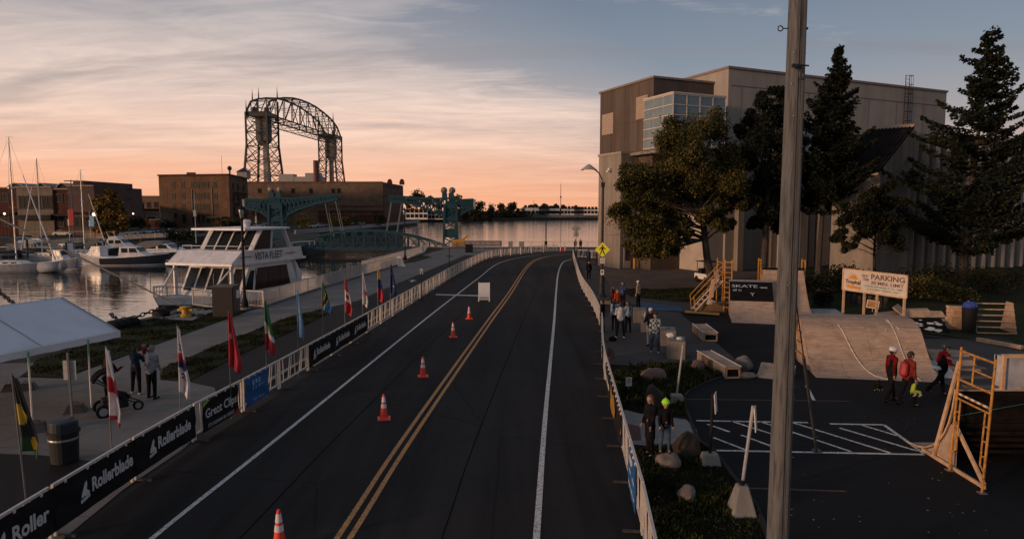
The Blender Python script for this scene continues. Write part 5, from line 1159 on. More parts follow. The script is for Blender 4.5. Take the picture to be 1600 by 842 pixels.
# corner posts measured at the legs
ea = P(174, 520, 30.5)                      # right eave far end
p1 = P(175, 518, 29.5); p0 = P(-2, 571, 22.5); rg1 = P(100, 467, 32.5); rgm = P(8, 491, 27.0)
ez = 2.35; rz_ = 3.35
c1 = G(160, 588); c0 = G(38, 668)           # leg feet (roadside row)
A1 = Vector((-13.5, 22.5, 2.35)); B1 = A1 - Vector((.30, .954, 0)) * 3.6
tent = thing('canopy_tent', 'white ridge roofed canopy tent on poles at the left edge', 'tent', (B1.x, B1.y, 0))
dE = (A1 - B1); nE = Vector((-dE.y, dE.x, 0)).normalized(); rh_ = 3.42; hw = 2.6
A1b = A1 + dE.normalized() * 0.1; B0 = B1 - dE.normalized() * 4.5
rA = A1b + nE * hw; rB = B0 + nE * hw; rA.z = rB.z = rh_
bA = A1b + nE * 2 * hw; bB = B0 + nE * 2 * hw; bA.z = bB.z = 2.35
def roof_fn(E0, E1, Q0, Q1):
    def f(i, j):
        p = E0.lerp(E1, i).lerp(Q0.lerp(Q1, i), j); p.z -= .17 * abs(math.sin(i * math.pi * 3)) ** .7 * math.sin(math.pi * min(j, .98)) * .9 + .035 * math.sin(i * 40 + 6 * j) * (1 - j) * .5; return p
    return f
b = MB(); b.grid(roof_fn(B0, A1b, rB, rA), 42, 12); b.grid(roof_fn(bB, bA, rB, rA), 42, 12)
b.add([A1b, rA, bA], [(0, 1, 2)])
o = obj('roof_cover', b, TENT, tent, world=True, smooth=True); m_ = o.modifiers.new('t', 'SOLIDIFY'); m_.thickness = .01
b = MB()
for i in (1 / 3, 2 / 3, 1):
    b.tube([roof_fn(B0, A1b, rB, rA)(i, j / 8) + Vector((0, 0, .012)) for j in range(9)], .018, 5)
obj('roof_seams', b, mat('seam_grey', (.33, .35, .38), .7), tent, world=True)  # seam lines; their darker grey also stands in for crease shading
b = MB()
def val(i, j): p = B0.lerp(A1b, i); return p + Vector((.01, -.01, -.20 * j + .01 * math.sin(i * 60)))
b.grid(val, 42, 2)
def val2(i, j): p = A1b.lerp(bA, i); return p + Vector((0, 0, -.20 * j))
b.grid(val2, 12, 2); o = obj('valance', b, TENT, tent, world=True); m_ = o.modifiers.new('t', 'SOLIDIFY'); m_.thickness = .008
b = MB(); b.cyl(rB - Vector((0, 0, .05)), rA - Vector((0, 0, .05)), .03, n=6); b.cyl(B0, A1b, .025, n=6); b.cyl(bB, bA, .025, n=6); obj('ridge_poles', b, WHITE, tent, world=True)
LG = mat('strap_green', (.14, .36, .20), .7); 
for k in range(3):
    for q0, q1 in ((B0, A1b), (bB, bA)):
        f = (.28, .61, .85)[k]; p = q0.lerp(q1, f); b = MB(); b.cyl((p.x, p.y, 0), (p.x, p.y, 2.35), .028, n=8); lg = obj('leg', b, WHITE, tent, world=True)
        b = MB(); b.bar((p.x + .04, p.y - .04, 1.75), (p.x + .04, p.y - .04, 2.3), .04, .015, up=(0, 1, 0)); b.v = [tuple(Vector(v) - tent.location) for v in b.v]; obj('strap', b, LG, lg)
for k, (px, lb_) in enumerate((((20, 610), 'dark trapezoid tent weight furthest left under the canopy'), ((42, 609), 'dark trapezoid tent weight behind the tent strap'), ((118, 644), 'dark trapezoid tent weight right of the sign post'), ((57, 674), 'dark trapezoid tent weight behind the near flag'))):
    t = thing('tent_weight', lb_, 'weight', G(*px), .4, 'black tent weights on the plaza'); b = MB(); vs = [(-.34, -.26, 0), (.34, -.26, 0), (.34, .26, 0), (-.34, .26, 0), (-.2, -.15, .28), (.2, -.15, .28), (.2, .15, .28), (-.2, .15, .28)]
    b.add(vs, [(3, 2, 1, 0), (4, 5, 6, 7), (0, 1, 5, 4), (1, 2, 6, 5), (2, 3, 7, 6), (3, 0, 4, 7)]); obj('block', b, mat('weight_dark', (.03, .03, .032), .6, .2, 6), t, auto=.02)
    b = MB(); b.tube([(-.1, 0, .28), (-.08, 0, .34), (.08, 0, .34), (.1, 0, .28)], .012, 5); obj('handle', b, DARKM, t)

# ================================================================ BOATS
HULLW = mat('hull_white', (.62, .62, .63), .35, .12, 1.5); HULLG = mat('hull_grey', (.27, .27, .28), .4, .15, 1.2); NAVY = mat('hull_black', (.014, .015, .020), .3, .2, 2)
DECK = mat('deck_cream', (.42, .40, .37), .6, .1, 3); CANV = mat('canvas_grey', (.12, .125, .13), .85, .15, 3); TANC = mat('canvas_tan', (.22, .17, .14), .85, .15, 3); BGL = mat('boat_glass', (.012, .015, .018), .25, .1, 3, spec=.4)
def hull_mb(L, Bm, fb0, fb1, dr=.5, n=16, flare=.75, transom=.8, z0=0.0, dark=False):
    """bow at +x; fb0 freeboard at stern, fb1 at bow"""
    rows = []
    for i in range(n + 1):
        s = i / n; w_ = (transom + (1 - transom) * min(1, s * 2.2)) * (1 - max(0, (s - .45) / .55) ** 2.3) * Bm / 2; w_ = max(w_, .03)
        fb = fb0 + (fb1 - fb0) * s ** 1.7; x = -L / 2 + L * s; rk = .09 * L * max(0, (s - .7) / .3) ** 1.5
        row = []
        for (k, zz) in ((1.0, fb), (.97, fb * .72), (flare + .1, fb * .25), (flare, 0), (.35, -dr * .7), (0, -dr)):
            row.append((x - rk * (1 - max(0, zz) / fb) * 1.0, w_ * k, z0 + zz))
        rows.append(row + [(p[0], -p[1], p[2]) for p in row[:-1][::-1]])
    b = MB(); m = len(rows[0])
    b.add([p for r in rows for p in r], [(i * m + j, i * m + j + 1, (i + 1) * m + j + 1, (i + 1) * m + j) for i in range(n) for j in range(m - 1)])
    if dark: b.m = [0 if j in (0, m - 2) else 1 for i in range(n) for j in range(m - 1)]
    b.add(rows[0], [tuple(range(m))]); 
    top = [r[0] for r in rows] + [r[-1] for r in rows[::-1]]
    return b, top
def deck_mb(top, dz=-.06, th=.03):
    b = MB(); n = len(top) // 2; L_ = top[:n]; R_ = top[n:][::-1]
    vs = [(p[0], p[1] * .98, p[2] + dz) for p in L_] + [(p[0], p[1] * .98, p[2] + dz) for p in R_]
    b.add(vs, [(i, i + 1, n + i + 1, n + i) for i in range(n - 1)]); return b
def rail_mb(top, h=.6, every=2, i0=0, r=.018, inset=.92):
    b = MB(); n = len(top) // 2
    for side in (top[:n], top[n:][::-1]):
        q = [Vector((p[0], p[1] * inset, p[2] + h)) for p in side[i0:]]; b.tube(q, r, 5); b.tube([v - Vector((0, 0, h * .5)) for v in q], r * .6, 4)
        for k in range(0, len(q), every): b.cyl(q[k] - Vector((0, 0, h)), q[k], r, n=5)
    return b
# ---- tour boat : bow towards the camera-left
def tour_boat():
    bow = G(252, 476, WL); stern = P(468, 430, 62.0); 
    Lb = 20.0; d = Vector((-.62, -.78, 0)).normalized()   # direction of bow
    bowp = P(241, 480, 47.0); bowp.z = WL
    sternp = P(426, 430, 60); sternp.z = WL; d = (bowp - sternp); Lb = d.length; d.normalize(); ctr = (bowp + sternp) / 2
    rz = math.atan2(d.y, d.x); t = thing('tour_boat', 'large white two deck sightseeing boat moored at the quay railing', 'boat', ctr, rz)
    Bm = 6.2; b, top = hull_mb(Lb, Bm, 1.25, 2.1, .7, 20, flare=.82, transom=.95, dark=True)
    obj('hull', b, [HULLW, NAVY], t, smooth=False)
    b = MB(); n = 20
    obj('main_deck', deck_mb(top, -.1), DECK, t)
    x0, x1, hw = -Lb / 2 + .3, Lb / 2 - 5.3, Bm / 2 - .25
    # lower saloon with forward raked windows
    b = MB(); pr = [(x0, 1.1), (x1, 1.3), (x1 - 1.5, 4.0), (x0 + .3, 4.0)]
    b.extr([Vector((x, -hw, z)) for x, z in pr], (0, 2 * hw, 0)); sal = obj('saloon', b, HULLW, t)
    for s_ in (-1, 1):
        b = MB(); b.extr([Vector((x, s_ * (hw + .015), z)) for x, z in ((x0 + 1.2, 1.9), (x1 - 2.0, 1.9), (x1 - 2.4, 3.65), (x0 + 1.7, 3.65))], (0, s_ * .03, 0)); wn = obj('saloon_window', b, mat('saloon_glass', (.05, .03, .022), .12, .2, .8, spec=.8), t)
        b = MB()
        for k in range(6): x = x0 + 2.6 + k * 1.6; b.bar((x, s_ * (hw + .05), 2.0), (x, s_ * (hw + .05), 3.6), .05, .03, up=(0, 1, 0))
        obj('mullion', b, DARKM, wn)
    n = Vector((math.cos(.51), 0, math.sin(.51)))
    for k in range(5):
        y0 = -hw + .25 + k * (2 * hw - .3) / 5; y1 = y0 + (2 * hw - .3) / 5 - .25
        q = lambda y, f: Vector((x1 - 1.5 * f + .03, y, 1.3 + 2.7 * f))
        b = MB(); b.extr([q(y0, .22), q(y1, .22), q(y1, .86), q(y0, .86)], (.03, 0, .015)); obj('front_window', b, BGL, t)
    for s_ in (-1, 1):
        b = MB(); b.extr([Vector((x1 - 1.7, s_ * (hw + .015), 1.9)), Vector((x1 - .7, s_ * (hw + .015), 1.9)), Vector((x1 - 1.55, s_ * (hw + .015), 3.5)), Vector((x1 - 2.0, s_ * (hw + .015), 3.5))], (0, s_ * .03, 0)); obj('side_window', b, BGL, t)
    # upper deck slab with overhang, bulwark raked
    xf = x1 + .9
    b = MB(); b.extr([Vector((x, -Bm / 2, z)) for x, z in ((x0 - .9, 4.0), (xf, 4.0), (xf, 4.18), (x0 - .9, 4.18))], (0, Bm, 0)); obj('upper_deck', b, HULLW, t)
    b = MB(); up = [(x0 - .6, 4.18), (xf - .1, 4.18), (xf - 1.4, 5.1), (x0 - .3, 5.1)]
    for s_ in (-1, 1): b.extr([Vector((x, s_ * (Bm / 2 - .08), z)) for x, z in up], (0, -s_ * .08, 0))
    b.add([(xf - .1, -Bm / 2 + .1, 4.18), (xf - .1, Bm / 2 - .1, 4.18), (xf - 1.4, Bm / 2 - .1, 5.1), (xf - 1.4, -Bm / 2 + .1, 5.1)], [(0, 1, 2, 3)]); b.add([(xf - 1.4, -Bm / 2 + .1, 5.07), (xf - 1.4, Bm / 2 - .1, 5.07), (xf - 3.6, Bm / 2 - .1, 5.07), (xf - 3.6, -Bm / 2 + .1, 5.07)], [(0, 1, 2, 3)])
    bw = obj('bulwark', b, HULLW, t)
    # wheelhouse on the upper deck with canopy roof
    w0, w1 = xf - 8.8, xf - 3.0
    b = MB(); b.extr([Vector((x, -Bm / 2 + .5, z)) for x, z in ((w0 + .6, 6.65), (w1 + .7, 6.65), (w1 + .7, 6.83), (w0 + .6, 6.83))], (0, Bm - 1.0, 0)); rf_ = obj('canopy_roof', b, HULLW, t, auto=.04)
    b = MB(); b.lathe([(.30, 6.83), (.30, 7.2), (.38, 7.24), (.38, 7.4), (.2, 7.5)], 14, c=(w1 - 2.3, .4, 0)); obj('radar_dome', b, HULLW, rf_)
    b = MB()
    for s_ in (-1, 1):
        y = s_ * (Bm / 2 - .75)
        b.bar((w1 - .1, y, 4.9), (w1 - 1.5, y, 6.7), .12, .42, up=(0, 1, 0)); b.bar((w0 + .3, y, 4.9), (w0 + 1.2, y, 6.7), .12, .35, up=(0, 1, 0)); b.bar((w0 + 3.0, y, 4.9), (w0 + 2.8, y, 6.7), .10, .14, up=(0, 1, 0))
    for k in range(5): y = -Bm / 2 + .75 + k * (Bm - 1.5) / 4; b.bar((w1 - .15, y, 5.0), (w1 - 1.45, y, 6.68), .10, .12, up=(0, 1, 0))
    obj('roof_posts', b, HULLW, t)
    b = MB(); b.add([(w1 - .3, -Bm / 2 + .8, 5.1), (w1 - .3, Bm / 2 - .8, 5.1), (w1 - 1.5, Bm / 2 - .8, 6.62), (w1 - 1.5, -Bm / 2 + .8, 6.62)], [(0, 1, 2, 3)])
    for s_ in (-1, 1): y = s_ * (Bm / 2 - .8); b.add([(w1 - .3, y, 5.1), (w1 - 1.5, y, 6.62), (w0 + 2.9, y, 6.62), (w0 + 3.1, y, 5.1)], [(0, 1, 2, 3)])
    o = obj('windscreen', b, BGL, t); o.modifiers.new('s', 'SOLIDIFY').thickness = .02
    b = MB()
    for s_ in (-1, 1):
        y = s_ * (Bm / 2 - .15); b.tube([(x0 + .9, y, 5.1), (x0 + .9, y, 5.5), (w0 - 2.6, y, 5.5), (w0 - 2.6, y, 5.1)], .03, 5); b.tube([(w0 - 1.8, y, 5.1), (w0 - 1.8, y, 5.45), (w0 + 1.2, y, 5.45), (w0 + 1.2, y, 5.1)], .03, 5); b.tube([(w1 + .3, y, 5.1), (w1 + .3, y, 5.45), (xf - 1.7, y, 5.45), (xf - 1.7, y, 5.1)], .025, 5)
    b.tube([(xf - 1.55, -Bm / 2 + .3, 5.45), (xf - 1.55, Bm / 2 - .3, 5.45)], .025, 5); obj('deck_rail', b, WHITE, t)
    b = MB()
    for s_ in (-1, 1): b.bar((x1 + .2, s_ * (hw - .1), 4.0), (x1 + 2.6, s_ * 2.2, 1.9), .09, .09, up=(0, 1, 0)); b.bar((x1 + .4, s_ * (hw - .2), 1.5), (x1 + .4, s_ * (hw - .2), 4.0), .3, .12, up=(0, 1, 0))
    obj('overhang_struts', b, HULLW, t)
    obj('bow_rail', rail_mb(top, .75, 1, i0=15, r=.03), GALVM, t)
    # stripe and name on both bulwarks
    for s_ in (1, -1):
        X = Vector((-s_, 0, 0)) if s_ > 0 else Vector((1, 0, 0)); y = s_ * (Bm / 2 - .05); b = MB()
        xs = x0 + 4.2
        st_ = Vector((xs + (1.9 if s_ > 0 else -1.9), y, 4.32)); put_text(b, 'VISTA FLEET', st_, X, (0, 0, 1), .62, 3.6, off=.035, depth=.01, bold=.0)
        b.bar((xs + 2.2, y + s_ * .04, 4.62), (xs + 3.6, y + s_ * .04, 4.62), .02, .06); b.bar((xs - 2.2, y + s_ * .04, 4.62), (xs - 3.6, y + s_ * .04, 4.62), .02, .06)
        obj('name_lettering', b, mat('boat_letters', (.03, .035, .05), .5), bw)
    for s_ in (1, -1):
        b = MB(); X = Vector((-s_, 0, 0)); put_text(b, 'VISTA', Vector((x1 + 4.2 * (1 if s_ > 0 else .6), s_ * 2.2, 1.05)), X, (0, 0, 1), .38, 1.5, off=.55, depth=.01); 
    b = MB(); b.extr([Vector((x0 - .3, -hw, 1.1)), Vector((x0 + 1.0, -hw, 4.0)), Vector((x0 + .4, -hw, 4.0)), Vector((x0 - .6, -hw, 2.6))], (0, 2 * hw, 0)); obj('stern_wall', b, HULLW, t)
    b = MB(); c = Vector((w0 - .6, -1.0, 5.6)); 
    for a in range(5): b.bar(c, c + Vector((0, .55 * math.cos(a * 1.257), .55 * math.sin(a * 1.257))), .12, .1)
    obj('yellow_pinwheel', b, mat('pin_yellow', (.45, .30, .03), .6), t)
    return t
tour_boat()
# ---- sailing yachts
def sailboat(bowpx, L, rz, mast_px, ytop, label, hullm, boomz=2.3, mh=None, cover=CANV):
    ctr = G(bowpx[0], bowpx[1], WL); t = thing('sailing_yacht', label, 'sailboat', ctr, rz)
    b, top = hull_mb(L, L * .31, .95, 1.3, .4, 16, flare=.8, transom=.7); obj('hull', b, hullm, t); obj('deck', deck_mb(top, -.03), DECK, t)
    b = MB(); hw = L * .09; prf = [(-L * .18, 0), (L * .2, 0), (L * .12, .42), (-L * .15, .5)]; b.extr([Vector((x, -hw, z + 1.0)) for x, z in prf], (0, 2 * hw, 0)); cab = obj('cabin', b, HULLW, t, auto=.05)
    for s_ in (-1, 1):
        for k in range(3): b = MB(); b.box((-L * .1 + k * L * .09, s_ * (hw + .01), 1.25), (L * .055, .03, .16)); obj('porthole', b, BGL, cab)
    b = MB(); b.extr([Vector((x, -hw * 1.3, z)) for x, z in ((-L * .30, 1.0), (-L * .15, 1.5), (-L * .17, 2.0), (-L * .28, 2.1), (-L * .33, 1.7))], (0, 2.6 * hw, 0)); obj('spray_hood', b, TANC, t)
    mp_ = G(*bowpx, WL); zt = P(mast_px, ytop, ctr.y).z - WL if mh is None else mh
    mx = L * .06; b = MB(); b.cyl((mx, 0, 1.0), (mx, 0, zt), .10, .06, 8); ms = obj('mast', b, mat('mast_alu', (.42, .41, .40), .4, .1, 2, metal=.3), t)
    b = MB(); b.bar((mx, -.9, zt * .48), (mx, .9, zt * .48), .06, .05); b.bar((mx - .3, 0, zt - .05), (mx + .5, 0, zt - .02), .04, .04); b.cyl((mx - .25, 0, zt * .62), (mx - .25, 0, zt * .62 + .2), .22, n=8) if L > 10.5 else None; obj('spreader', b, MT['mast_alu'], ms)
    b = MB(); 
    for q in ((L * .48, 0, 1.35), (-L * .48, 0, 1.1), (mx, L * .14, 1.1), (mx, -L * .14, 1.1)): b.cyl((mx, 0, zt - .1), q, .014, n=4)
    b.tube([(mx, L * .14, 1.1), (mx, .9, zt * .48), (mx, 0, zt * .8)], .012, 4); b.tube([(mx, -L * .14, 1.1), (mx, -.9, zt * .48), (mx, 0, zt * .8)], .012, 4); obj('rigging', b, mat('rig_wire', (.12, .10, .09), .5), t)
    b = MB(); b.cyl((L * .47, 0, 1.45), (mx + (L * .41) * .30, 0, 1.45 + (zt - 1.5) * .70), .10, .05, 6); obj('furled_jib', b, HULLW, t)
    b = MB(); b.cyl((mx, 0, boomz), (mx - L * .42, 0, boomz - .1), .20, .14, 8); obj('boom_cover', b, cover, t, smooth=True)
    obj('guard_rail', rail_mb(top, .62, 2, i0=0, r=.014, inset=.96), GALVM, t)
    return t
sailboat((18, 424), 12.0, 0.12, 50, 214, 'nearest sailing yacht with the tallest mast and tan cockpit cover at left', HULLG)
sailboat((72, 409), 10.0, 2.95, 80, 247, 'second sailing yacht with wooden coloured mast at left', HULLG)
sailboat((128, 404), 9.0, 0.10, 122, 265, 'small sailing yacht with thin white mast nearest the motor boats', HULLG)
b = MB(); c = G(82, 426, WL); b.cyl(c + Vector((-1.6, .2, .7)), c + Vector((1.4, -.1, .85)), .75, .6, 12); b.ball(c + Vector((1.4, -.1, .85)), .62, 10); t = tag(obj('covered_dinghy', b, mat('dinghy', (.20, .22, .25), .7, .15, 2), smooth=True), 'grey upturned inflatable dinghy hanging at the nearest yacht stern', 'dinghy')
def motorboat(px, L, rz, label, hm=NAVY, flybridge=False, canopy=None, cabx=0.0):
    ctr = G(*px, WL); t = thing('motor_cruiser', label, 'motorboat', ctr, rz)
    b, top = hull_mb(L, L * .32, 1.15, 1.75, .4, 16, flare=.8, transom=.9); obj('hull', b, hm, t); obj('deck', deck_mb(top, .0), HULLW, t)
    b = MB(); n = len(top) // 2
    for side in (top[:n], top[n:][::-1]): b.tube([Vector(p) for p in side], .06, 5)
    obj('gunwale', b, HULLW, t)
    st, _ = hull_mb(L * 1.003, L * .322, .18, .25, .3, 16, flare=.82, transom=.9); obj('waterline_stripe', st, HULLW, t)
    hw = L * .115; b = MB(); prf = [(-L * .22, 1.1), (L * .24, 1.4), (L * .12, 1.95), (L * .04, 2.75), (-L * .2, 2.8)]; b.extr([Vector((x + cabx, -hw, z)) for x, z in prf], (0, 2 * hw, 0)); cab = obj('cabin', b, HULLW, t, auto=.06)
    for s_ in (-1, 1):
        for k in range(2): b = MB(); b.extr([Vector((x + cabx, s_ * (hw + .01), z)) for x, z in ((-L * .17 + k * L * .12, 1.95), (-L * .08 + k * L * .12 + (.3 if k else 0), 1.95), (-L * .08 + k * L * .12, 2.6), (-L * .17 + k * L * .12, 2.6))], (0, s_ * .03, 0)); obj('window', b, BGL, cab)
    b = MB(); b.extr([Vector((L * .105 + cabx, -hw * .85, 2.08)), Vector((L * .105 + cabx, hw * .85, 2.08)), Vector((L * .055 + cabx, hw * .85, 2.68)), Vector((L * .055 + cabx, -hw * .85, 2.68))], (.04, 0, .02)); obj('windscreen', b, BGL, cab)
    if canopy:
        b = MB(); b.extr([Vector((x, -hw * 1.05, z)) for x, z in ((-L * .34, 1.3), (L * .02, 2.75), (-L * .02, 3.15), (-L * .2, 3.2), (-L * .36, 2.3))], (0, 2.1 * hw, 0)); obj('canvas_top', b, canopy, t)
    if flybridge:
        b = MB(); b.extr([Vector((x, -hw * .9, z)) for x, z in ((-L * .18, 2.8), (L * .0, 2.8), (-L * .03, 3.3), (-L * .18, 3.3))], (0, 1.8 * hw, 0)); obj('flybridge', b, HULLW, t); b = MB(); b.tube([(-L * .16, -hw, 3.3), (-L * .2, -hw, 4.1), (-L * .2, hw, 4.1), (-L * .16, hw, 3.3)], .05, 5); obj('radar_arch', b, WHITE, t)
    obj('bow_rail', rail_mb(top, .65, 2, i0=8, r=.016), GALVM, t)
    return t
motorboat((214, 414), 9.6, 0.05, 'dark hulled motor cruiser with white cabin, bow pointing at the tour boat')
motorboat((262, 406), 14.0, 0.03, 'larger sleek white topped motor yacht with black hull and grey canvas', canopy=CANV)
motorboat((152, 413), 6.5, 2.9, 'small white cabin boat tied between the yachts and cruisers', hm=HULLG)
motorboat((190, 396), 10.0, 0.05, 'pale flybridge motor boat mostly hidden behind the cruisers', hm=HULLW, flybridge=True)
motorboat((20, 402), 9.0, 0.0, 'dark motor boat behind the nearest yacht at the far left', hm=NAVY)
motorboat((58, 403), 7.5, .1, 'white cabin boat between the two tallest masts', hm=HULLW)
motorboat((100, 407), 6.0, 3.0, 'little white cabin boat just left of the thin mast', hm=HULLW)
motorboat((160, 401), 7.0, .1, 'small dark boat with grey canvas behind the pale flybridge boat', canopy=CANV)
motorboat((98, 422), 5.0, -.2, 'small grey cabin boat in front, at the bow of the nearest yacht', hm=HULLG)
# bowsprit-like mooring spar and rope
a = P(-30, 328, 30); c = P(300, 492, 40); b = MB()
a = P(-25, 330, 44); c = G(286, 490); c.z = .4; b.cyl(a, a.lerp(c, .82), .075, .06, 8); t = thing('mooring_line', 'long dark mooring line slanting down from the left to the yellow bollard', 'rope', c); obj('spar', b, mat('spar_grey', (.10, .095, .09), .6), t, world=True)
b = MB(); b.cyl(a.lerp(c, .82), c, .05, .05, 8); obj('rope_end', b, mat('rope', (.13, .11, .09), .9), t, world=True)
# floating pontoon
b = MB(); b.box((G(150, 400, WL).x, G(150, 400, WL).y, WL + .25), (44, 1.6, .5), .05); tag(obj('pontoon', b, MT['quay']), 'low grey floating pontoon behind the yachts', 'pontoon')
for k in range(8):
    x = -88 + k * 5.4; y = 103.5 + k * 1.2
    b = MB(); b.cyl((x, y, WL - 1), (x, y, 1.2 + .3 * (k % 3)), .16, n=7); tag(obj('mooring_pile', b, TRUNK), 'dark wooden mooring pile behind the boats, %s from the left' % words(k), 'mooring pile', 'mooring piles in the marina')

# ================================================================ PARKED CARS ACROSS THE HARBOUR
def car_meshes(kind, body):
    b = MB(); hi = 1.45 if kind == 'sedan' else 1.78; Lc = 4.6; hw = .9
    pr = [(-2.3, .35), (-2.28, .85), (-1.9, .98), (1.0, .98), (2.1, .82), (2.3, .6), (2.3, .35)]
    b.extr([Vector((x, -hw, z)) for x, z in pr], (0, 2 * hw, 0)); body_m = b.mesh('body', body)
    b = MB(); cb = [(-1.75, .97), (-1.25, hi - .06), (.1, hi - .06), (.95, .97)] if kind == 'sedan' else [(-2.15, .97), (-1.95, hi - .06), (.2, hi - .06), (1.0, .97)]
    lo = [Vector((x, -hw * (.94 if z < 1 else .8), z)) for x, z in cb] + [Vector((x, hw * (.94 if z < 1 else .8), z)) for x, z in cb]
    b.add(lo, [(0, 1, 2, 3), (7, 6, 5, 4), (0, 4, 5, 1), (1, 5, 6, 2), (2, 6, 7, 3)]); gl = b.mesh('windows', BGL)
    b = MB(); b.extr([Vector((cb[1][0] + .04, -hw * .79, hi - .07)), Vector((cb[2][0] - .02, -hw * .79, hi - .07)), Vector((cb[2][0] - .15, -hw * .7, hi)), Vector((cb[1][0] + .15, -hw * .7, hi))], (0, 1.5 * hw, 0)); b.box(((cb[1][0] + cb[2][0]) / 2, 0, hi - .03), (cb[2][0] - cb[1][0], 1.6 * hw, .07)); rf_ = b.mesh('roof', body)
    return body_m, gl, rf_
wm = MB(); wm.cyl((0, -.11, 0), (0, .11, 0), .34, n=14); wheel_mesh = wm.mesh('wheel', BLACK)
CC = [('white', (.50, .50, .50)), ('silver', (.27, .28, .29)), ('blue', (.05, .09, .14)), ('black', (.02, .02, .022)), ('red', (.16, .02, .015)), ('grey', (.10, .105, .11))]
CPm = {n: mat('car_' + n, c, .3, .04, 1, coat=.5) for n, c in CC}; cm = {}
def park(px, py, rz, colour, kind, label, Y=None, z=0.02):
    if (colour, kind) not in cm: cm[(colour, kind)] = car_meshes(kind, CPm[colour])
    p = G(px, py) if Y is None else P(px, py, Y); p.z = z; t = thing('parked_car', label, 'car', p, rz, 'cars parked across the harbour')
    for n_, me in zip(('body', 'windows', 'roof'), cm[(colour, kind)]): o = bpy.data.objects.new(n_, me); COL.objects.link(o); o.parent = t
    for x in (-1.45, 1.45):
        for y in (-.82, .82): o = bpy.data.objects.new('wheel', wheel_mesh); COL.objects.link(o); o.parent = t; o.location = (x, y, .34)
cars = [(16, 386.5, .1, 'black', 'suv', 'dark green car at the far left behind the nearest yacht'), (40, 383, .2, 'white', 'sedan', 'white car between the two taller masts, left one'), (57, 380, 3.0, 'silver', 'sedan', 'silver car just left of the wooden mast'),
    (100, 369, 0, 'white', 'sedan', 'white low car left of the thin mast'), (122, 367, 0, 'silver', 'suv', 'silver sport utility car behind the thin white mast'),
    (186, 369.5, .9, 'white', 'suv', 'white car left end of the parking row near the motor yachts'), (200, 368, .9, 'white', 'sedan', 'white sedan second in the parking row'), (214, 366.5, .9, 'silver', 'suv', 'silver car third in the parking row'), (228, 366, .9, 'white', 'sedan', 'white sedan fourth in the parking row'), (243, 365.5, .9, 'silver', 'sedan', 'silver sedan fifth in the parking row'), (258, 365.5, .9, 'blue', 'sedan', 'dark blue sedan sixth in the parking row'), (272, 364.5, .9, 'grey', 'sedan', 'grey sedan seventh in the parking row'), (306, 364, .9, 'blue', 'suv', 'dark blue sport utility car behind the tour boat roof'), (322, 363, .9, 'silver', 'sedan', 'silver sedan just left of the radar dome'),
    (356, 358, .1, 'silver', 'sedan', 'silver sedan below the awning of the brick warehouse'), (378, 358, .1, 'blue', 'sedan', 'blue sedan left of the first lamp post head'), (243, 352, 0, 'black', 'suv', 'black car in front of the small cream annex'), (262, 352, 0, 'white', 'sedan', 'white car in front of the brick warehouse corner'), (405, 355, .3, 'white', 'suv', 'white sport utility car left of the left teal tower'), (416, 352, .3, 'white', 'sedan', 'white sedan touching the left teal tower in view'),
    (478, 356.5, .6, 'white', 'sedan', 'white sedan right of the left teal tower'), (490, 355.5, .6, 'white', 'suv', 'white sport utility car beside the yellow shrub'), (503, 354.5, .6, 'silver', 'sedan', 'silver sedan right of the white sport utility car'), (517, 353.5, .5, 'black', 'sedan', 'black sedan in the middle of the far quay'), (530, 353, .5, 'blue', 'sedan', 'dark blue sedan left of the hanger rods'), (552, 351.5, .5, 'white', 'suv', 'white van like car right of the hanger rods'), (562, 351, .5, 'white', 'sedan', 'white sedan near the dark end of the warehouse'), (578, 349.5, .5, 'grey', 'suv', 'grey car closest to the warehouse end wall')]
for px, py, rz, co, kd, lb_ in cars: park(px, py, rz, co, kd, lb_)
# far quay fence wall seen behind the drawbridge
for k, (a, c) in enumerate((((461, 366), (560, 357)), ((560, 357), (655, 347.5)))):
    p = G(*a); q = G(*c); b = MB(); b.bar(p + Vector((0, 0, .5)), q + Vector((0, 0, .5)), .5, 1.2); tag(obj('quay_wall', b, mat('quay_blue', (.13, .15, .17), .6, .15, 1)), ['pale blue grey quay wall behind the drawbridge, near half', 'pale blue grey quay wall behind the drawbridge, far half'][k], 'wall')
for k, (px, py) in enumerate(((150, 383), (285, 372))):
    p = G(*{0: (10, 392), 1: (150, 377)}[k]); q = G(*{0: (150, 377), 1: (300, 369)}[k]); railing(p, q, ['thin grey railing behind the sailing yachts', 'thin grey railing behind the motor yachts'][k], 'far quay railings', step=4)
# small flag poles and lamp by the marina
mast(107, 328, 140, .07, 'thin white pole with a red flag beside the thin mast', 'flag_pole', WHITE); 
b = MB(); p = P(107, 335, 139.8); b.box(p + Vector((.5, 0, -.6)), (1.0, .05, 3.4)); tag(obj('flag', b, FC['red']), 'small drooping red flag in the marina', 'flag')
mast(140, 330, 138, .07, 'thin white pole with a blue flag left of the autumn tree', 'flag_pole', WHITE)
b = MB(); p = P(140, 341, 137.8); b.box(p + Vector((.4, 0, -.6)), (.9, .05, 2.2)); tag(obj('flag', b, FC['sky']), 'small drooping blue flag in the marina', 'flag')
def lit(px, py, Y, label, r=.35, st=3.0):
    p = P(px, py, Y); t = thing('marina_lamp', label, 'street lamp', (p.x, p.y, 0)); b = MB(); b.cyl((0, 0, 0), (0, 0, p.z - r), .08, n=6); obj('post', b, DARKM, t); b = MB(); b.ball((0, 0, p.z), r, 10); obj('globe', b, mat('globe_lit', (.9, .8, .6), .4, emit=(1, .75, .5, st)), t)
lit(147, 335, 140, 'lit globe lamp beside the autumn tree'); lit(7, 334, 165, 'small lit lamp on the dark red shop front', .25); lit(208, 334, 185, 'small lit lamp above the low brick wall', .22)
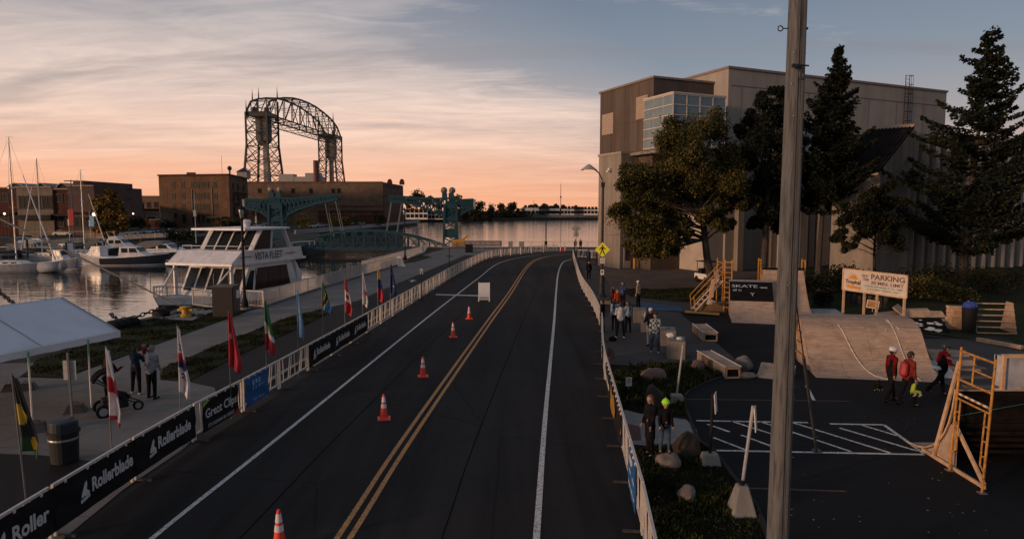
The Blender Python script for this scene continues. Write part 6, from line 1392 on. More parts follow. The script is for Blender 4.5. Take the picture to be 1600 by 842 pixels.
b = MB(); p = G(120, 373); b.box(p + Vector((4, 0, .8)), (4, 1, 1.2)); b.bar(p + Vector((-12, 0, 1.5)), p + Vector((7, 0, 1.7)), .25, .22); tag(obj('yellow_crane_arm', b, mat('crane_tan', (.22, .14, .05), .7)), 'yellow tan boat hoist arm lying behind the masts', 'hoist')
# vertical street pole + mast near boat (flag pole at 428,340)
mast(305, 302, 130, .12, 'thin pale leaning mast rising behind the tour boat roof', 'flag_pole', GALVM); mast(400, 315, 118, .07, 'thin pale pole in front of the left teal tower boom', 'flag_pole', GALVM)
# ================================================================ SKATE RAMPS
PLY = MT['plywood']; mat('ramp_black', (.008, .008, .009), .95, .2, 4, spec=.08); mat('chalk', (.55, .5, .45), .9, .2, 8); mat('pale_deck', (.30, .31, .33), .7, .15, 2)
def quarter(name, label, loc, rz, Wd, prof, deck=1.2, surf=PLY, side=PLY, group='plywood skate ramps', back=True):
    """prof: (distance, height) list rising along local +Y; width along local +X"""
    t = thing(name, label, 'skate ramp', loc, rz, group); L, Hh = prof[-1]
    b = MB(); n = len(prof)
    vs = [(0, y, z + .02) for y, z in prof] + [(Wd, y, z + .02) for y, z in prof] + [(0, y + .01, max(0, z - .02)) for y, z in prof] + [(Wd, y + .01, max(0, z - .02)) for y, z in prof]
    b.add(vs, [(i, n + i, n + i + 1, i + 1) for i in range(n - 1)] + [(2 * n + i, 2 * n + i + 1, 3 * n + i + 1, 3 * n + i) for i in range(n - 1)] + [(i, i + 1, 2 * n + i + 1, 2 * n + i) for i in range(n - 1)] + [(n + i, 3 * n + i, 3 * n + i + 1, n + i + 1) for i in range(n - 1)])
    obj('riding_surface', b, surf, t)
    for x in (.01, Wd - .03):
        b = MB(); pts = [Vector((x, y, max(.0, z - .03))) for y, z in prof] + [Vector((x, L, .0))]
        b.extr(pts, (.02, 0, 0)); obj('side_panel', b, side, t)
    b = MB()
    if deck: b.box((Wd / 2, L + deck / 2, Hh), (Wd, deck, .05))
    obj('deck', b, side, t) if deck else None
    b = MB()
    for x in (.1, Wd / 2, Wd - .1):
        b.bar((x, L - .05, 0), (x, L - .05, Hh - .05), .09, .05, up=(0, 1, 0))
        if deck: b.bar((x, L + deck - .05, 0), (x, L + deck - .05, Hh - .04), .09, .05, up=(0, 1, 0)); b.bar((x, L, .1), (x, L + deck, Hh - .1), .09, .04, up=(1, 0, 0))
    obj('timber_frame', b, LUMBER, t); return t
arc = lambda L, Hh, n=10, e=2.1: [(L * k / n, Hh * (k / n) ** e) for k in range(n + 1)]
pA = G(1143.5, 504.5); tA = quarter('quarter_pipe', 'quarter pipe with black upper panel bearing white graffiti', pA, -.26, 2.5, arc(3.4, 2.05, 12, 1.8), 1.2)
prA = arc(3.4, 2.05, 12, 1.8); b = MB(); pt_ = [q for q in prA if q[0] > 2.0]; n = len(pt_)
b.add([(.0, y - .02, z + .03) for y, z in pt_] + [(2.5, y - .02, z + .03) for y, z in pt_], [(i, n + i, n + i + 1, i + 1) for i in range(n - 1)]); o = obj('black_panel', b, MT['ramp_black'], tA); o.modifiers.new('s', 'SOLIDIFY').thickness = .01
b = MB(); b.cyl((0, 3.4, 2.09), (2.5, 3.4, 2.09), .05, n=8); b.bar((0, 3.45, 2.12), (2.5, 3.45, 2.12), .12, .1); obj('coping', b, GALV, tA)
b = MB(); dn = Vector((0, pt_[-1][0] - pt_[0][0], pt_[-1][1] - pt_[0][1])).normalized(); oo = Vector((.12, pt_[0][0] - .03, pt_[0][1] + .10))
put_text(b, 'SKATE', oo + dn * .95, (1, 0, 0), dn, .22, 1.5, off=-.02 + .06, spacing=.9); put_text(b, 'all in', oo + dn * .62 + Vector((.05, 0, 0)), (1, 0, 0), dn, .2, .5, off=.06); put_text(b, 'Y', oo + dn * .25 + Vector((1.05, 0, 0)), (1, 0, 0), dn, .28, .25, off=.07); put_text(b, 'x', oo + dn * .9 + Vector((1.6, 0, 0)), (1, 0, 0), dn, .18, .5, off=.05)
obj('graffiti', b, mat('graffiti_paint', (.35, .42, .46), .7, .2, 9), tA)
pB = G(1204, 498.5); tB = quarter('quarter_pipe', 'tall plywood quarter pipe with black lip behind the utility pole', pB, -.22, 2.5, arc(3.9, 2.65, 12, 1.9), 1.2)
b = MB(); b.box((1.25, 3.92, 2.68), (2.5, .12, .16)); obj('coping', b, MT['ramp_black'], tB)
for x, par in ((-.1, tB), (2.6, tB)):
    b = MB(); b.bar((x, 4.0, 2.0), (x, 4.0, 3.3), .07, .07, up=(0, 1, 0)); b.bar((x, 4.0, 3.2), (x - .0, 5.0, 3.2), .06, .06); b.bar((x, 5.0, 0), (x, 5.0, 3.3), .07, .07, up=(0, 1, 0)); obj('guard_rail', b, SCAF, par)
pD = G(1276, 590.5); prD = [(0, 0), (.35, .04), (.7, .16), (1.05, .36), (1.4, .64), (1.7, .95), (1.95, 1.24), (2.2, 1.50), (2.5, 1.70), (2.85, 1.84), (3.2, 1.90)]
tD = quarter('wave_ramp', 'wide rolling plywood ramp with chalk arrow behind the three skaters', pD, -.17, 4.55, prD, .9)
b = MB()
def onD(x, y):
    for (a, za), (c, zc) in zip(prD[:-1], prD[1:]):
        if a <= y <= c: return Vector((x, y - .012, za + (zc - za) * (y - a) / (c - a) + .035))
b.tube([onD(2.55 - .32 * k ** .6 if k else 2.6, .08 + k * .3) for k in range(9)], .022, 4); b.tube([onD(3.75 - .03 * k, .1 + k * .3) for k in range(10)], .018, 4); b.tube([onD(3.2, 2.2), onD(3.48, 2.95), onD(3.75, 2.3)], .022, 4); obj('chalk_marks', b, MT['chalk'], tD)
b = MB(); 
for z in (.45, .9, 1.35): b.bar((-.06, 1.9 + .4 * z, z), (-.06, 3.2, z), .05, .05)
b.bar((-.06, 3.25, 0), (-.06, 3.25, 2.2), .06, .06, up=(0, 1, 0)); obj('side_ladder', b, SCAF, tD)
t = quarter('wedge_ramp', 'small plywood kicker wedge left of the utility pole', G(1181, 590), -.5, 1.3, [(0, 0), (.6, .12), (1.3, .34)], 0)
t = quarter('wedge_ramp', 'pale flat landing board behind the wide rolling ramp', G(1274, 497.5), -.1, 2.1, [(0, .02), (1.4, .12), (2.6, .2)], 0, surf=MT['pale_deck'])
t = quarter('wedge_ramp', 'brown plywood kicker ramp behind the third skater', G(1470, 578), -.2, 1.5, [(0, 0), (.8, .25), (1.5, .55)], 0)
t = quarter('wedge_ramp', 'grey weathered kicker at the right foot of the wide rolling ramp', G(1452, 590), -.2, 1.1, [(0, 0), (.8, .16), (1.6, .35)], 0, surf=MT['pale_deck'])
def grind_box(nl, nr_, fl, h, label):
    a = G(*nl); c = G(*nr_); f = G(*fl); y = (f - a); L = y.length; rz = math.atan2(y.y, y.x) - math.pi / 2; Wd = max(.62, (c - a).length)
    t = thing('grind_box', label, 'skate box', a, rz, 'plywood grind boxes')
    for x in (.01, Wd - .01): b = MB(); b.box((x, L / 2, h / 2), (.02, L, h)); obj('side_panel', b, PLY, t)
    b = MB(); b.box((Wd / 2, L / 2, h + .012), (Wd + .02, L + .02, .024)); obj('top_board', b, PLY, t)
    for x in (.0, Wd): b = MB(); b.bar((x, -.02, h + .035), (x, L + .02, h + .035), .04, .035); obj('edge_rail', b, mat('pale_rail', (.55, .50, .46), .4, .1, 5), t)
    b = MB(); b.box((Wd / 2, .10, h / 2), (Wd - .05, .02, h - .1)); obj('end_shade_panel', b, BLACK, t)  # black panel stands in for the shade inside the open end
    b = MB()
    for x in (.04, Wd - .04): b.box((x, .02, h / 2), (.07, .04, h))
    b.box((Wd / 2, .02, .04), (Wd, .04, .08)); b.box((Wd / 2, .02, h - .04), (Wd, .04, .07)); obj('end_frame', b, LUMBER, t)
grind_box((1099, 533.5), (1119.5, 532.8), (1082, 518.4), .42, 'shorter plywood grind box on the asphalt left of the pole')
grind_box((1133, 592), (1156.6, 592.8), (1089, 565), .45, 'longer plywood grind box beside the boulders')
# concrete blocks
for k, (px, rz, sz, lb_) in enumerate((((989, 505), -.18, (.75, 1.3, .75), 'pale concrete block furthest from the camera beside the standing group'), ((1001, 519.5), -.2, (.75, 1.2, .78), 'pale concrete block with cups on it, second in the row'), ((1032, 541), -.2, (.72, 1.3, .75), 'concrete block behind the person in the plaid shirt'), ((1042, 561.5), -.22, (.78, 1.3, .80), 'concrete block nearest the camera with a crumpled white bag on it'))):
    t = thing('concrete_block', lb_, 'concrete block', G(*px), rz, 'row of concrete blocks'); b = MB(); b.box((sz[0] / 2, sz[1] / 2, sz[2] / 2), sz); bo = obj('block_body', b, MT['stucco'], t, auto=.03)
    b = MB(); b.tube([(sz[0] * .4, sz[1] * .5, sz[2]), (sz[0] * .42, sz[1] * .5, sz[2] + .05), (sz[0] * .58, sz[1] * .5, sz[2] + .05), (sz[0] * .6, sz[1] * .5, sz[2])], .012, 5); obj('lifting_loop', b, RUST, t)
random.seed(11)
def lump(loc, r, label, m, name='plastic_bag', cat='bag'):
    b = MB(); b.ball((0, 0, 0), 1, 12); b.v = [tuple(Vector(v) * r * random.uniform(.75, 1.15)) for v in b.v]; b.v = [(x, y, z * .6 + r * .5) for x, y, z in b.v]
    o = obj(name, b, m, smooth=False); o.location = loc; tag(o, label, cat); return o
q = G(1042, 561.5); lump(q + Vector((.35, .9, .8)), .2, 'larger crumpled white bag on the nearest concrete block', WHITE); lump(q + Vector((.62, .35, .8)), .13, 'smaller crumpled white bag on the nearest concrete block', WHITE)
for k in range(4):
    q = G(1001, 519.5) + Vector((.25 + .16 * (k % 2), .3 + .22 * k, .78)); b = MB(); b.lathe([(.035, 0), (.045, .13)], 8); o = obj('paper_cup', b, [WHITE, BLACK, GALVM, WHITE][k]); o.location = q; tag(o, 'small drink cup on the second concrete block, %s from its near end' % words(k), 'cup', 'cups on the second concrete block')
# stair scaffold beside the black topped ramp
def bars(name, segs, m, par, w=.045, world=True, n=6):
    b = MB()
    for a, c in segs: b.cyl(a, c, w / 2 * 1.15, n=n)
    return obj(name, b, m, par, world=world)
bs = G(1131, 487); t = thing('stair_scaffold', 'yellow steel scaffold stairs left of the graffiti ramp', 'scaffold', bs)
X1, Y1 = bs.x, bs.y
for i, (dx, dy) in enumerate(((0, 0), (.35, -.3), (0, 1.6), (.35, 1.5))): bars('post', [((X1 + dx, Y1 + dy, 0), (X1 + dx, Y1 + dy, 3.35))], SCAF, t, .07)
bars('ladder_rungs', [((X1, Y1, .3 + .32 * k), (X1 + .35, Y1 - .3, .3 + .32 * k)) for k in range(10)], SCAF, t)
bars('cross_rails', [((X1, Y1, z), (X1, Y1 + 1.6, z)) for z in (1.9, 2.5, 3.1)] + [((X1, Y1, 3.2), (X1 + .35, Y1 - .3, 3.2))], SCAF, t, .055)
for dy in (0, .9):
    A_ = Vector((X1 - 1.9, Y1 - .2 + dy, .05)); B_ = Vector((X1 - .1, Y1 + dy, 2.0)); bars('stringer', [(A_, B_)], mat('stringer_pale', (.5, .42, .36), .5), t, .09); bars('handrail', [(A_ + Vector((-.1, 0, .95)), B_ + Vector((0, 0, 1.0))), (A_ + Vector((-.1, 0, .55)), B_ + Vector((0, 0, .55))), (A_, A_ + Vector((-.1, 0, .95)))], SCAF, t, .05)
b = MB()
for k in range(7): q = Vector((X1 - 1.9, Y1 - .2, .05)).lerp(Vector((X1 - .1, Y1, 2.0)), (k + .5) / 7); b.box(q + Vector((0, .45, 0)), (.26, .9, .04))
obj('treads', b, LUMBER, t, world=True)
b = MB(); b.extr([Vector((X1 - 1.15, Y1 - .35, .75)), Vector((X1 - .8, Y1 - .35, 1.0)), Vector((X1 - .75, Y1 - .35, 2.2)), Vector((X1 - .95, Y1 - .35, 2.1))], (0, .03, 0)); obj('plywood_scrap', b, LUMBER, t, world=True)
b = MB(); b.box((X1 - .6, Y1 + .5, .25), (1.6, .9, .5)); obj('base_box', b, mat('ply_dark', (.20, .12, .06), .8), t, world=True)
lump(Vector((X1 - 1.05, Y1 - .6, .55)), .3, 'crumpled pale sack hanging on the scaffold stairs', mat('sack', (.42, .33, .27), .9), 'sack')
# cart by the tree trunk
t = thing('golf_cart', 'small dark utility cart with a roof beside the deciduous tree trunk', 'cart', G(1104, 441) , .3)
b = MB(); b.box((0, 0, .55), (1.2, 2.2, .5)); b.box((0, -.9, .9), (1.1, .3, .5)); obj('body', b, WHITE, t, auto=.05); b = MB(); b.box((0, 0, 1.9), (1.2, 1.6, .07)); obj('roof', b, BLACK, t)
b = MB(); b.box((0, .3, 1.0), (1.1, .5, .5)); obj('seat', b, BLACK, t)
for x in (-.55, .55):
    for y in (-.7, .7): b = MB(); b.cyl((x - .08, y, .28), (x + .08, y, .28), .28, n=12); obj('wheel', b, BLACK, t); b = MB(); b.cyl((x, y, .7), (x, y, 1.9), .03); obj('roof_post', b, DARKM, t)
# parking sign board
sA = P(1316.5, 452, 41); sB = P(1416.5, 466, 37.6); sC = P(1317, 420, 41); sD = P(1418, 430.8, 37.6)
t = thing('parking_board', 'large pale PARKING sign board on wooden posts in front of the shrubs', 'sign board', (sA.x, sA.y, 0)); X = (sB - sA); Wd = Vector((X.x, X.y, 0)).length; xd = X.normalized(); zd = Vector((0, 0, 1)); hgt = (sC.z - sA.z + sD.z - sB.z) / 2
nn = xd.cross(zd).normalized()
b = MB(); b.extr([sA, sB, sB + zd * hgt, sA + zd * hgt], -nn * .04); obj('board', b, mat('board_cream', (.48, .42, .37), .7, .12, 2), t, world=True)
b = MB()
for a_, c_ in ((sA, sB), (sA + zd * hgt, sB + zd * hgt), (sA, sA + zd * hgt), (sB, sB + zd * hgt)): b.bar(a_, c_, .07, .07, up=nn)
obj('frame', b, LUMBER, t, world=True)
for f_ in (.01, .35, .55, .96):
    q_ = sA.lerp(sB, f_) - nn * .08; b = MB(); b.bar((q_.x, q_.y, 0), (q_.x, q_.y, q_.z + hgt * .8), .12, .09, up=(0, 1, 0)); obj('post', b, LUMBER, t, world=True)
LB_ = mat('letters_brown', (.10, .05, .035), .7); LTt = mat('letters_teal', (.05, .20, .18), .7); LO = mat('letters_orange', (.50, .20, .02), .7)
b = MB(); put_text(b, 'SHORT', sA + xd * Wd * .31 + zd * hgt * .72, xd, zd, hgt * .12, Wd * .11, bold=.02); put_text(b, 'TERM', sA + xd * Wd * .33 + zd * hgt * .56, xd, zd, hgt * .12, Wd * .09, bold=.02); put_text(b, 'PARKING', sA + xd * Wd * .455 + zd * hgt * .66, xd, zd, hgt * .24, Wd * .51, bold=.025); put_text(b, '30 MIN. LIMIT', sA + xd * Wd * .455 + zd * hgt * .43, xd, zd, hgt * .15, Wd * .50, bold=.02)
obj('lettering', b, LB_, t, world=True)
b = MB(); put_text(b, 'TOWING ENFORCED AT ALL TIMES', sA + xd * Wd * .34 + zd * hgt * .28, xd, zd, hgt * .08, Wd * .60, bold=.02); put_text(b, 'CUSTOMER PARKING ONLY', sA + xd * Wd * .40 + zd * hgt * .15, xd, zd, hgt * .07, Wd * .50, bold=.02); obj('small_lettering', b, LTt, t, world=True)
b = MB(); flat(b, sA + xd * Wd * .17 + zd * hgt * .55, xd, zd, [(.28 * math.cos(a_), .28 * math.sin(a_)) for a_ in [i * math.pi / 8 for i in range(9)]])
for i in range(9):
    a_ = i * math.pi / 8; flat(b, sA + xd * Wd * .17 + zd * hgt * .55, xd, zd, [(.32 * math.cos(a_ - .09), .32 * math.sin(a_ - .09)), (.44 * math.cos(a_), .44 * math.sin(a_)), (.32 * math.cos(a_ + .09), .32 * math.sin(a_ + .09))])
flat(b, sA + xd * Wd * .05 + zd * hgt * .1, xd, zd, [(0, .1), (.3, 0), (.95, .02), (1.0, .14), (.5, .2), (.1, .22)]); obj('sun_emblem', b, LO, t, world=True)
b = MB(); put_text(b, 'Tropical', sA + xd * Wd * .045 + zd * hgt * .34, xd, zd, hgt * .18, Wd * .25, bold=.05, off=.01); obj('script_lettering', b, LB_, t, world=True)
p = G(1363, 489); t = thing('small_sign', 'small tilted orange picture sign on a stake under the PARKING board', 'sign', p, -.4); b = MB(); b.box((0, 0, .55), (.7, .03, .5), ry=.12); obj('plate', b, WHITE, t); b = MB(); b.box((0, -.02, .56), (.6, .02, .4), ry=.12); obj('picture', b, mat('pic_orange', (.35, .17, .05), .7, .5, 5), t); b = MB(); b.bar((0, .03, 0), (0, .03, .6), .04, .04, up=(0, 1, 0)); obj('stake', b, LUMBER, t)
# timber bollards row behind sign, white post
for k in range(9):
    p = G(1318 + k * 8.2, 477 + k * .9); b = MB(); b.cyl((0, 0, 0), (0, 0, .75 + .05 * (k % 3)), .13, n=8); o = obj('timber_stump', b, TRUNK); o.location = p; tag(o, 'short dark timber stump under the PARKING board, %s from the left' % words(k), 'post', 'timber stumps below the parking board')
b = MB(); p = G(1276.5, 470); b.bar(p, p + Vector((0, 0, 1.0)), .25, .2, up=(0, 1, 0)); tag(obj('marker_post', b, mat('post_tan', (.40, .32, .25), .8)), 'short pale post in the dark shrubs right of the utility pole', 'post')
# lumber heap
random.seed(5)
HB = G(1412, 506)
for k, (px, L, Wp, rz, tl, lb_) in enumerate((((1378, 497), 2.2, .3, .3, .1, 'long plank at the left end of the lumber heap'), ((1392, 500), 2.0, .9, .5, .35, 'plywood offcut leaning at the left of the lumber heap'), ((1410, 497), 1.8, 1.1, .9, .7, 'plywood sheet propped steeply in the middle of the heap'), ((1430, 497), 2.2, 1.0, .1, .45, 'plywood sheet at the back of the heap'), ((1446, 498), 2.0, .8, -.2, .4, 'wide plywood offcut on the right of the heap'), ((1400, 505), 2.4, .25, .15, .05, 'low plank in front of the lumber heap'), ((1470, 508), 2.0, .3, .6, .3, 'plank leaning on the block stack'))):
    b = MB(); b.box((0, 0, .12 + .30 * tl + .04), (L, Wp, .04), rx=tl); o = obj('plywood_sheet', b, PLY if k % 2 else LUMBER); o.location = G(*px); o.rotation_euler = (0, 0, rz); tag(o, lb_, 'plank', 'loose boards of the lumber heap')
t = thing('painted_board', 'black board splashed with white paint lying by the lumber heap', 'board', G(1447, 521), -.25); b = MB(); b.box((0, .75, .33), (2.3, 1.5, .05), rx=.35); obj('panel', b, MT['ramp_black'], t)
b = MB(); random.seed(9)
for k in range(16):
    cx, cy = random.uniform(-1.0, 1.0), random.uniform(-.6, .6); r_ = random.uniform(.08, .26); pts = [(cx + r_ * random.uniform(.6, 1.3) * math.cos(a_), cy + .6 * r_ * random.uniform(.6, 1.3) * math.sin(a_)) for a_ in [i * .785 for i in range(8)]]
    b.extr([Vector((0, .75, .33)) + Matrix.Rotation(.35, 3, 'X') @ Vector((x, y, .03 + .001 * k)) for x, y in pts], (0, 0, .002))
obj('white_splashes', b, WHITE, t)
b = MB(); b.box((0, 0, .25), (1.2, .9, .04), rx=.3); o = obj('white_sheet', b, WHITE); o.location = G(1431, 511); tag(o, 'white sheet beside the splashed black board', 'board')
t = thing('block_stack', 'stack of short cut timber boards right of the splashed black board', 'timber stack', G(1497, 517), -.1)
for k in range(11): b = MB(); b.box((random.uniform(-.04, .04), .3 + random.uniform(-.04, .04), .06 + k * .12), (.75, .6, .10), random.uniform(-.06, .06)); obj('timber_board', b, LUMBER, t)
t = thing('trash_can', 'dark tall can with blue bag on top by the block stack', 'bin', G(1513, 520)); b = MB(); b.lathe([(.30, 0), (.36, 1.3), (.38, 1.34)], 16); obj('can_body', b, BLACK, t); b = MB(); b.ball((0, 0, 1.45), .34, 12, sc=(1, 1, .7)); b.v = [(x + random.uniform(-.04, .04), y, z + random.uniform(-.04, .04)) for x, y, z in b.v]; obj('blue_bag', b, mat('bag_blue', (.03, .05, .25), .4), t)
t = thing('open_ramp_frame', 'unfinished ramp frame with open slats near the right edge', 'ramp frame', G(1526, 521), -.15)
b = MB(); pr = [(0, 0), (.35, .9), (.7, 1.45), (0.7, 0)]
for x in (0, 1.9): b2_ = MB(); b2_.extr([Vector((x, 0, 0)), Vector((x, .5, 1.6)), Vector((x, 1.1, 1.6)), Vector((x, 1.5, 0))], (.03, 0, 0)); obj('side_panel', b2_, PLY, t)
for k in range(6): b2_ = MB(); f = k / 5; b2_.bar((0, .5 * f * 1.0, .05 + 1.5 * f), (1.93, .5 * f, .05 + 1.5 * f), .09, .05); obj('slat', b2_, LUMBER, t)
p = G(1527, 533); q = G(1597, 546); b = MB(); b.bar(p + Vector((0, 0, .1)), q + Vector((0, 0, .1)), .2, .18); tag(obj('timber_beam', b, LUMBER), 'long timber beam lying on the kerb at the right edge', 'beam')
# ---------------------------------------------------------------- foreground scaffold and ramp
t = thing('scaffold_frame', 'yellow steel scaffold frame standing in front of the nearest ramp', 'scaffold', (10.95, 16.1, 0))
A0, A1 = Vector((10.93, 16.12, 0)), Vector((10.80, 14.78, 0)); dA = A1 - A0
tops = (Vector((11.05, 16.12, 3.15)), Vector((10.92, 14.78, 3.15)))
for k, (a, c) in enumerate(zip((A0, A1), tops)): 
    bars('post', [(a + Vector((0, 0, .04)), c)], SCAF, t, .05, n=10)
    b = MB(); b.box(a + Vector((0, 0, .03)), (.16, .16, .02)); b.cyl(a, a + Vector((0, 0, .2)), .018, n=6); obj('base_plate', b, GALV, t, world=True)
def at_(k, z): a, c = (A0, A1)[k], tops[k]; return a.lerp(c, z / 3.15)
bars('crossbar', [(at_(0, 3.05), at_(1, 3.05))], SCAF, t, .048); bars('crossbar', [(at_(0, 2.35), at_(1, 2.35))], SCAF, t, .048)
b = MB()
for i in range(11):
    pa, pb_ = at_(0, 2.0).lerp(at_(1, 2.0), i / 11), at_(0, 2.0).lerp(at_(1, 2.0), (i + 1) / 11); b.cyl(pa, pb_, .028, n=8, m=i % 2)
obj('taped_crossbar', b, [SCAF, REFL], t, world=True)
bars('crossbar', [(at_(0, 1.88), at_(1, 1.88))], SCAF, t, .04)
mid_ = lambda z, f=.42: at_(0, z).lerp(at_(1, z), f)
bars('upper_stiles', [(mid_(2.35), mid_(3.05)), (mid_(2.7), at_(1, 2.7))], SCAF, t, .036)
for k, f in ((0, .13), (1, .87)):
    q = lambda z: at_(0, z).lerp(at_(1, z), f)
    bars('inner_stile', [(q(.62), q(1.88)), (q(.62), at_(k, .5))], SCAF, t, .036)
    bars('inner_rungs', [(q(z), at_(k, z)) for z in (.85, 1.2, 1.55)], SCAF, t, .03)
b = MB(); b.cyl(at_(0, 3.13), at_(0, 3.25), .02); b.cyl(at_(1, 3.13), at_(1, 3.25), .02); obj('coupling_pin', b, DARKM, t, world=True)
bars('brace_cable', [(at_(0, 1.4), Vector((13.5, 15.4, 2.2)))], mat('cable_blue', (.03, .08, .09), .6), t, .016); 
t = thing('quarter_pipe', 'nearest plywood quarter pipe seen from its back and left side', 'skate ramp', (11.12, 15.1, 0), 0, 'plywood skate ramps')
cur = [(18.15, .02), (17.75, .05), (17.4, .14), (17.1, .30), (16.85, .52), (16.65, .80), (16.5, 1.12), (16.4, 1.5), (16.33, 2.02)]
b = MB(); n = len(cur); b.add([(11.12, y, z) for y, z in cur] + [(15.2, y, z) for y, z in cur] + [(11.12, y - .04, max(0, z - .025)) for y, z in cur] + [(15.2, y - .04, max(0, z - .025)) for y, z in cur], [(i, n + i, n + i + 1, i + 1) for i in range(n - 1)] + [(2 * n + i, 2 * n + i + 1, 3 * n + i + 1, 3 * n + i) for i in range(n - 1)] + [(i, i + 1, 2 * n + i + 1, 2 * n + i) for i in range(n - 1)]); b.m = [0] * (n - 1) + [1] * (n - 1) + [0] * (n - 1); obj('riding_surface', b, [PLY, mat('plank_dark', (.013, .011, .010), .95, .2, 3, spec=.05)], t, world=True)  # near-black underside: shade behind the ramp is put into its colour
b = MB(); b.extr([Vector((11.13, y, z - .02 if z > .05 else 0)) for y, z in cur[2:7]] + [Vector((11.13, 16.2, 1.1)), Vector((11.13, 16.2, 0)), Vector((11.13, 17.4, 0))], (.02, 0, 0)); obj('side_panel', b, PLY, t, world=True)
b = MB(); b.tube([(11.1, y, z + .01) for y, z in cur], .022, 6); obj('curve_edge', b, LUMBER, t, world=True)
LB2 = [((11.10, 17.5, .06), (11.02, 15.0, .06)), ((11.08, 17.0, .05), (11.10, 16.25, 2.75)), ((11.10, 16.3, 1.2), (11.04, 15.05, .1)), ((15.1, 17.5, .06), (15.1, 15.0, .06)), ((15.1, 16.3, 1.2), (15.1, 15.05, .1))]
for a, c in LB2: b = MB(); b.bar(a, c, .09, .05, up=(1, 0, 0)); obj('timber', b, LUMBER, t, world=True)
b = MB()
for k in range(9): b.bar((11.2, 16.42 + .08 * max(0, 1 - k * .25) + (0 if k > 3 else (3 - k) * .12), .25 + .21 * k), (15.1, 16.42 + (0 if k > 3 else (3 - k) * .12), .25 + .21 * k), .04, .09)
obj('backing_planks', b, mat('plank_dark', (.013, .011, .010), .95, .2, 3, spec=.05), t, world=True)
b = MB(); b.box((13.2, 15.6, 2.02), (4.0, 1.4, .04)) if False else b.box((14.6, 15.9, 2.05), (1.4, .8, .04)); obj('deck', b, MT['pale_deck'], t, world=True)
t = thing('white_ramp_box', 'white sided ramp box with lumber edge at the right edge of view', 'skate ramp', (15.6, 21.4, 0))
b = MB(); b.box((18.0, 21.6, .86), (3.9, .4, 1.72)); obj('side_panel', b, mat('panel_white', (.36, .37, .40), .7, .15, 2), t, world=True)
b = MB(); b.bar((16.0, 21.36, 1.76), (20.0, 21.36, 1.76), .12, .12); b.bar((16.05, 21.36, 0), (16.05, 21.36, 1.7), .1, .1, up=(0, 1, 0)); b.bar((16.6, 21.37, .7), (19.5, 21.37, 1.3), .06, .03); obj('trim', b, LUMBER, t, world=True)
b = MB()
for k in range(5): b.box((15.45, 22.4 - k * .28, 1.45 - k * .25), (1.0, .26, .05))
b.box((15.45, 21.6, .3), (1.0, 1.2, .04), rx=.3); obj('steps', b, mat('step_dark', (.09, .085, .08), .8), t, world=True)
# ---------------------------------------------------------------- posts and boulders in the planting bed
def block_post(px, ztop, label, lean=(0, 0), mpost=GALVM, base='box', plate_=None, pr=.035):
    p = G(*px); t = thing('sign_post', label, 'sign post', p)
    b = MB()
    if base == 'box': vs = [(-.26, -.2, 0), (.26, -.2, 0), (.26, .2, 0), (-.26, .2, 0), (-.18, -.14, .32), (.18, -.14, .32), (.18, .14, .32), (-.18, .14, .32)]; hb = .32
    else: vs = [(-.27, -.27, 0), (.27, -.27, 0), (.27, .27, 0), (-.27, .27, 0), (-.11, -.11, .66), (.11, -.11, .66), (.11, .11, .66), (-.11, .11, .66)]; hb = .66
    b.add(vs, [(3, 2, 1, 0), (4, 5, 6, 7), (0, 1, 5, 4), (1, 2, 6, 5), (2, 3, 7, 6), (3, 0, 4, 7)]); obj('concrete_base', b, MT['conc'], t, auto=.03)
    b = MB(); top = Vector((lean[0], lean[1], ztop)); b.cyl((0, 0, hb - .05), top, pr, n=8); obj('post', b, mpost, t)
    if base != 'box': b = MB(); b.cyl((0, 0, hb), (0, 0, hb + .1), .06, n=8); obj('collar', b, BLACK, t)
    if plate_: b = MB(); q = top * .88 + Vector((.05, 0, 0)); b.box(q + Vector((.03, 0, 0)), (.02, .34, .5), ry=-.08, rz=-.42); obj('sign_plate', b, WHITE, t, auto=.005)
    return t
block_post((1158, 803), 2.35, 'leaning sign post set in a pale pyramid concrete base', lean=(.22, .1), base='pyr', plate_=True)
block_post((1109, 726), 1.85, 'black upright post with an edge-on sign in a small concrete base', mpost=BLACK, plate_=True, pr=.04, lean=(.03, 0))
block_post((1057, 630), 2.0, 'grey galvanised post in a low concrete base beyond the boulders', lean=(.18, 0))
p = G(982, 612); t = thing('parking_sign', 'small white square sign on a stake beside the right barriers', 'sign', p); b = MB(); b.bar((0, 0, 0), (0, 0, .5), .03, .03, up=(0, 1, 0)); obj('stake', b, LUMBER, t); b = MB(); b.box((0, -.03, .38), (.22, .015, .32)); obj('plate', b, WHITE, t); b = MB(); ring = [(.06 * math.cos(a_), .06 * math.sin(a_)) for a_ in [i * .524 for i in range(12)]]
for (x1, z1), (x2, z2) in zip(ring, ring[1:] + ring[:1]): b.bar((x1, -.045, .42 + z1), (x2, -.045, .42 + z2), .02, .012)
obj('symbol', b, BLACK, t)
b = MB(); p = G(1042, 640); b.cyl(p, p + Vector((-.06, 0, .45)), .025); tag(obj('green_stake', b, mat('stake_green', (.05, .14, .09), .6)), 'short green stake between the rear boulders', 'stake')
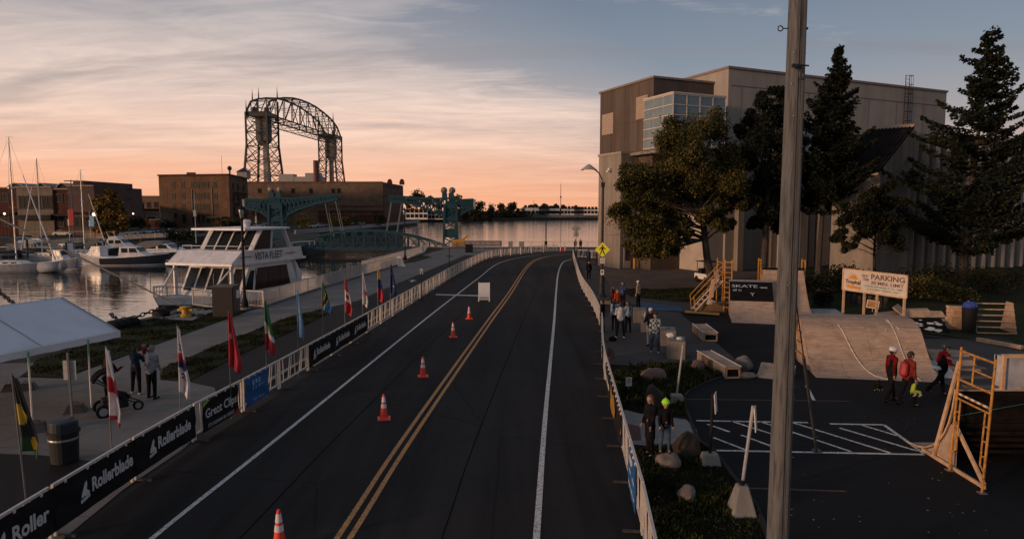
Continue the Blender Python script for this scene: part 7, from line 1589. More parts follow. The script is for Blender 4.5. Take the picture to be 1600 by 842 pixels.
def boulder(px, w, h, label, m, d=None, seed=1, dz=0):
    random.seed(seed); d = d or w * .8; b = MB(); b.ball((0, 0, 0), 1, 18); ph = [random.uniform(0, 6) for _ in range(6)]
    vs = []
    for x, y, z in b.v:
        f = 1 + .13 * math.sin(3 * x + ph[0]) + .11 * math.sin(4 * y + ph[1]) + .09 * math.sin(5 * z + ph[2] + 2 * x) + .05 * math.sin(9 * x + 7 * y + ph[3])
        vs.append((x * f * w / 2, y * f * d / 2, max(-.12, z * f * h * .62 + h * .38)))
    b.v = vs; o = obj('boulder', b, m, smooth=True); o.location = G(*px) + Vector((0, d * .35, dz)); tag(o, label, 'boulder', 'boulders in the planting bed'); s_ = o.modifiers.new('s', 'SUBSURF'); s_.levels = 1; s_.render_levels = 1
    tx = bpy.data.textures.get('rocktex') or bpy.data.textures.new('rocktex', 'CLOUDS'); tx.noise_scale = .18; dm = o.modifiers.new('d', 'DISPLACE'); dm.texture = tx; dm.strength = .07 * w; dm.texture_coords = 'GLOBAL'; return o
boulder((1046, 734), .66, .38, 'pale rounded boulder the child in the green hat stands on', MT['boulder'], seed=2)
boulder((1075, 718), .85, .62, 'large dark brown boulder right of the child', MT['boulder_dark'], seed=3)
boulder((1076, 787), .48, .33, 'small pale boulder alone in the dark grass', MT['boulder'], seed=4)
boulder((1024, 641), .62, .85, 'tall dark boulder behind the woman with long hair', MT['boulder_dark'], seed=5)
boulder((1024, 597), .95, .5, 'reddish peaked boulder beside the small parking sign', MT['boulder_red'], seed=6)
boulder((1092, 582), .62, .42, 'reddish boulder at the end of the longer grind box', MT['boulder_red'], seed=7)
boulder((1165, 580), .85, .55, 'grey boulder right of the longer grind box', MT['boulder'], seed=8)
boulder((1172, 592), .8, .22, 'flat grey boulder in front of the round grey one', MT['boulder'], seed=9)
boulder((955, 560), .4, .5, 'small rusty stone beside the right barriers', MT['boulder_red'], seed=12)
# scattered litter / pale leaves in the dark grass
random.seed(21); b = MB()
for k in range(160):
    p = G(random.uniform(1015, 1190), random.uniform(730, 842), .05) if k % 3 else G(random.uniform(1215, 1560), random.uniform(650, 840), .03)
    a_ = random.uniform(0, 6.3); s_ = random.uniform(.012, .03); c_, d_ = math.cos(a_) * s_, math.sin(a_) * s_
    b.add([p + Vector((c_, d_, 0)), p + Vector((-d_, c_, .01)), p - Vector((c_, d_, 0)), p + Vector((d_, -c_, .008))], [(0, 1, 2, 3)])
o = obj('fallen_leaves', b, mat('leaf_litter', (.30, .22, .12), .8)); o['kind'] = 'stuff'; o['label'] = 'scattered small pale fallen leaves on the dark grass and asphalt'; o['category'] = 'leaves'
# ================================================================ FOLIAGE
def leafmat(name, a, b_, c, sc=1.2):
    m = bpy.data.materials.new(name); m.use_nodes = True; nt = m.node_tree; b = nt.nodes['Principled BSDF']; MT[name] = m
    tc = nd(nt, 'ShaderNodeTexCoord'); n = nd(nt, 'ShaderNodeTexNoise', i_Scale=sc, i_Detail=3); nt.links.new(tc.outputs['Object'], n.inputs[0])
    g = nd(nt, 'ShaderNodeNewGeometry'); f = mth(nt, 'ADD', mth(nt, 'MULTIPLY', n.outputs[0], .65), mth(nt, 'MULTIPLY', g.outputs['Random Per Island'], .35))
    r = ramp(nt, [(.34, a), (.5, b_), (.66, c)], f); nt.links.new(r.outputs[0], b.inputs['Base Color']); b.inputs['Roughness'].default_value = .75; b.inputs['Specular IOR Level'].default_value = .15
    return m
leafmat('leaf_green', (.016, .022, .007), (.040, .042, .011), (.12, .09, .022), .4)
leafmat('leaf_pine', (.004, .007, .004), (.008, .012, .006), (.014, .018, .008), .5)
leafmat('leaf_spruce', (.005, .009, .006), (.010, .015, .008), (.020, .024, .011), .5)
leafmat('leaf_autumn', (.05, .045, .012), (.13, .085, .018), (.24, .12, .025), .25)
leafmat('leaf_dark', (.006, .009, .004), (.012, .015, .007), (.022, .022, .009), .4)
leafmat('leaf_weed', (.03, .03, .010), (.07, .06, .018), (.17, .13, .03), .8)
leafmat('leaf_far', (.022, .024, .014), (.038, .036, .020), (.07, .05, .025), .08)
leafmat('leaf_yellow', (.09, .07, .012), (.19, .13, .02), (.28, .17, .02), .5)
rnd = random.Random(42)
def leaves_in(b, c, r, n, s, flat_=.0, core=False):
    c = Vector(c)
    for _ in range(n):
        u = rnd.gauss(0, 1), rnd.gauss(0, 1), rnd.gauss(0, 1); L = math.sqrt(sum(x * x for x in u)) or 1; rr = r * (rnd.random() ** .6) * .95 + abs(rnd.gauss(0, .2)) * r
        p = c + Vector((u[0] / L * rr, u[1] / L * rr, u[2] / L * rr * .85)); card(b, p, s * rnd.uniform(.6, 1.3))
def card(b, p, s, d=None):
    a = rnd.uniform(0, 6.283); t = rnd.uniform(-1, 1); k = math.sqrt(1 - t * t)
    x = Vector((k * math.cos(a), k * math.sin(a), t)) if d is None else d
    y = x.cross(Vector((rnd.uniform(-1, 1), rnd.uniform(-1, 1), rnd.uniform(-1, 1))))
    if y.length < .01: y = Vector((0, 0, 1))
    y.normalize(); w = s * .42
    n = len(b.v); b.v += [tuple(p - x * s * .5), tuple(p + y * w * .8), tuple(p + x * s * .5), tuple(p - y * w)]; b.f.append((n, n + 1, n + 2, n + 3)); b.m.append(0)
def limb(b, p0, p1, r0, r1, n=6, wob=.12, seg=4):
    p0 = Vector(p0); p1 = Vector(p1); L = (p1 - p0).length; pts = [p0]
    for k in range(1, seg): pts.append(p0.lerp(p1, k / seg) + Vector((rnd.uniform(-1, 1), rnd.uniform(-1, 1), rnd.uniform(-.5, .8))) * wob * L / seg)
    pts.append(p1); rs = [r0 + (r1 - r0) * k / seg for k in range(seg + 1)]; b.tube(pts, rs, n); return pts
def clump_tree(name, label, base, clumps, Y, n_per, s, leaf, tr, trunk_to, trunk_m=TRUNK, group=None, depth=.9, sticks=True, cat='tree', dens=1.0):
    """clumps: (px, py, r_px) measured on the photograph, given a real distance and depth of crown"""
    t = thing(name, label, cat, base, 0, group); cs = []
    for px, py, r in clumps:
        rm = r * Y / F; off = rnd.uniform(-1, 1) * depth * 2.4; c = P(px, py, Y + off); cs.append((c, rm))
        if rnd.random() < .55: c2 = P(px + rnd.uniform(-.4, .4) * r, py + rnd.uniform(-.4, .4) * r, Y - off + depth); cs.append((c2, rm * .8))
    b = MB(); tp = P(*trunk_to, Y); 
    fork = Vector(base).lerp(tp, .45); limb(b, base, fork, tr, tr * .75, 10, .05); limb(b, fork, tp, tr * .75, tr * .3, 8, .1)
    if sticks:
        for c, rm in cs:
            f = min(.95, max(.35, (c.z - base[2]) / max(.1, (tp.z - base[2])) * .75)); st = Vector(base).lerp(fork, f / .45) if f < .45 else fork.lerp(tp, (f - .45) / .55)
            pts = limb(b, st, c, tr * .28, tr * .05, 5, .22, 5)
            for k in range(3): limb(b, pts[2 + k % 3], c + Vector((rnd.gauss(0, 1), rnd.gauss(0, 1), rnd.gauss(0, .7))) * rm * .8, tr * .09, .01, 4, .2, 3)
    obj('trunk', b, trunk_m, t, world=True)
    b = MB()
    for c, rm in cs:
        for k in range(5):
            q = c + Vector((rnd.gauss(0, 1), rnd.gauss(0, 1), rnd.gauss(0, .8))) * rm * .5; leaves_in(b, q, rm * rnd.uniform(.45, .75), int(n_per * dens / 5), s)
    o = obj('crown', b, leaf, t, world=True); return t
def spruce(name, label, base, ztop, rad, leaf, z0f=.12, levels=34, per=6, s=.5, seed=1, lean=(0, 0), gaps=.0, tr=.3, droop=.25, irregular=.25, n_along=5):
    global rnd
    rnd = random.Random(seed); base = Vector(base); t = thing(name, label, 'tree', base); Hh = ztop - base.z
    tb = MB(); pts = [Vector((lean[0] * (k / 8) ** 1.5, lean[1] * k / 8, Hh * k / 8)) for k in range(9)]; tb.tube(pts, [tr * (1 - k / 8.3) for k in range(9)], 8)
    b = MB()
    def tz(f): i = min(7, int(f * 8)); return pts[i].lerp(pts[i + 1], f * 8 - i)
    for L in range(levels):
        f = z0f + (1 - z0f) * (L / levels) ** .95; R_ = rad(f)
        for k in range(per):
            if rnd.random() < gaps: continue
            a = rnd.uniform(0, 6.283); r = R_ * rnd.uniform(1 - irregular * 1.6, 1 + irregular * .6); o0 = tz(f); d = Vector((math.cos(a), math.sin(a), 0)); 
            q = []; m = 5
            for j in range(m + 1): u = j / m; q.append(o0 + d * r * u + Vector((0, 0, r * (.28 * u - droop * 1.9 * u * u + .25 * u ** 3))))
            tb.tube(q, [max(.012, .05 * (1 - j / m) * tr / .3 + .01) for j in range(m + 1)], 4)
            n = max(3, int(r * n_along))
            for j in range(n):
                u = (.18 + .82 * (j + rnd.random()) / n); i = min(m - 1, int(u * m)); c = q[i].lerp(q[i + 1], u * m - i); side = Vector((-d.y, d.x, 0)); wd = r * .30 * (1.05 - u) + .22
                for w_ in range(9):
                    off = side * rnd.uniform(-wd, wd) + Vector((0, 0, rnd.uniform(-.28, .06))); dd = (d * rnd.uniform(.2, 1) + side * (1 if off.dot(side) > 0 else -1) * rnd.uniform(.2, 1) + Vector((0, 0, rnd.uniform(-.7, .2)))).normalized(); card(b, c + off, s * rnd.uniform(.6, 1.25), dd)
    for k in range(30): card(b, pts[-1] - Vector((rnd.gauss(0, .1), rnd.gauss(0, .1), rnd.random() * 1.2)), s * .6, Vector((rnd.uniform(-.5, .5), rnd.uniform(-.5, .5), 1)).normalized())
    obj('trunk', tb, TRUNK, t); obj('crown', b, leaf, t); return t
# big deciduous tree
clump_tree('deciduous_tree', 'large round leafy tree with yellowing tips in front of the hall', G(1111, 448), [(1078, 212, 34), (1118, 202, 26), (1045, 236, 30), (1090, 252, 38), (1142, 236, 26), (1003, 268, 27), (1035, 290, 32), (985, 300, 22), (1010, 328, 32), (984, 350, 22), (1018, 375, 26), (1050, 342, 26), (1072, 306, 30), (1108, 300, 28), (1140, 280, 26), (1152, 318, 20), (1122, 345, 16), (1143, 352, 10), (972, 325, 14), (998, 388, 14), (1060, 268, 26), (1060, 330, 30), (1020, 350, 28), (1095, 275, 34), (1135, 305, 24), (1075, 362, 14), (1000, 300, 28), (1040, 376, 20), (1032, 392, 11), (1022, 385, 16), (1010, 285, 24), (1065, 240, 30), (1130, 262, 22), (1098, 335, 12)], 56, 2300, .19, MT['leaf_green'], .34, (1085, 235), depth=1.1, dens=1.15)
# dark pine behind the utility pole
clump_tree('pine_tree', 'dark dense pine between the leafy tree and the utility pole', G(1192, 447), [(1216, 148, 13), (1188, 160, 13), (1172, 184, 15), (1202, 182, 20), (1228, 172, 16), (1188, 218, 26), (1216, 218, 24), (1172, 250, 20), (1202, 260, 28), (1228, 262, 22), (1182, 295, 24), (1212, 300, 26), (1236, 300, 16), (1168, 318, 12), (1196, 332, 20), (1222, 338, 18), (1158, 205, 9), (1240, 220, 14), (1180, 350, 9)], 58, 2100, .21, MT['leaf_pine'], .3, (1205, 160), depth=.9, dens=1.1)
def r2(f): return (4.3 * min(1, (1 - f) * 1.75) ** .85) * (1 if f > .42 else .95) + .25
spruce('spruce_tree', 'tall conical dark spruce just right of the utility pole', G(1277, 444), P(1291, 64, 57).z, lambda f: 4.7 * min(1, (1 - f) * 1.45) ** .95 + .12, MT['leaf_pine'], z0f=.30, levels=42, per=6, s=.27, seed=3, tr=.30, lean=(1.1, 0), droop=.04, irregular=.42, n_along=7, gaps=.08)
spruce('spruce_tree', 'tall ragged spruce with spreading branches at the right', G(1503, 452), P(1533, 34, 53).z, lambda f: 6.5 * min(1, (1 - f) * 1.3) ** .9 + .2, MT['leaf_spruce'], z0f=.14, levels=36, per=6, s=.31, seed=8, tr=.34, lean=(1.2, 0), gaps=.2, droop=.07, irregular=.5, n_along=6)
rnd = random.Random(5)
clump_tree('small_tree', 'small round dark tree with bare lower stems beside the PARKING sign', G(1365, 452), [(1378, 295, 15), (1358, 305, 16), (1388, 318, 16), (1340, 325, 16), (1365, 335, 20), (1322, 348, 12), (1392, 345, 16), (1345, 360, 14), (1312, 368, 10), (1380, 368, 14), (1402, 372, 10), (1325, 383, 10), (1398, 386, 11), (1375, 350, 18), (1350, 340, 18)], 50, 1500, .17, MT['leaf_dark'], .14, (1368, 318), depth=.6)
def shrub(px, r, hgt, label, leaf, n=900, s=.16, Y=None, z=0.0, name='shrub', group=None, lobes=6):
    p = G(*px) if Y is None else P(*px, Y); p.z = z; t = thing(name, label, 'shrub', p, 0, group); b = MB(); st = MB()
    for k in range(lobes):
        c = Vector((rnd.uniform(-.6, .6) * r, rnd.uniform(-.4, .4) * r, hgt * rnd.uniform(.3, .75))); leaves_in(b, c, min(r, hgt) * rnd.uniform(.4, .6), n // lobes, s); st.tube([(0, 0, 0), tuple(c)], .03, 4)
    obj('stems', st, TRUNK, t); b.v = [(x, y, max(.02, z_)) for x, y, z_ in b.v]; obj('foliage', b, leaf, t); return t
SN = 0
for px, r, h, lf in (((1272, 470), 1.6, 1.8, 'leaf_dark'), ((1290, 462), 1.8, 2.2, 'leaf_dark'), ((1308, 458), 1.8, 2.0, 'leaf_dark'), ((1330, 462), 1.7, 1.8, 'leaf_dark'), ((1285, 482), 1.1, .9, 'leaf_dark')):
    shrub(px, r, h, 'dark shrub behind the tall quarter pipe, %s from the left' % words(SN), MT[lf], 1100, .17, z=.2, group='dark shrubs on the berm'); SN += 1
SN = 0
for px, r, h, lf in (((1400, 474), 1.5, 1.3, 'leaf_weed'), ((1425, 472), 1.6, 1.6, 'leaf_weed'), ((1450, 474), 1.5, 1.5, 'leaf_weed'), ((1475, 477), 1.4, 1.2, 'leaf_weed'), ((1500, 480), 1.3, 1.0, 'leaf_weed'), ((1440, 456), 2.0, 1.9, 'leaf_dark'), ((1480, 458), 2.0, 1.9, 'leaf_dark'), ((1530, 462), 2.0, 1.6, 'leaf_dark'), ((1575, 466), 2.2, 1.7, 'leaf_dark')):
    shrub(px, r, h, ('yellow flowering weed bush' if 'weed' in lf else 'dark leafy bush') + ' beyond the lumber heap, %s of nine' % words(SN), MT[lf], 1000, .15, z=.35, group='bushes beyond the lumber heap'); SN += 1
# left and far vegetation
rnd = random.Random(12)
clump_tree('autumn_tree', 'orange and green autumn tree standing right of the thin mast', P(168, 378, 140) * 1, [(168, 303, 9), (158, 316, 12), (178, 318, 12), (150, 334, 10), (168, 336, 14), (186, 334, 11), (160, 352, 12), (180, 352, 12), (192, 348, 8), (170, 364, 8)], 140, 380, .75, MT['leaf_autumn'], .35, (170, 312), depth=1.2)
for k, (px, Y, r, h, lf, lb_) in enumerate((((212, 352), 185, 5, 4.5, 'leaf_dark', 'round dark green tree beyond the low wall'), ((471, 353), 215, 5.5, 4.8, 'leaf_yellow', 'yellow autumn shrub in front of the long warehouse'), ((550, 352), 235, 7, 4.6, 'leaf_green', 'green and yellow shrub behind the hanger rods'), ((533, 352), 236, 4, 4.0, 'leaf_yellow', 'smaller yellow shrub left of the green one'), ((595, 349), 260, 3.5, 5.5, 'leaf_dark', 'dark slim tree at the warehouse corner'), ((358, 356), 215, 4.5, 4.5, 'leaf_weed', 'yellow green bush below the warehouse awning'), ((283, 372), 140, 4.5, 2.4, 'leaf_dark', 'low dark hedge between the parked car rows'), ((372, 357), 215, 3, 4, 'leaf_dark', 'dark bush by the fire escape wall'), ((262, 354), 210, 3, 3, 'leaf_dark', 'dark bush in front of the cream annex'))):
    shrub(px, r, h, lb_, MT[lf], 700, .55, Y=Y)
FT = [(652, 306, 13, 490), (640, 314, 10, 490), (668, 312, 10, 490), (685, 316, 9, 490), (712, 310, 11, 460), (728, 322, 9, 480), (750, 322, 13, 520), (765, 326, 11, 530), (738, 330, 9, 500), (782, 324, 11, 560), (800, 324, 11, 570), (790, 333, 8, 560), (812, 330, 8, 575), (835, 321, 5, 620), (850, 320, 6, 625), (868, 321, 5, 625), (880, 322, 4, 625), (905, 324, 4, 625)]
for k, (px, py, r, Y) in enumerate(FT):
    b0 = P(px, 340, Y); b0.z = 0; rm = r * Y / F; t = thing('far_tree', 'dark tree on the far shore skyline, %s from the left' % words(k), 'tree', b0, 0, 'trees along the far shore'); c = P(px, py, Y)
    b = MB(); b.tube([(0, 0, 0), (c.x - b0.x, 0, c.z)], [.4, .15], 5); obj('trunk', b, TRUNK, t); b = MB()
    for q in range(7): leaves_in(b, Vector((c.x - b0.x + rnd.gauss(0, .45) * rm, rnd.gauss(0, .3) * rm, max(rm * .3, c.z + rnd.uniform(-1.0, .35) * rm * .9))), rm * rnd.uniform(.35, .6), 90, 1.5)
    for v in range(1): leaves_in(b, Vector((c.x - b0.x, 0, max(rm * .5, (c.z - rm) * .5))), rm * .9, 160, 1.7)
    obj('crown', b, MT['leaf_far'], t)
b = MB(); rnd = random.Random(77)
for k in range(2600):
    u = rnd.random(); px = 636 + u * 300; Y = 470 + (px - 636) * .55; c = P(px, 340, Y); card(b, Vector((c.x + rnd.uniform(-4, 4), Y + rnd.uniform(0, 12), rnd.random() ** 1.4 * 5.5)), 2.0)
o = obj('shore_scrub', b, MT['leaf_far']); o['kind'] = 'stuff'; o['label'] = 'dark scrub along the far shore waterline'; o['category'] = 'scrub'
# grass blades on the near lawns
def in_poly(x, y, poly):
    c = False; j = len(poly) - 1
    for i in range(len(poly)):
        if (poly[i][1] > y) != (poly[j][1] > y) and x < (poly[j][0] - poly[i][0]) * (y - poly[i][1]) / (poly[j][1] - poly[i][1]) + poly[i][0]: c = not c
        j = i
    return c
def grass(polypx, n, hgt, leaf, label, z=.03):
    poly = [(p.x, p.y) for p in GL(polypx)]; xs = [p[0] for p in poly]; ys = [p[1] for p in poly]; b = MB(); k = 0
    while k < n:
        x, y = rnd.uniform(min(xs), max(xs)), rnd.uniform(min(ys), max(ys))
        if not in_poly(x, y, poly): continue
        k += 1; h = hgt * rnd.uniform(.5, 1.4) * (.6 + .8 * (math.sin(x * 1.7) * math.sin(y * 2.3) > 0)); a = rnd.uniform(0, 6.28); w = h * .35; dx, dy = math.cos(a) * w, math.sin(a) * w
        i = len(b.v); b.v += [(x - dx, y - dy, z), (x + dx, y + dy, z), (x + rnd.uniform(-.5, .5) * h, y + rnd.uniform(-.5, .5) * h, z + h)]; b.f.append((i, i + 1, i + 2)); b.m.append(0)
    o = obj('grass', b, leaf); o['kind'] = 'stuff'; o['label'] = label; o['category'] = 'grass'
grass([(251, 594), (251, 577), (294, 559), (360, 531), (456, 494), (514, 481.5), (518, 488), (453, 519), (380, 552), (308, 589)], 9000, .06, MT['lawn'], 'mown grass strip between promenade and dark trail')
grass([(40, 586), (95, 588), (228, 545), (360, 497), (396, 484), (330, 481), (272, 491), (175, 514), (172, 530), (60, 560)], 9000, .07, MT['lawn'], 'rough grass between the quay edge and the promenade')
grass([(972, 453), (1110, 450), (1125, 465), (1108, 474), (1050, 470), (985, 463)], 6000, .09, MT['lawn'], 'green grass strip in front of the gravel by the hall')
leafmat('leaf_bed', (.010, .016, .006), (.022, .030, .009), (.06, .055, .015), 1.5)
grass([(958, 590), (985, 572), (1090, 570), (1150, 583), (1110, 594), (1074, 612), (1068, 630), (1072, 652), (1000, 645), (972, 640)], 7000, .14, MT['leaf_bed'], 'dark ground cover plants round the rear boulders')
grass([(990, 702), (1030, 702), (1090, 696), (1112, 706), (1142, 746), (1178, 792), (1196, 842), (1200, 900), (1040, 900), (1020, 842), (1000, 770)], 12000, .09, MT['leaf_bed'], 'dark grass in the near planting bed')
# ================================================================ PEOPLE
SKIN = mat('skin', (.32, .19, .14), .6, .06, 4); HAIRD = mat('hair_dark', (.018, .013, .010), .7, .2, 20); HAIRB = mat('hair_brown', (.07, .035, .02), .7, .2, 20); HAIRF = mat('hair_fair', (.22, .14, .08), .7, .2, 20); HAIRG = mat('hair_grey', (.16, .15, .15), .7, .2, 20); EYE = mat('eye_dark', (.01, .01, .01), .3)
def cloth(n, c): return mat('cloth_' + n, c, .95, .3, 7, bump=.006, bscale=14, spec=.06)
CL = {k: cloth(k, c) for k, c in dict(navy=(.018, .03, .06), black=(.010, .010, .012), grey=(.22, .24, .28), white=(.42, .41, .42), orange=(.42, .06, .02), beige=(.28, .22, .16), denim=(.05, .075, .11), lblue=(.24, .30, .37), red=(.12, .008, .010), dkgrey=(.035, .035, .04), rust=(.16, .028, .018), blue=(.03, .05, .13), maroon=(.09, .02, .025)).items()}
def plaid():
    m = bpy.data.materials.new('cloth_plaid'); m.use_nodes = True; nt = m.node_tree; b = nt.nodes['Principled BSDF']
    tc = nd(nt, 'ShaderNodeTexCoord'); mp = nd(nt, 'ShaderNodeMapping'); mp.inputs['Rotation'].default_value = (0, 0, .3); nt.links.new(tc.outputs['Object'], mp.inputs[0]); ck = nd(nt, 'ShaderNodeTexChecker'); ck.inputs['Scale'].default_value = 9
    nt.links.new(mp.outputs[0], ck.inputs[0]); ck.inputs['Color1'].default_value = (.28, .32, .34, 1); ck.inputs['Color2'].default_value = (.015, .04, .06, 1); nt.links.new(ck.outputs[0], b.inputs['Base Color']); b.inputs['Roughness'].default_value = .9; return m
CL['plaid'] = plaid()
def person(loc, rz, h, label, top='black', legs='black', hair=HAIRD, hat=None, pose=None, longhair=False, pack=None, child=False, group=None, vox=.016, coat=0, shoe='black', helmet=None, hold=None, skirt=False, sleeve=1.0, z=None, build=1.0, vest=None):
    """one continuous body; clothes, shoes and hair are children. local +Y is the way the person faces"""
    pose = pose or {}; s = h / 1.75; t = thing('person', label, 'person', loc, rz, group)
    if z is not None: t.location.z = z
    hd = 1.18 if child else 1.0
    lean = pose.get('lean', 0); Rl = Matrix.Rotation(-lean, 3, 'X'); hipz = .93; hip0 = Vector((0, 0, hipz))
    def up(x, y, z_): return hip0 + Rl @ Vector((x, y, z_ - hipz))
    legj = []
    for k, sx in ((0, -1), (1, 1)):
        a, kn = pose.get('legs', ((0.06, .05), (-.04, .05)))[k]; hp_ = Vector((sx * .095, 0, hipz - .03)); kx = sx * (.105 + pose.get('spread', .01))
        th = Vector((0, math.sin(a), -math.cos(a))) * .43; kneep = hp_ + th + Vector((kx - sx * .095, 0, 0)); sh_ = Vector((0, math.sin(a - kn), -math.cos(a - kn))) * .42; ank = kneep + sh_ + Vector((pose.get('spread', .01) * sx, 0, 0))
        legj.append((hp_, kneep, ank, a - kn))
    lowest = min(j[2].z for j in legj); dz = .085 - lowest; 
    armj = []
    for k, sx in ((0, -1), (1, 1)):
        a, e, o_ = pose.get('arms', ((.05, .15, .10), (.05, .15, .10)))[k]; shp = up(sx * .175 * build, 0, 1.43)
        d1 = Matrix.Rotation(-lean * .5, 3, 'X') @ Vector((sx * math.sin(o_), math.sin(a) * math.cos(o_), -math.cos(a) * math.cos(o_))); el = shp + d1 * .29
        a2 = a + e; inw = pose.get('inward', 0) * e; d2 = Vector((sx * math.sin(o_ * .5 - inw), math.sin(a2) * math.cos(o_), -math.cos(a2) * math.cos(o_))).normalized(); wr = el + d2 * .25; armj.append((shp, el, wr, d2, sx))
    Z = Vector((0, 0, dz)); V3 = lambda v: (Vector(v) + Z) * s
    neck = up(0, .0, 1.50); turn = pose.get('turn', 0); nod = pose.get('nod', 0); hc = up(0, .02, 1.64 + (.03 if child else 0)); Rh = Matrix.Rotation(turn, 3, 'Z') @ Matrix.Rotation(-nod - lean * .5, 3, 'X')
    def hh(x, y, z_): return hc + Rh @ Vector((x, y, z_)) * hd
    B = MB(); cap = lambda b, p, q, r0, r1, n=10: b.cap(V3(p), V3(q), r0 * s, r1 * s, n)
    def ell(b, c, r, sc): b.ball(V3(c), r * s, 14, sc=sc)
    cap(B, up(0, 0, .98), up(0, 0, 1.20), .115, .12); cap(B, up(-.09, 0, 1.38), up(.09, 0, 1.38), .09, .09); cap(B, up(0, 0, 1.15), up(0, 0, 1.36), .12, .12); cap(B, up(-.05, 0, .94), up(.05, 0, .94), .11, .11)
    cap(B, up(0, 0, 1.42), neck, .06, .052); cap(B, neck, hh(0, 0, -.03), .052, .055)
    ell(B, hh(0, 0, .02), .102 * hd, (.86, 1.0, 1.08)); ell(B, hh(0, .02, -.045), .072 * hd, (.86, 1, 1.1)); cap(B, hh(0, .088, .0), hh(0, .108, -.025), .012 * hd, .016 * hd, 6); 
    for sx in (-1, 1): ell(B, hh(sx * .088, -.005, -.005), .026 * hd, (.45, .8, 1.2))
    for hp_, kn, an, aa in legj:
        cap(B, hp_, kn, .075, .05); cap(B, kn, an, .05, .035); cap(B, an, an + Vector((0, .12, -.045)), .035, .03)
    for shp, el, wr, d2, sx in armj:
        cap(B, shp, el, .045, .036); cap(B, el, wr, .036, .026); pw = wr + d2 * .055; ax_ = Vector((0, 1, 0)).cross(d2); ax_ = Vector((1, 0, 0)) if ax_.length < .2 else ax_.normalized(); sd = d2.cross(ax_).normalized()
        cap(B, wr, pw, .026, .030); cap(B, pw - sd * .022, pw + sd * .022, .022, .022, 8)
        cu = pose.get('curl', .5)
        for f in range(4):
            b0 = wr + d2 * .085 + sd * (-.03 + .02 * f); l = (.034, .042, .045, .036)[f]; m1 = b0 + (d2 * math.cos(cu) + ax_ * (-sx) * math.sin(cu)) * l; m2 = m1 + (d2 * math.cos(cu * 2) + ax_ * (-sx) * math.sin(cu * 2)) * l * .8; cap(B, b0, m1, .0095, .009, 6); cap(B, m1, m2, .009, .008, 6)
        tb = wr + d2 * .03 + sd * .03; tm = tb + (d2 * .6 + sd * .8).normalized() * .035; cap(B, tb, tm, .012, .010, 6); cap(B, tm, tm + d2 * .03, .010, .009, 6)
    def finish(nm, b, m, v=vox, sm=True):
        o = obj(nm, b, m, t); r_ = o.modifiers.new('r', 'REMESH'); r_.mode = 'VOXEL'; r_.voxel_size = v * s if child else v; r_.use_smooth_shade = True; return o
    bo = finish('body', B, SKIN, min(vox, .014))
    E = MB()
    for sx in (-1, 1): E.ball(V3(hh(sx * .033, .088, .012)), .0125 * s * hd, 8)
    obj('eyes', E, EYE, t); M_ = MB(); M_.box(V3(hh(0, .092, -.062)), (.042 * s, .02 * s, .010 * s), rz=turn); obj('mouth', M_, mat('lips', (.20, .07, .06), .6), t)
    J = MB(); w = build
    cap(J, up(-.07 * w, 0, 1.40), up(.07 * w, 0, 1.40), .115, .115); cap(J, up(0, 0, 1.38), up(0, -.005, 1.15), .145 * w, .140 * w); cap(J, up(-.05, 0, 1.12), up(-.05, 0, .93 - coat), .115 * w, .125 * w); cap(J, up(.05, 0, 1.12), up(.05, 0, .93 - coat), .115 * w, .125 * w); cap(J, up(0, 0, 1.46), up(0, -.01, 1.50), .085, .075)
    for shp, el, wr, d2, sx in armj: 
        cap(J, shp, el, .068, .055); 
        if sleeve > .6: cap(J, el, el.lerp(wr, .92 * sleeve), .054, .042)
    finish('jacket', J, CL[top], .02)
    if vest:
        K = MB(); cap(K, up(-.05, 0, 1.37), up(.05, 0, 1.37), .128, .128); cap(K, up(0, 0.01, 1.36), up(0, .005, 1.13), .155, .150); cap(K, up(-.05, 0, 1.12), up(-.05, 0, .93), .127, .135); cap(K, up(.05, 0, 1.12), up(.05, 0, .93), .127, .135); finish('vest', K, CL[vest], .02)
    T_ = MB(); cap(T_, up(-.05, 0, .95), up(.05, 0, .95), .125, .125)
    for hp_, kn, an, aa in legj: cap(T_, hp_ + Vector((0, 0, .02)), kn, .102, .072); cap(T_, kn, an + Vector((0, 0, .03)), .070, .055)
    finish('trousers', T_, CL[legs], .02)
    for hp_, kn, an, aa in legj:
        S_ = MB(); tilt = max(-.5, min(.5, aa)); f = Vector((0, math.cos(tilt), math.sin(tilt) * -.6)); cap(S_, an + Vector((0, -.03, -.045)), an + f * .16 + Vector((0, 0, -.05)), .045, .036); S_.v = [(x, y, max(z_, (an.z + dz - .085) * s + .004)) for x, y, z_ in S_.v]; finish('shoe', S_, CL[shoe] if shoe in CL else shoe, .014)
    if hair is not None:
        Hm = MB(); ell(Hm, hh(0, -.018, .045), .106 * hd, (.90, 1.02, 1.0)); ell(Hm, hh(0, -.05, .0), .090 * hd, (.95, .9, 1.1))
        if longhair: cap(Hm, hh(0, -.07, -.02), up(0, -.12, 1.28), .085, .06); cap(Hm, hh(-.06, -.03, -.02), up(-.08, -.07, 1.34), .045, .035); cap(Hm, hh(.06, -.03, -.02), up(.08, -.07, 1.34), .045, .035)
        finish('hair', Hm, hair, .016)
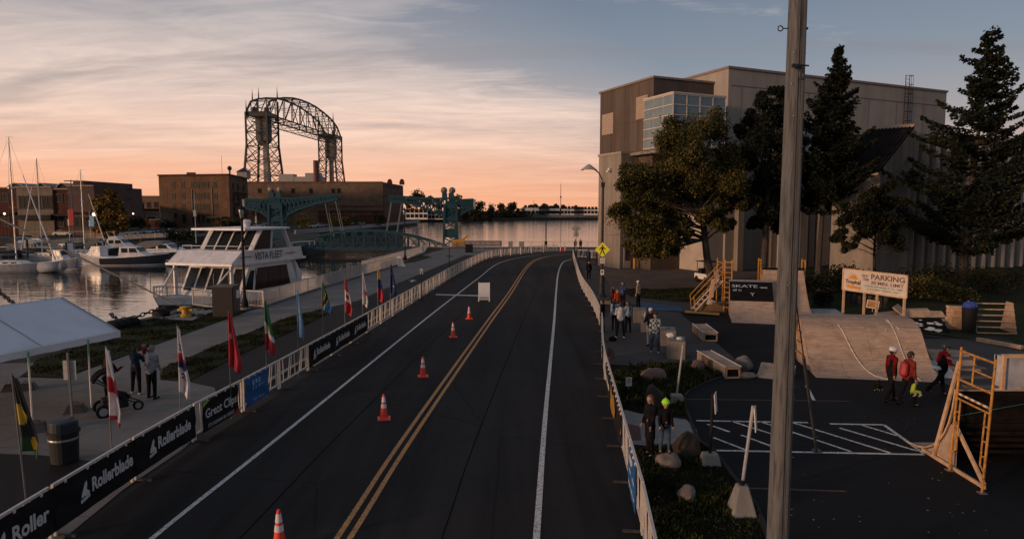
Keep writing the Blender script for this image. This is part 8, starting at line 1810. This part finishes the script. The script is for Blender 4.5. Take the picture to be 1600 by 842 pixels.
    if hat == 'beanie':
        h_ = MB(); ell(h_, hh(0, -.01, .055), .116 * hd, (.95, 1.02, 1.0)); h_.lathe([(.118 * hd * s, 0), (.122 * hd * s, .012), (.118 * hd * s, .045 * s), (.1 * hd * s, .055 * s)], 16, c=V3(hh(0, -.008, .035))); h_.ball(V3(hh(0, -.01, .17)), .03 * s, 8); finish('beanie', h_, mat('beanie_lime', (.30, .62, .02), .7, .1, 20, emit=(.3, .7, .02, .05)), .014)  # lime wool has a faint added glow, though it is no lamp
    elif hat == 'cap':
        h_ = MB(); ell(h_, hh(0, -.005, .06), .110, (.92, 1.0, .85)); h_.extr([V3(hh(x, y, .06)) for x, y in ((-.07, .08), (-.06, .16), (0, .185), (.06, .16), (.07, .08))], Vector((0, 0, .012)) * s); finish('cap', h_, mat('cap_white', (.50, .48, .46), .7), .012)
    if helmet:
        h_ = MB(); ell(h_, hh(0, -.01, .06), .125, (.88, 1.12, .78)); 
        for k in range(3): cap(h_, hh((k - 1) * .05, .09, .12), hh((k - 1) * .05, -.11, .12), .016, .016, 6)
        finish('helmet', h_, mat('helmet_' + helmet, dict(white=(.55, .58, .62), black=(.02, .02, .02))[helmet], .35), .012)
    if pack:
        b = MB(); cap(b, up(0, -.20, 1.36), up(0, -.22, 1.06), .10, .115); cap(b, up(-.06, -.18, 1.32), up(-.06, -.20, 1.06), .09, .10); cap(b, up(.06, -.18, 1.32), up(.06, -.20, 1.06), .09, .10); finish('backpack', b, CL[pack] if pack in CL else pack, .02)
    return t, armj, V3
W1 = {'legs': ((.42, .10), (-.34, .22)), 'arms': ((-.25, .25, .12), (.3, .25, .12))}
W2 = {'legs': ((-.30, .25), (.36, .08)), 'arms': ((.1, .2, .12), (-.1, .2, .12))}
# left plaza
person(G(238, 623), -.25, 1.80, 'man in a pale grey hooded sweatshirt and dark trousers seen from behind', 'grey', 'black', HAIRG, pose={'arms': ((.25, .6, .05), (.2, .5, .05)), 'inward': .6, 'lean': .08, 'nod': .3, 'spread': .03}, build=1.12, shoe='black')
person(G(214, 615), -.15, 1.68, 'woman in a navy top and black leggings carrying a toddler on her arm', 'navy', 'black', HAIRD, pose={'arms': ((.5, 1.3, .2), (.5, 1.3, .2)), 'inward': .3, 'legs': ((.05, .02), (-.10, .05)), 'spread': .05}, shoe='white')
tk = G(222, 613); person((tk.x + .02, tk.y + .22, 0), -.3, .82, 'fair haired toddler held against the shoulder of the woman in navy', 'maroon', 'maroon', HAIRF, child=True, z=.88, pose={'arms': ((.6, 1.2, .3), (.6, 1.2, .3)), 'legs': ((.6, .8), (.6, .8))}, vox=.02)
person(G(172, 634), -.1, 1.66, 'person in dark maroon clothes standing behind the stroller', 'maroon', 'black', HAIRD, longhair=True, pose={'arms': ((.5, 1.0, .1), (.6, 1.3, .1)), 'nod': .2}, coat=.25)
t = thing('stroller', 'dark three wheeled stroller loaded with bags behind the white and red flag', 'stroller', G(180, 646), -.9); t.scale = (1.2, 1.2, 1.25)
b = MB()
for sx in (-.26, .26): b.tube([(sx, -.45, .95), (sx, -.30, .85), (sx * .9, .35, .32), (sx * .4, .62, .22)], .018, 6); b.tube([(sx, -.30, .2), (sx * .95, .0, .58)], .018, 6)
b.cyl((-.26, -.45, .95), (.26, -.45, .95), .02); b.cyl((-.3, -.3, .2), (.3, -.3, .2), .018); obj('frame', b, DARKM, t)
for x, y, r in ((-.31, -.3, .17), (.31, -.3, .17), (0, .55, .13)):
    b = MB(); b.cyl((x - .03, y, r), (x + .03, y, r), r, n=18); w_ = obj('wheel', b, BLACK, t); b = MB(); b.cyl((x - .035, y, r), (x + .035, y, r), r * .6, n=14); obj('rim', b, GALVM, w_)
b = MB(); b.extr([Vector((-.23, y, z)) for y, z in ((-.25, .95), (-.1, .45), (.3, .38), (.32, .48), (.0, .58), (-.12, .98))], (.46, 0, 0)); obj('seat', b, CL['black'], t, auto=.02)
b = MB(); 
for k in range(6): a0, a1 = .3 + k * .28, .3 + (k + 1) * .28; b.extr([Vector((-.25, -.12 - .40 * math.cos(a0), .80 + .38 * math.sin(a0))), Vector((-.25, -.12 - .40 * math.cos(a1), .80 + .38 * math.sin(a1))), Vector((-.25, -.12 - .35 * math.cos(a1), .80 + .33 * math.sin(a1))), Vector((-.25, -.12 - .35 * math.cos(a0), .80 + .33 * math.sin(a0)))], (.5, 0, 0))
obj('sun_canopy', b, CL['black'], t); b = MB(); b.box((0, .0, .30), (.44, .6, .26)); obj('basket', b, CL['dkgrey'], t, auto=.03); lump(G(180, 646) + Vector((-.1, -.1, .33)), .14, 'pale blue bundle in the stroller basket', CL['lblue'], 'bundle', 'bundle')
lump(G(192, 640) + Vector((.1, .0, .35)), .17, 'grey shopping bag hanging beside the stroller', CL['dkgrey'], 'shopping_bag', 'bag')
# near right : woman and child
person(G(1015, 712), 2.6 - .55, 1.60, 'woman in long dark coat with long auburn hair beside the child', 'black', 'black', mat('hair_auburn', (.13, .05, .018), .7, .3, 15), longhair=True, pose={'arms': ((.1, .3, .04), (.1, .3, .04)), 'turn': .5}, coat=.38, vox=.014)
bp_ = G(1046, 734); person((bp_.x - .06, bp_.y + .30, 0), math.pi + .05, 1.30, 'child in lime green beanie and black jacket standing on the pale boulder', 'black', 'denim', HAIRB, hat='beanie', child=True, z=.34, pose={'arms': ((.1, .2, .15), (.15, .5, .15)), 'legs': ((.05, .05), (.0, .05)), 'spread': .02}, shoe='dkgrey', vox=.014)
# three skaters walking to the right
sk = []
def skates(loc, label, m1, rz=0):
    t = thing('inline_skates', label, 'skates', loc, rz); b = MB()
    for k in range(2):
        o_ = Vector((0, .08 * k, -.05 * k)); b.cap(o_ + Vector((-.02, 0, .30)), o_ + Vector((-.05, 0, .10)), .055, .06, 8); b.cap(o_ + Vector((-.05, 0, .09)), o_ + Vector((.16, 0, .06)), .055, .04, 8); 
    o = obj('boot', b, m1, t); b = MB()
    for k in range(2): b.box((.05, .08 * k, .02 - .05 * k), (.30, .02, .05))
    obj('blade_frame', b, mat('skate_frame', (.30, .32, .05), .4), t); 
    for j in range(2):
        for k in range(4): b = MB(); b.cyl((-.07 + .08 * k, .08 * j - .015, -.02 - .05 * j), (-.07 + .08 * k, .08 * j + .015, -.02 - .05 * j), .045, n=10); obj('wheel', b, GALVM if k % 2 else BLACK, t)
    return t
pos = G(1391, 627); person(pos, -1.45, 1.84, 'walking skater with white helmet and dark red sleeves carrying skates', 'red', 'black', HAIRD, vest='black', helmet='white', pose={'legs': ((.28, .06), (-.22, .15)), 'arms': ((-.1, .2, .08), (-.25, .25, .12)), 'nod': .15}, vox=.015)
skates(Vector((pos.x - .55, pos.y - .25, .48)), 'pair of dark inline skates hanging from the hand of the white helmeted skater', CL['black'], .5)
pos = G(1417, 634); person(pos, -1.4, 1.80, 'walking skater in rust red jacket with red backpack and dark cap', 'rust', 'black', HAIRD, pack=mat('pack_red', (.28, .012, .018), .6), pose={'legs': ((-.22, .1), (.25, .1)), 'arms': ((.1, .15, .05), (.05, .15, .1)), 'lean': .05, 'nod': .2}, vox=.015)
skates(Vector((pos.x + .05, pos.y - .3, .50)), 'pair of neon yellow inline skates held by the skater with the backpack', mat('neon', (.32, .42, .02), .5), -.2)
pos = G(1470, 619); person(pos, -1.5, 1.82, 'striding skater with black helmet and dark red sleeves, furthest right', 'red', 'black', HAIRD, vest='black', helmet='black', pose={'legs': ((.25, .12), (-.62, .28)), 'arms': ((-.2, .9, .1), (.2, .9, .15)), 'lean': .1}, vox=.015)
lump(Vector((pos.x - .25, pos.y - .1, .95)), .14, 'pale bag held by the furthest right skater', WHITE)
# dark vests over red sleeves
# group behind the barriers
gr = 'people standing beside the right barriers'
def at_head(px, yh, hgt): Y = (H - hgt) * F / (yh - HY) ; p = P(px, 400, Y); return Vector((p.x, p.y, 0))
person(G(941, 519), 1.2, 1.70, 'person in black jacket standing right at the barrier', 'black', 'black', HAIRD, group=gr)
person(G(960, 516), -.5, 1.66, 'dark haired person in pale blue top standing left of the white shirt', 'lblue', 'black', HAIRD, longhair=True, group=gr, pose={'turn': -.8})
person(G(969, 528), 0.1, 1.78, 'man in white t-shirt and dark trousers seen from behind', 'white', 'black', HAIRD, group=gr, sleeve=.5, pose={'arms': ((.3, 1.2, .1), (.3, 1.0, .1)), 'spread': .04}, build=1.08, shoe='white')
person(G(981, 520), .5, 1.66, 'person with long dark hair and pale blue hoodie right of the white shirt', 'lblue', 'black', HAIRD, longhair=True, group=gr, pose={'turn': .4})
person(at_head(965, 453, 1.68), -2.5, 1.68, 'person in bright orange top behind the standing group', 'orange', 'denim', HAIRB, group=gr)
person(at_head(958, 447.5, 1.68), -1.9, 1.68, 'person in dark maroon top with dark hair left of the orange top', 'maroon', 'black', HAIRD, longhair=True, group=gr)
person(at_head(974, 441.5, 1.70), 2.4, 1.70, 'person in blue jacket with long dark hair at the back of the group', 'blue', 'black', HAIRD, longhair=True, group=gr, pose={'arms': ((.3, 1.5, .2), (.1, .2, .1))})
person(G(997, 482), 1.0, 1.80, 'man in beige jacket and white cap standing beside the lawn', 'beige', 'black', HAIRB, hat='cap', group=gr)
person(G(1016, 541), 2.6, 1.80, 'person in black hoodie and white cap behind the plaid shirt', 'black', 'grey', HAIRD, hat='cap', group=gr, pose={'arms': ((.4, 1.0, .1), (.4, 1.0, .1)), 'nod': .3})
person(G(1023, 551), 2.9, 1.80, 'person in black and white plaid shirt and jeans holding a phone', 'plaid', 'denim', HAIRD, group=gr, pose={'arms': ((.4, 1.3, .1), (.1, .2, .1)), 'nod': .4, 'spread': .03}, shoe='white')
lump(G(948, 533) + Vector((.3, 0, 0)), .22, 'dark rucksack lying by the barrier below the group', CL['black'], 'rucksack')
# far pedestrians
fr_ = 'people near the road end'
person(G(853, 392), 2.5, 1.78, 'person in black jacket at the foot of the thin lamp at road end', 'black', 'beige', HAIRD, group=fr_, vox=.03)
person(G(899, 391.5), 0, 1.75, 'left of two people standing at the far railing by the diamond sign', 'dkgrey', 'black', HAIRD, group=fr_, vox=.03)
person(G(907, 391), 0, 1.75, 'right of two people standing at the far railing by the diamond sign', 'maroon', 'black', HAIRB, group=fr_, vox=.03)
person(G(919.5, 413), -.2, 1.75, 'person in long blue coat walking away past the hall corner', 'blue', 'black', HAIRD, group=fr_, coat=.35, vox=.025)
person(G(920, 438), 3.0, 1.80, 'person in black jacket walking beside the far right barriers', 'black', 'black', HAIRD, group=fr_, pose=dict(W1), vox=.02)
person(G(933, 414), 1.8, 1.80, 'person in dark clothes standing against the stone wall of the hall', 'dkgrey', 'black', HAIRD, group=fr_, vox=.025)
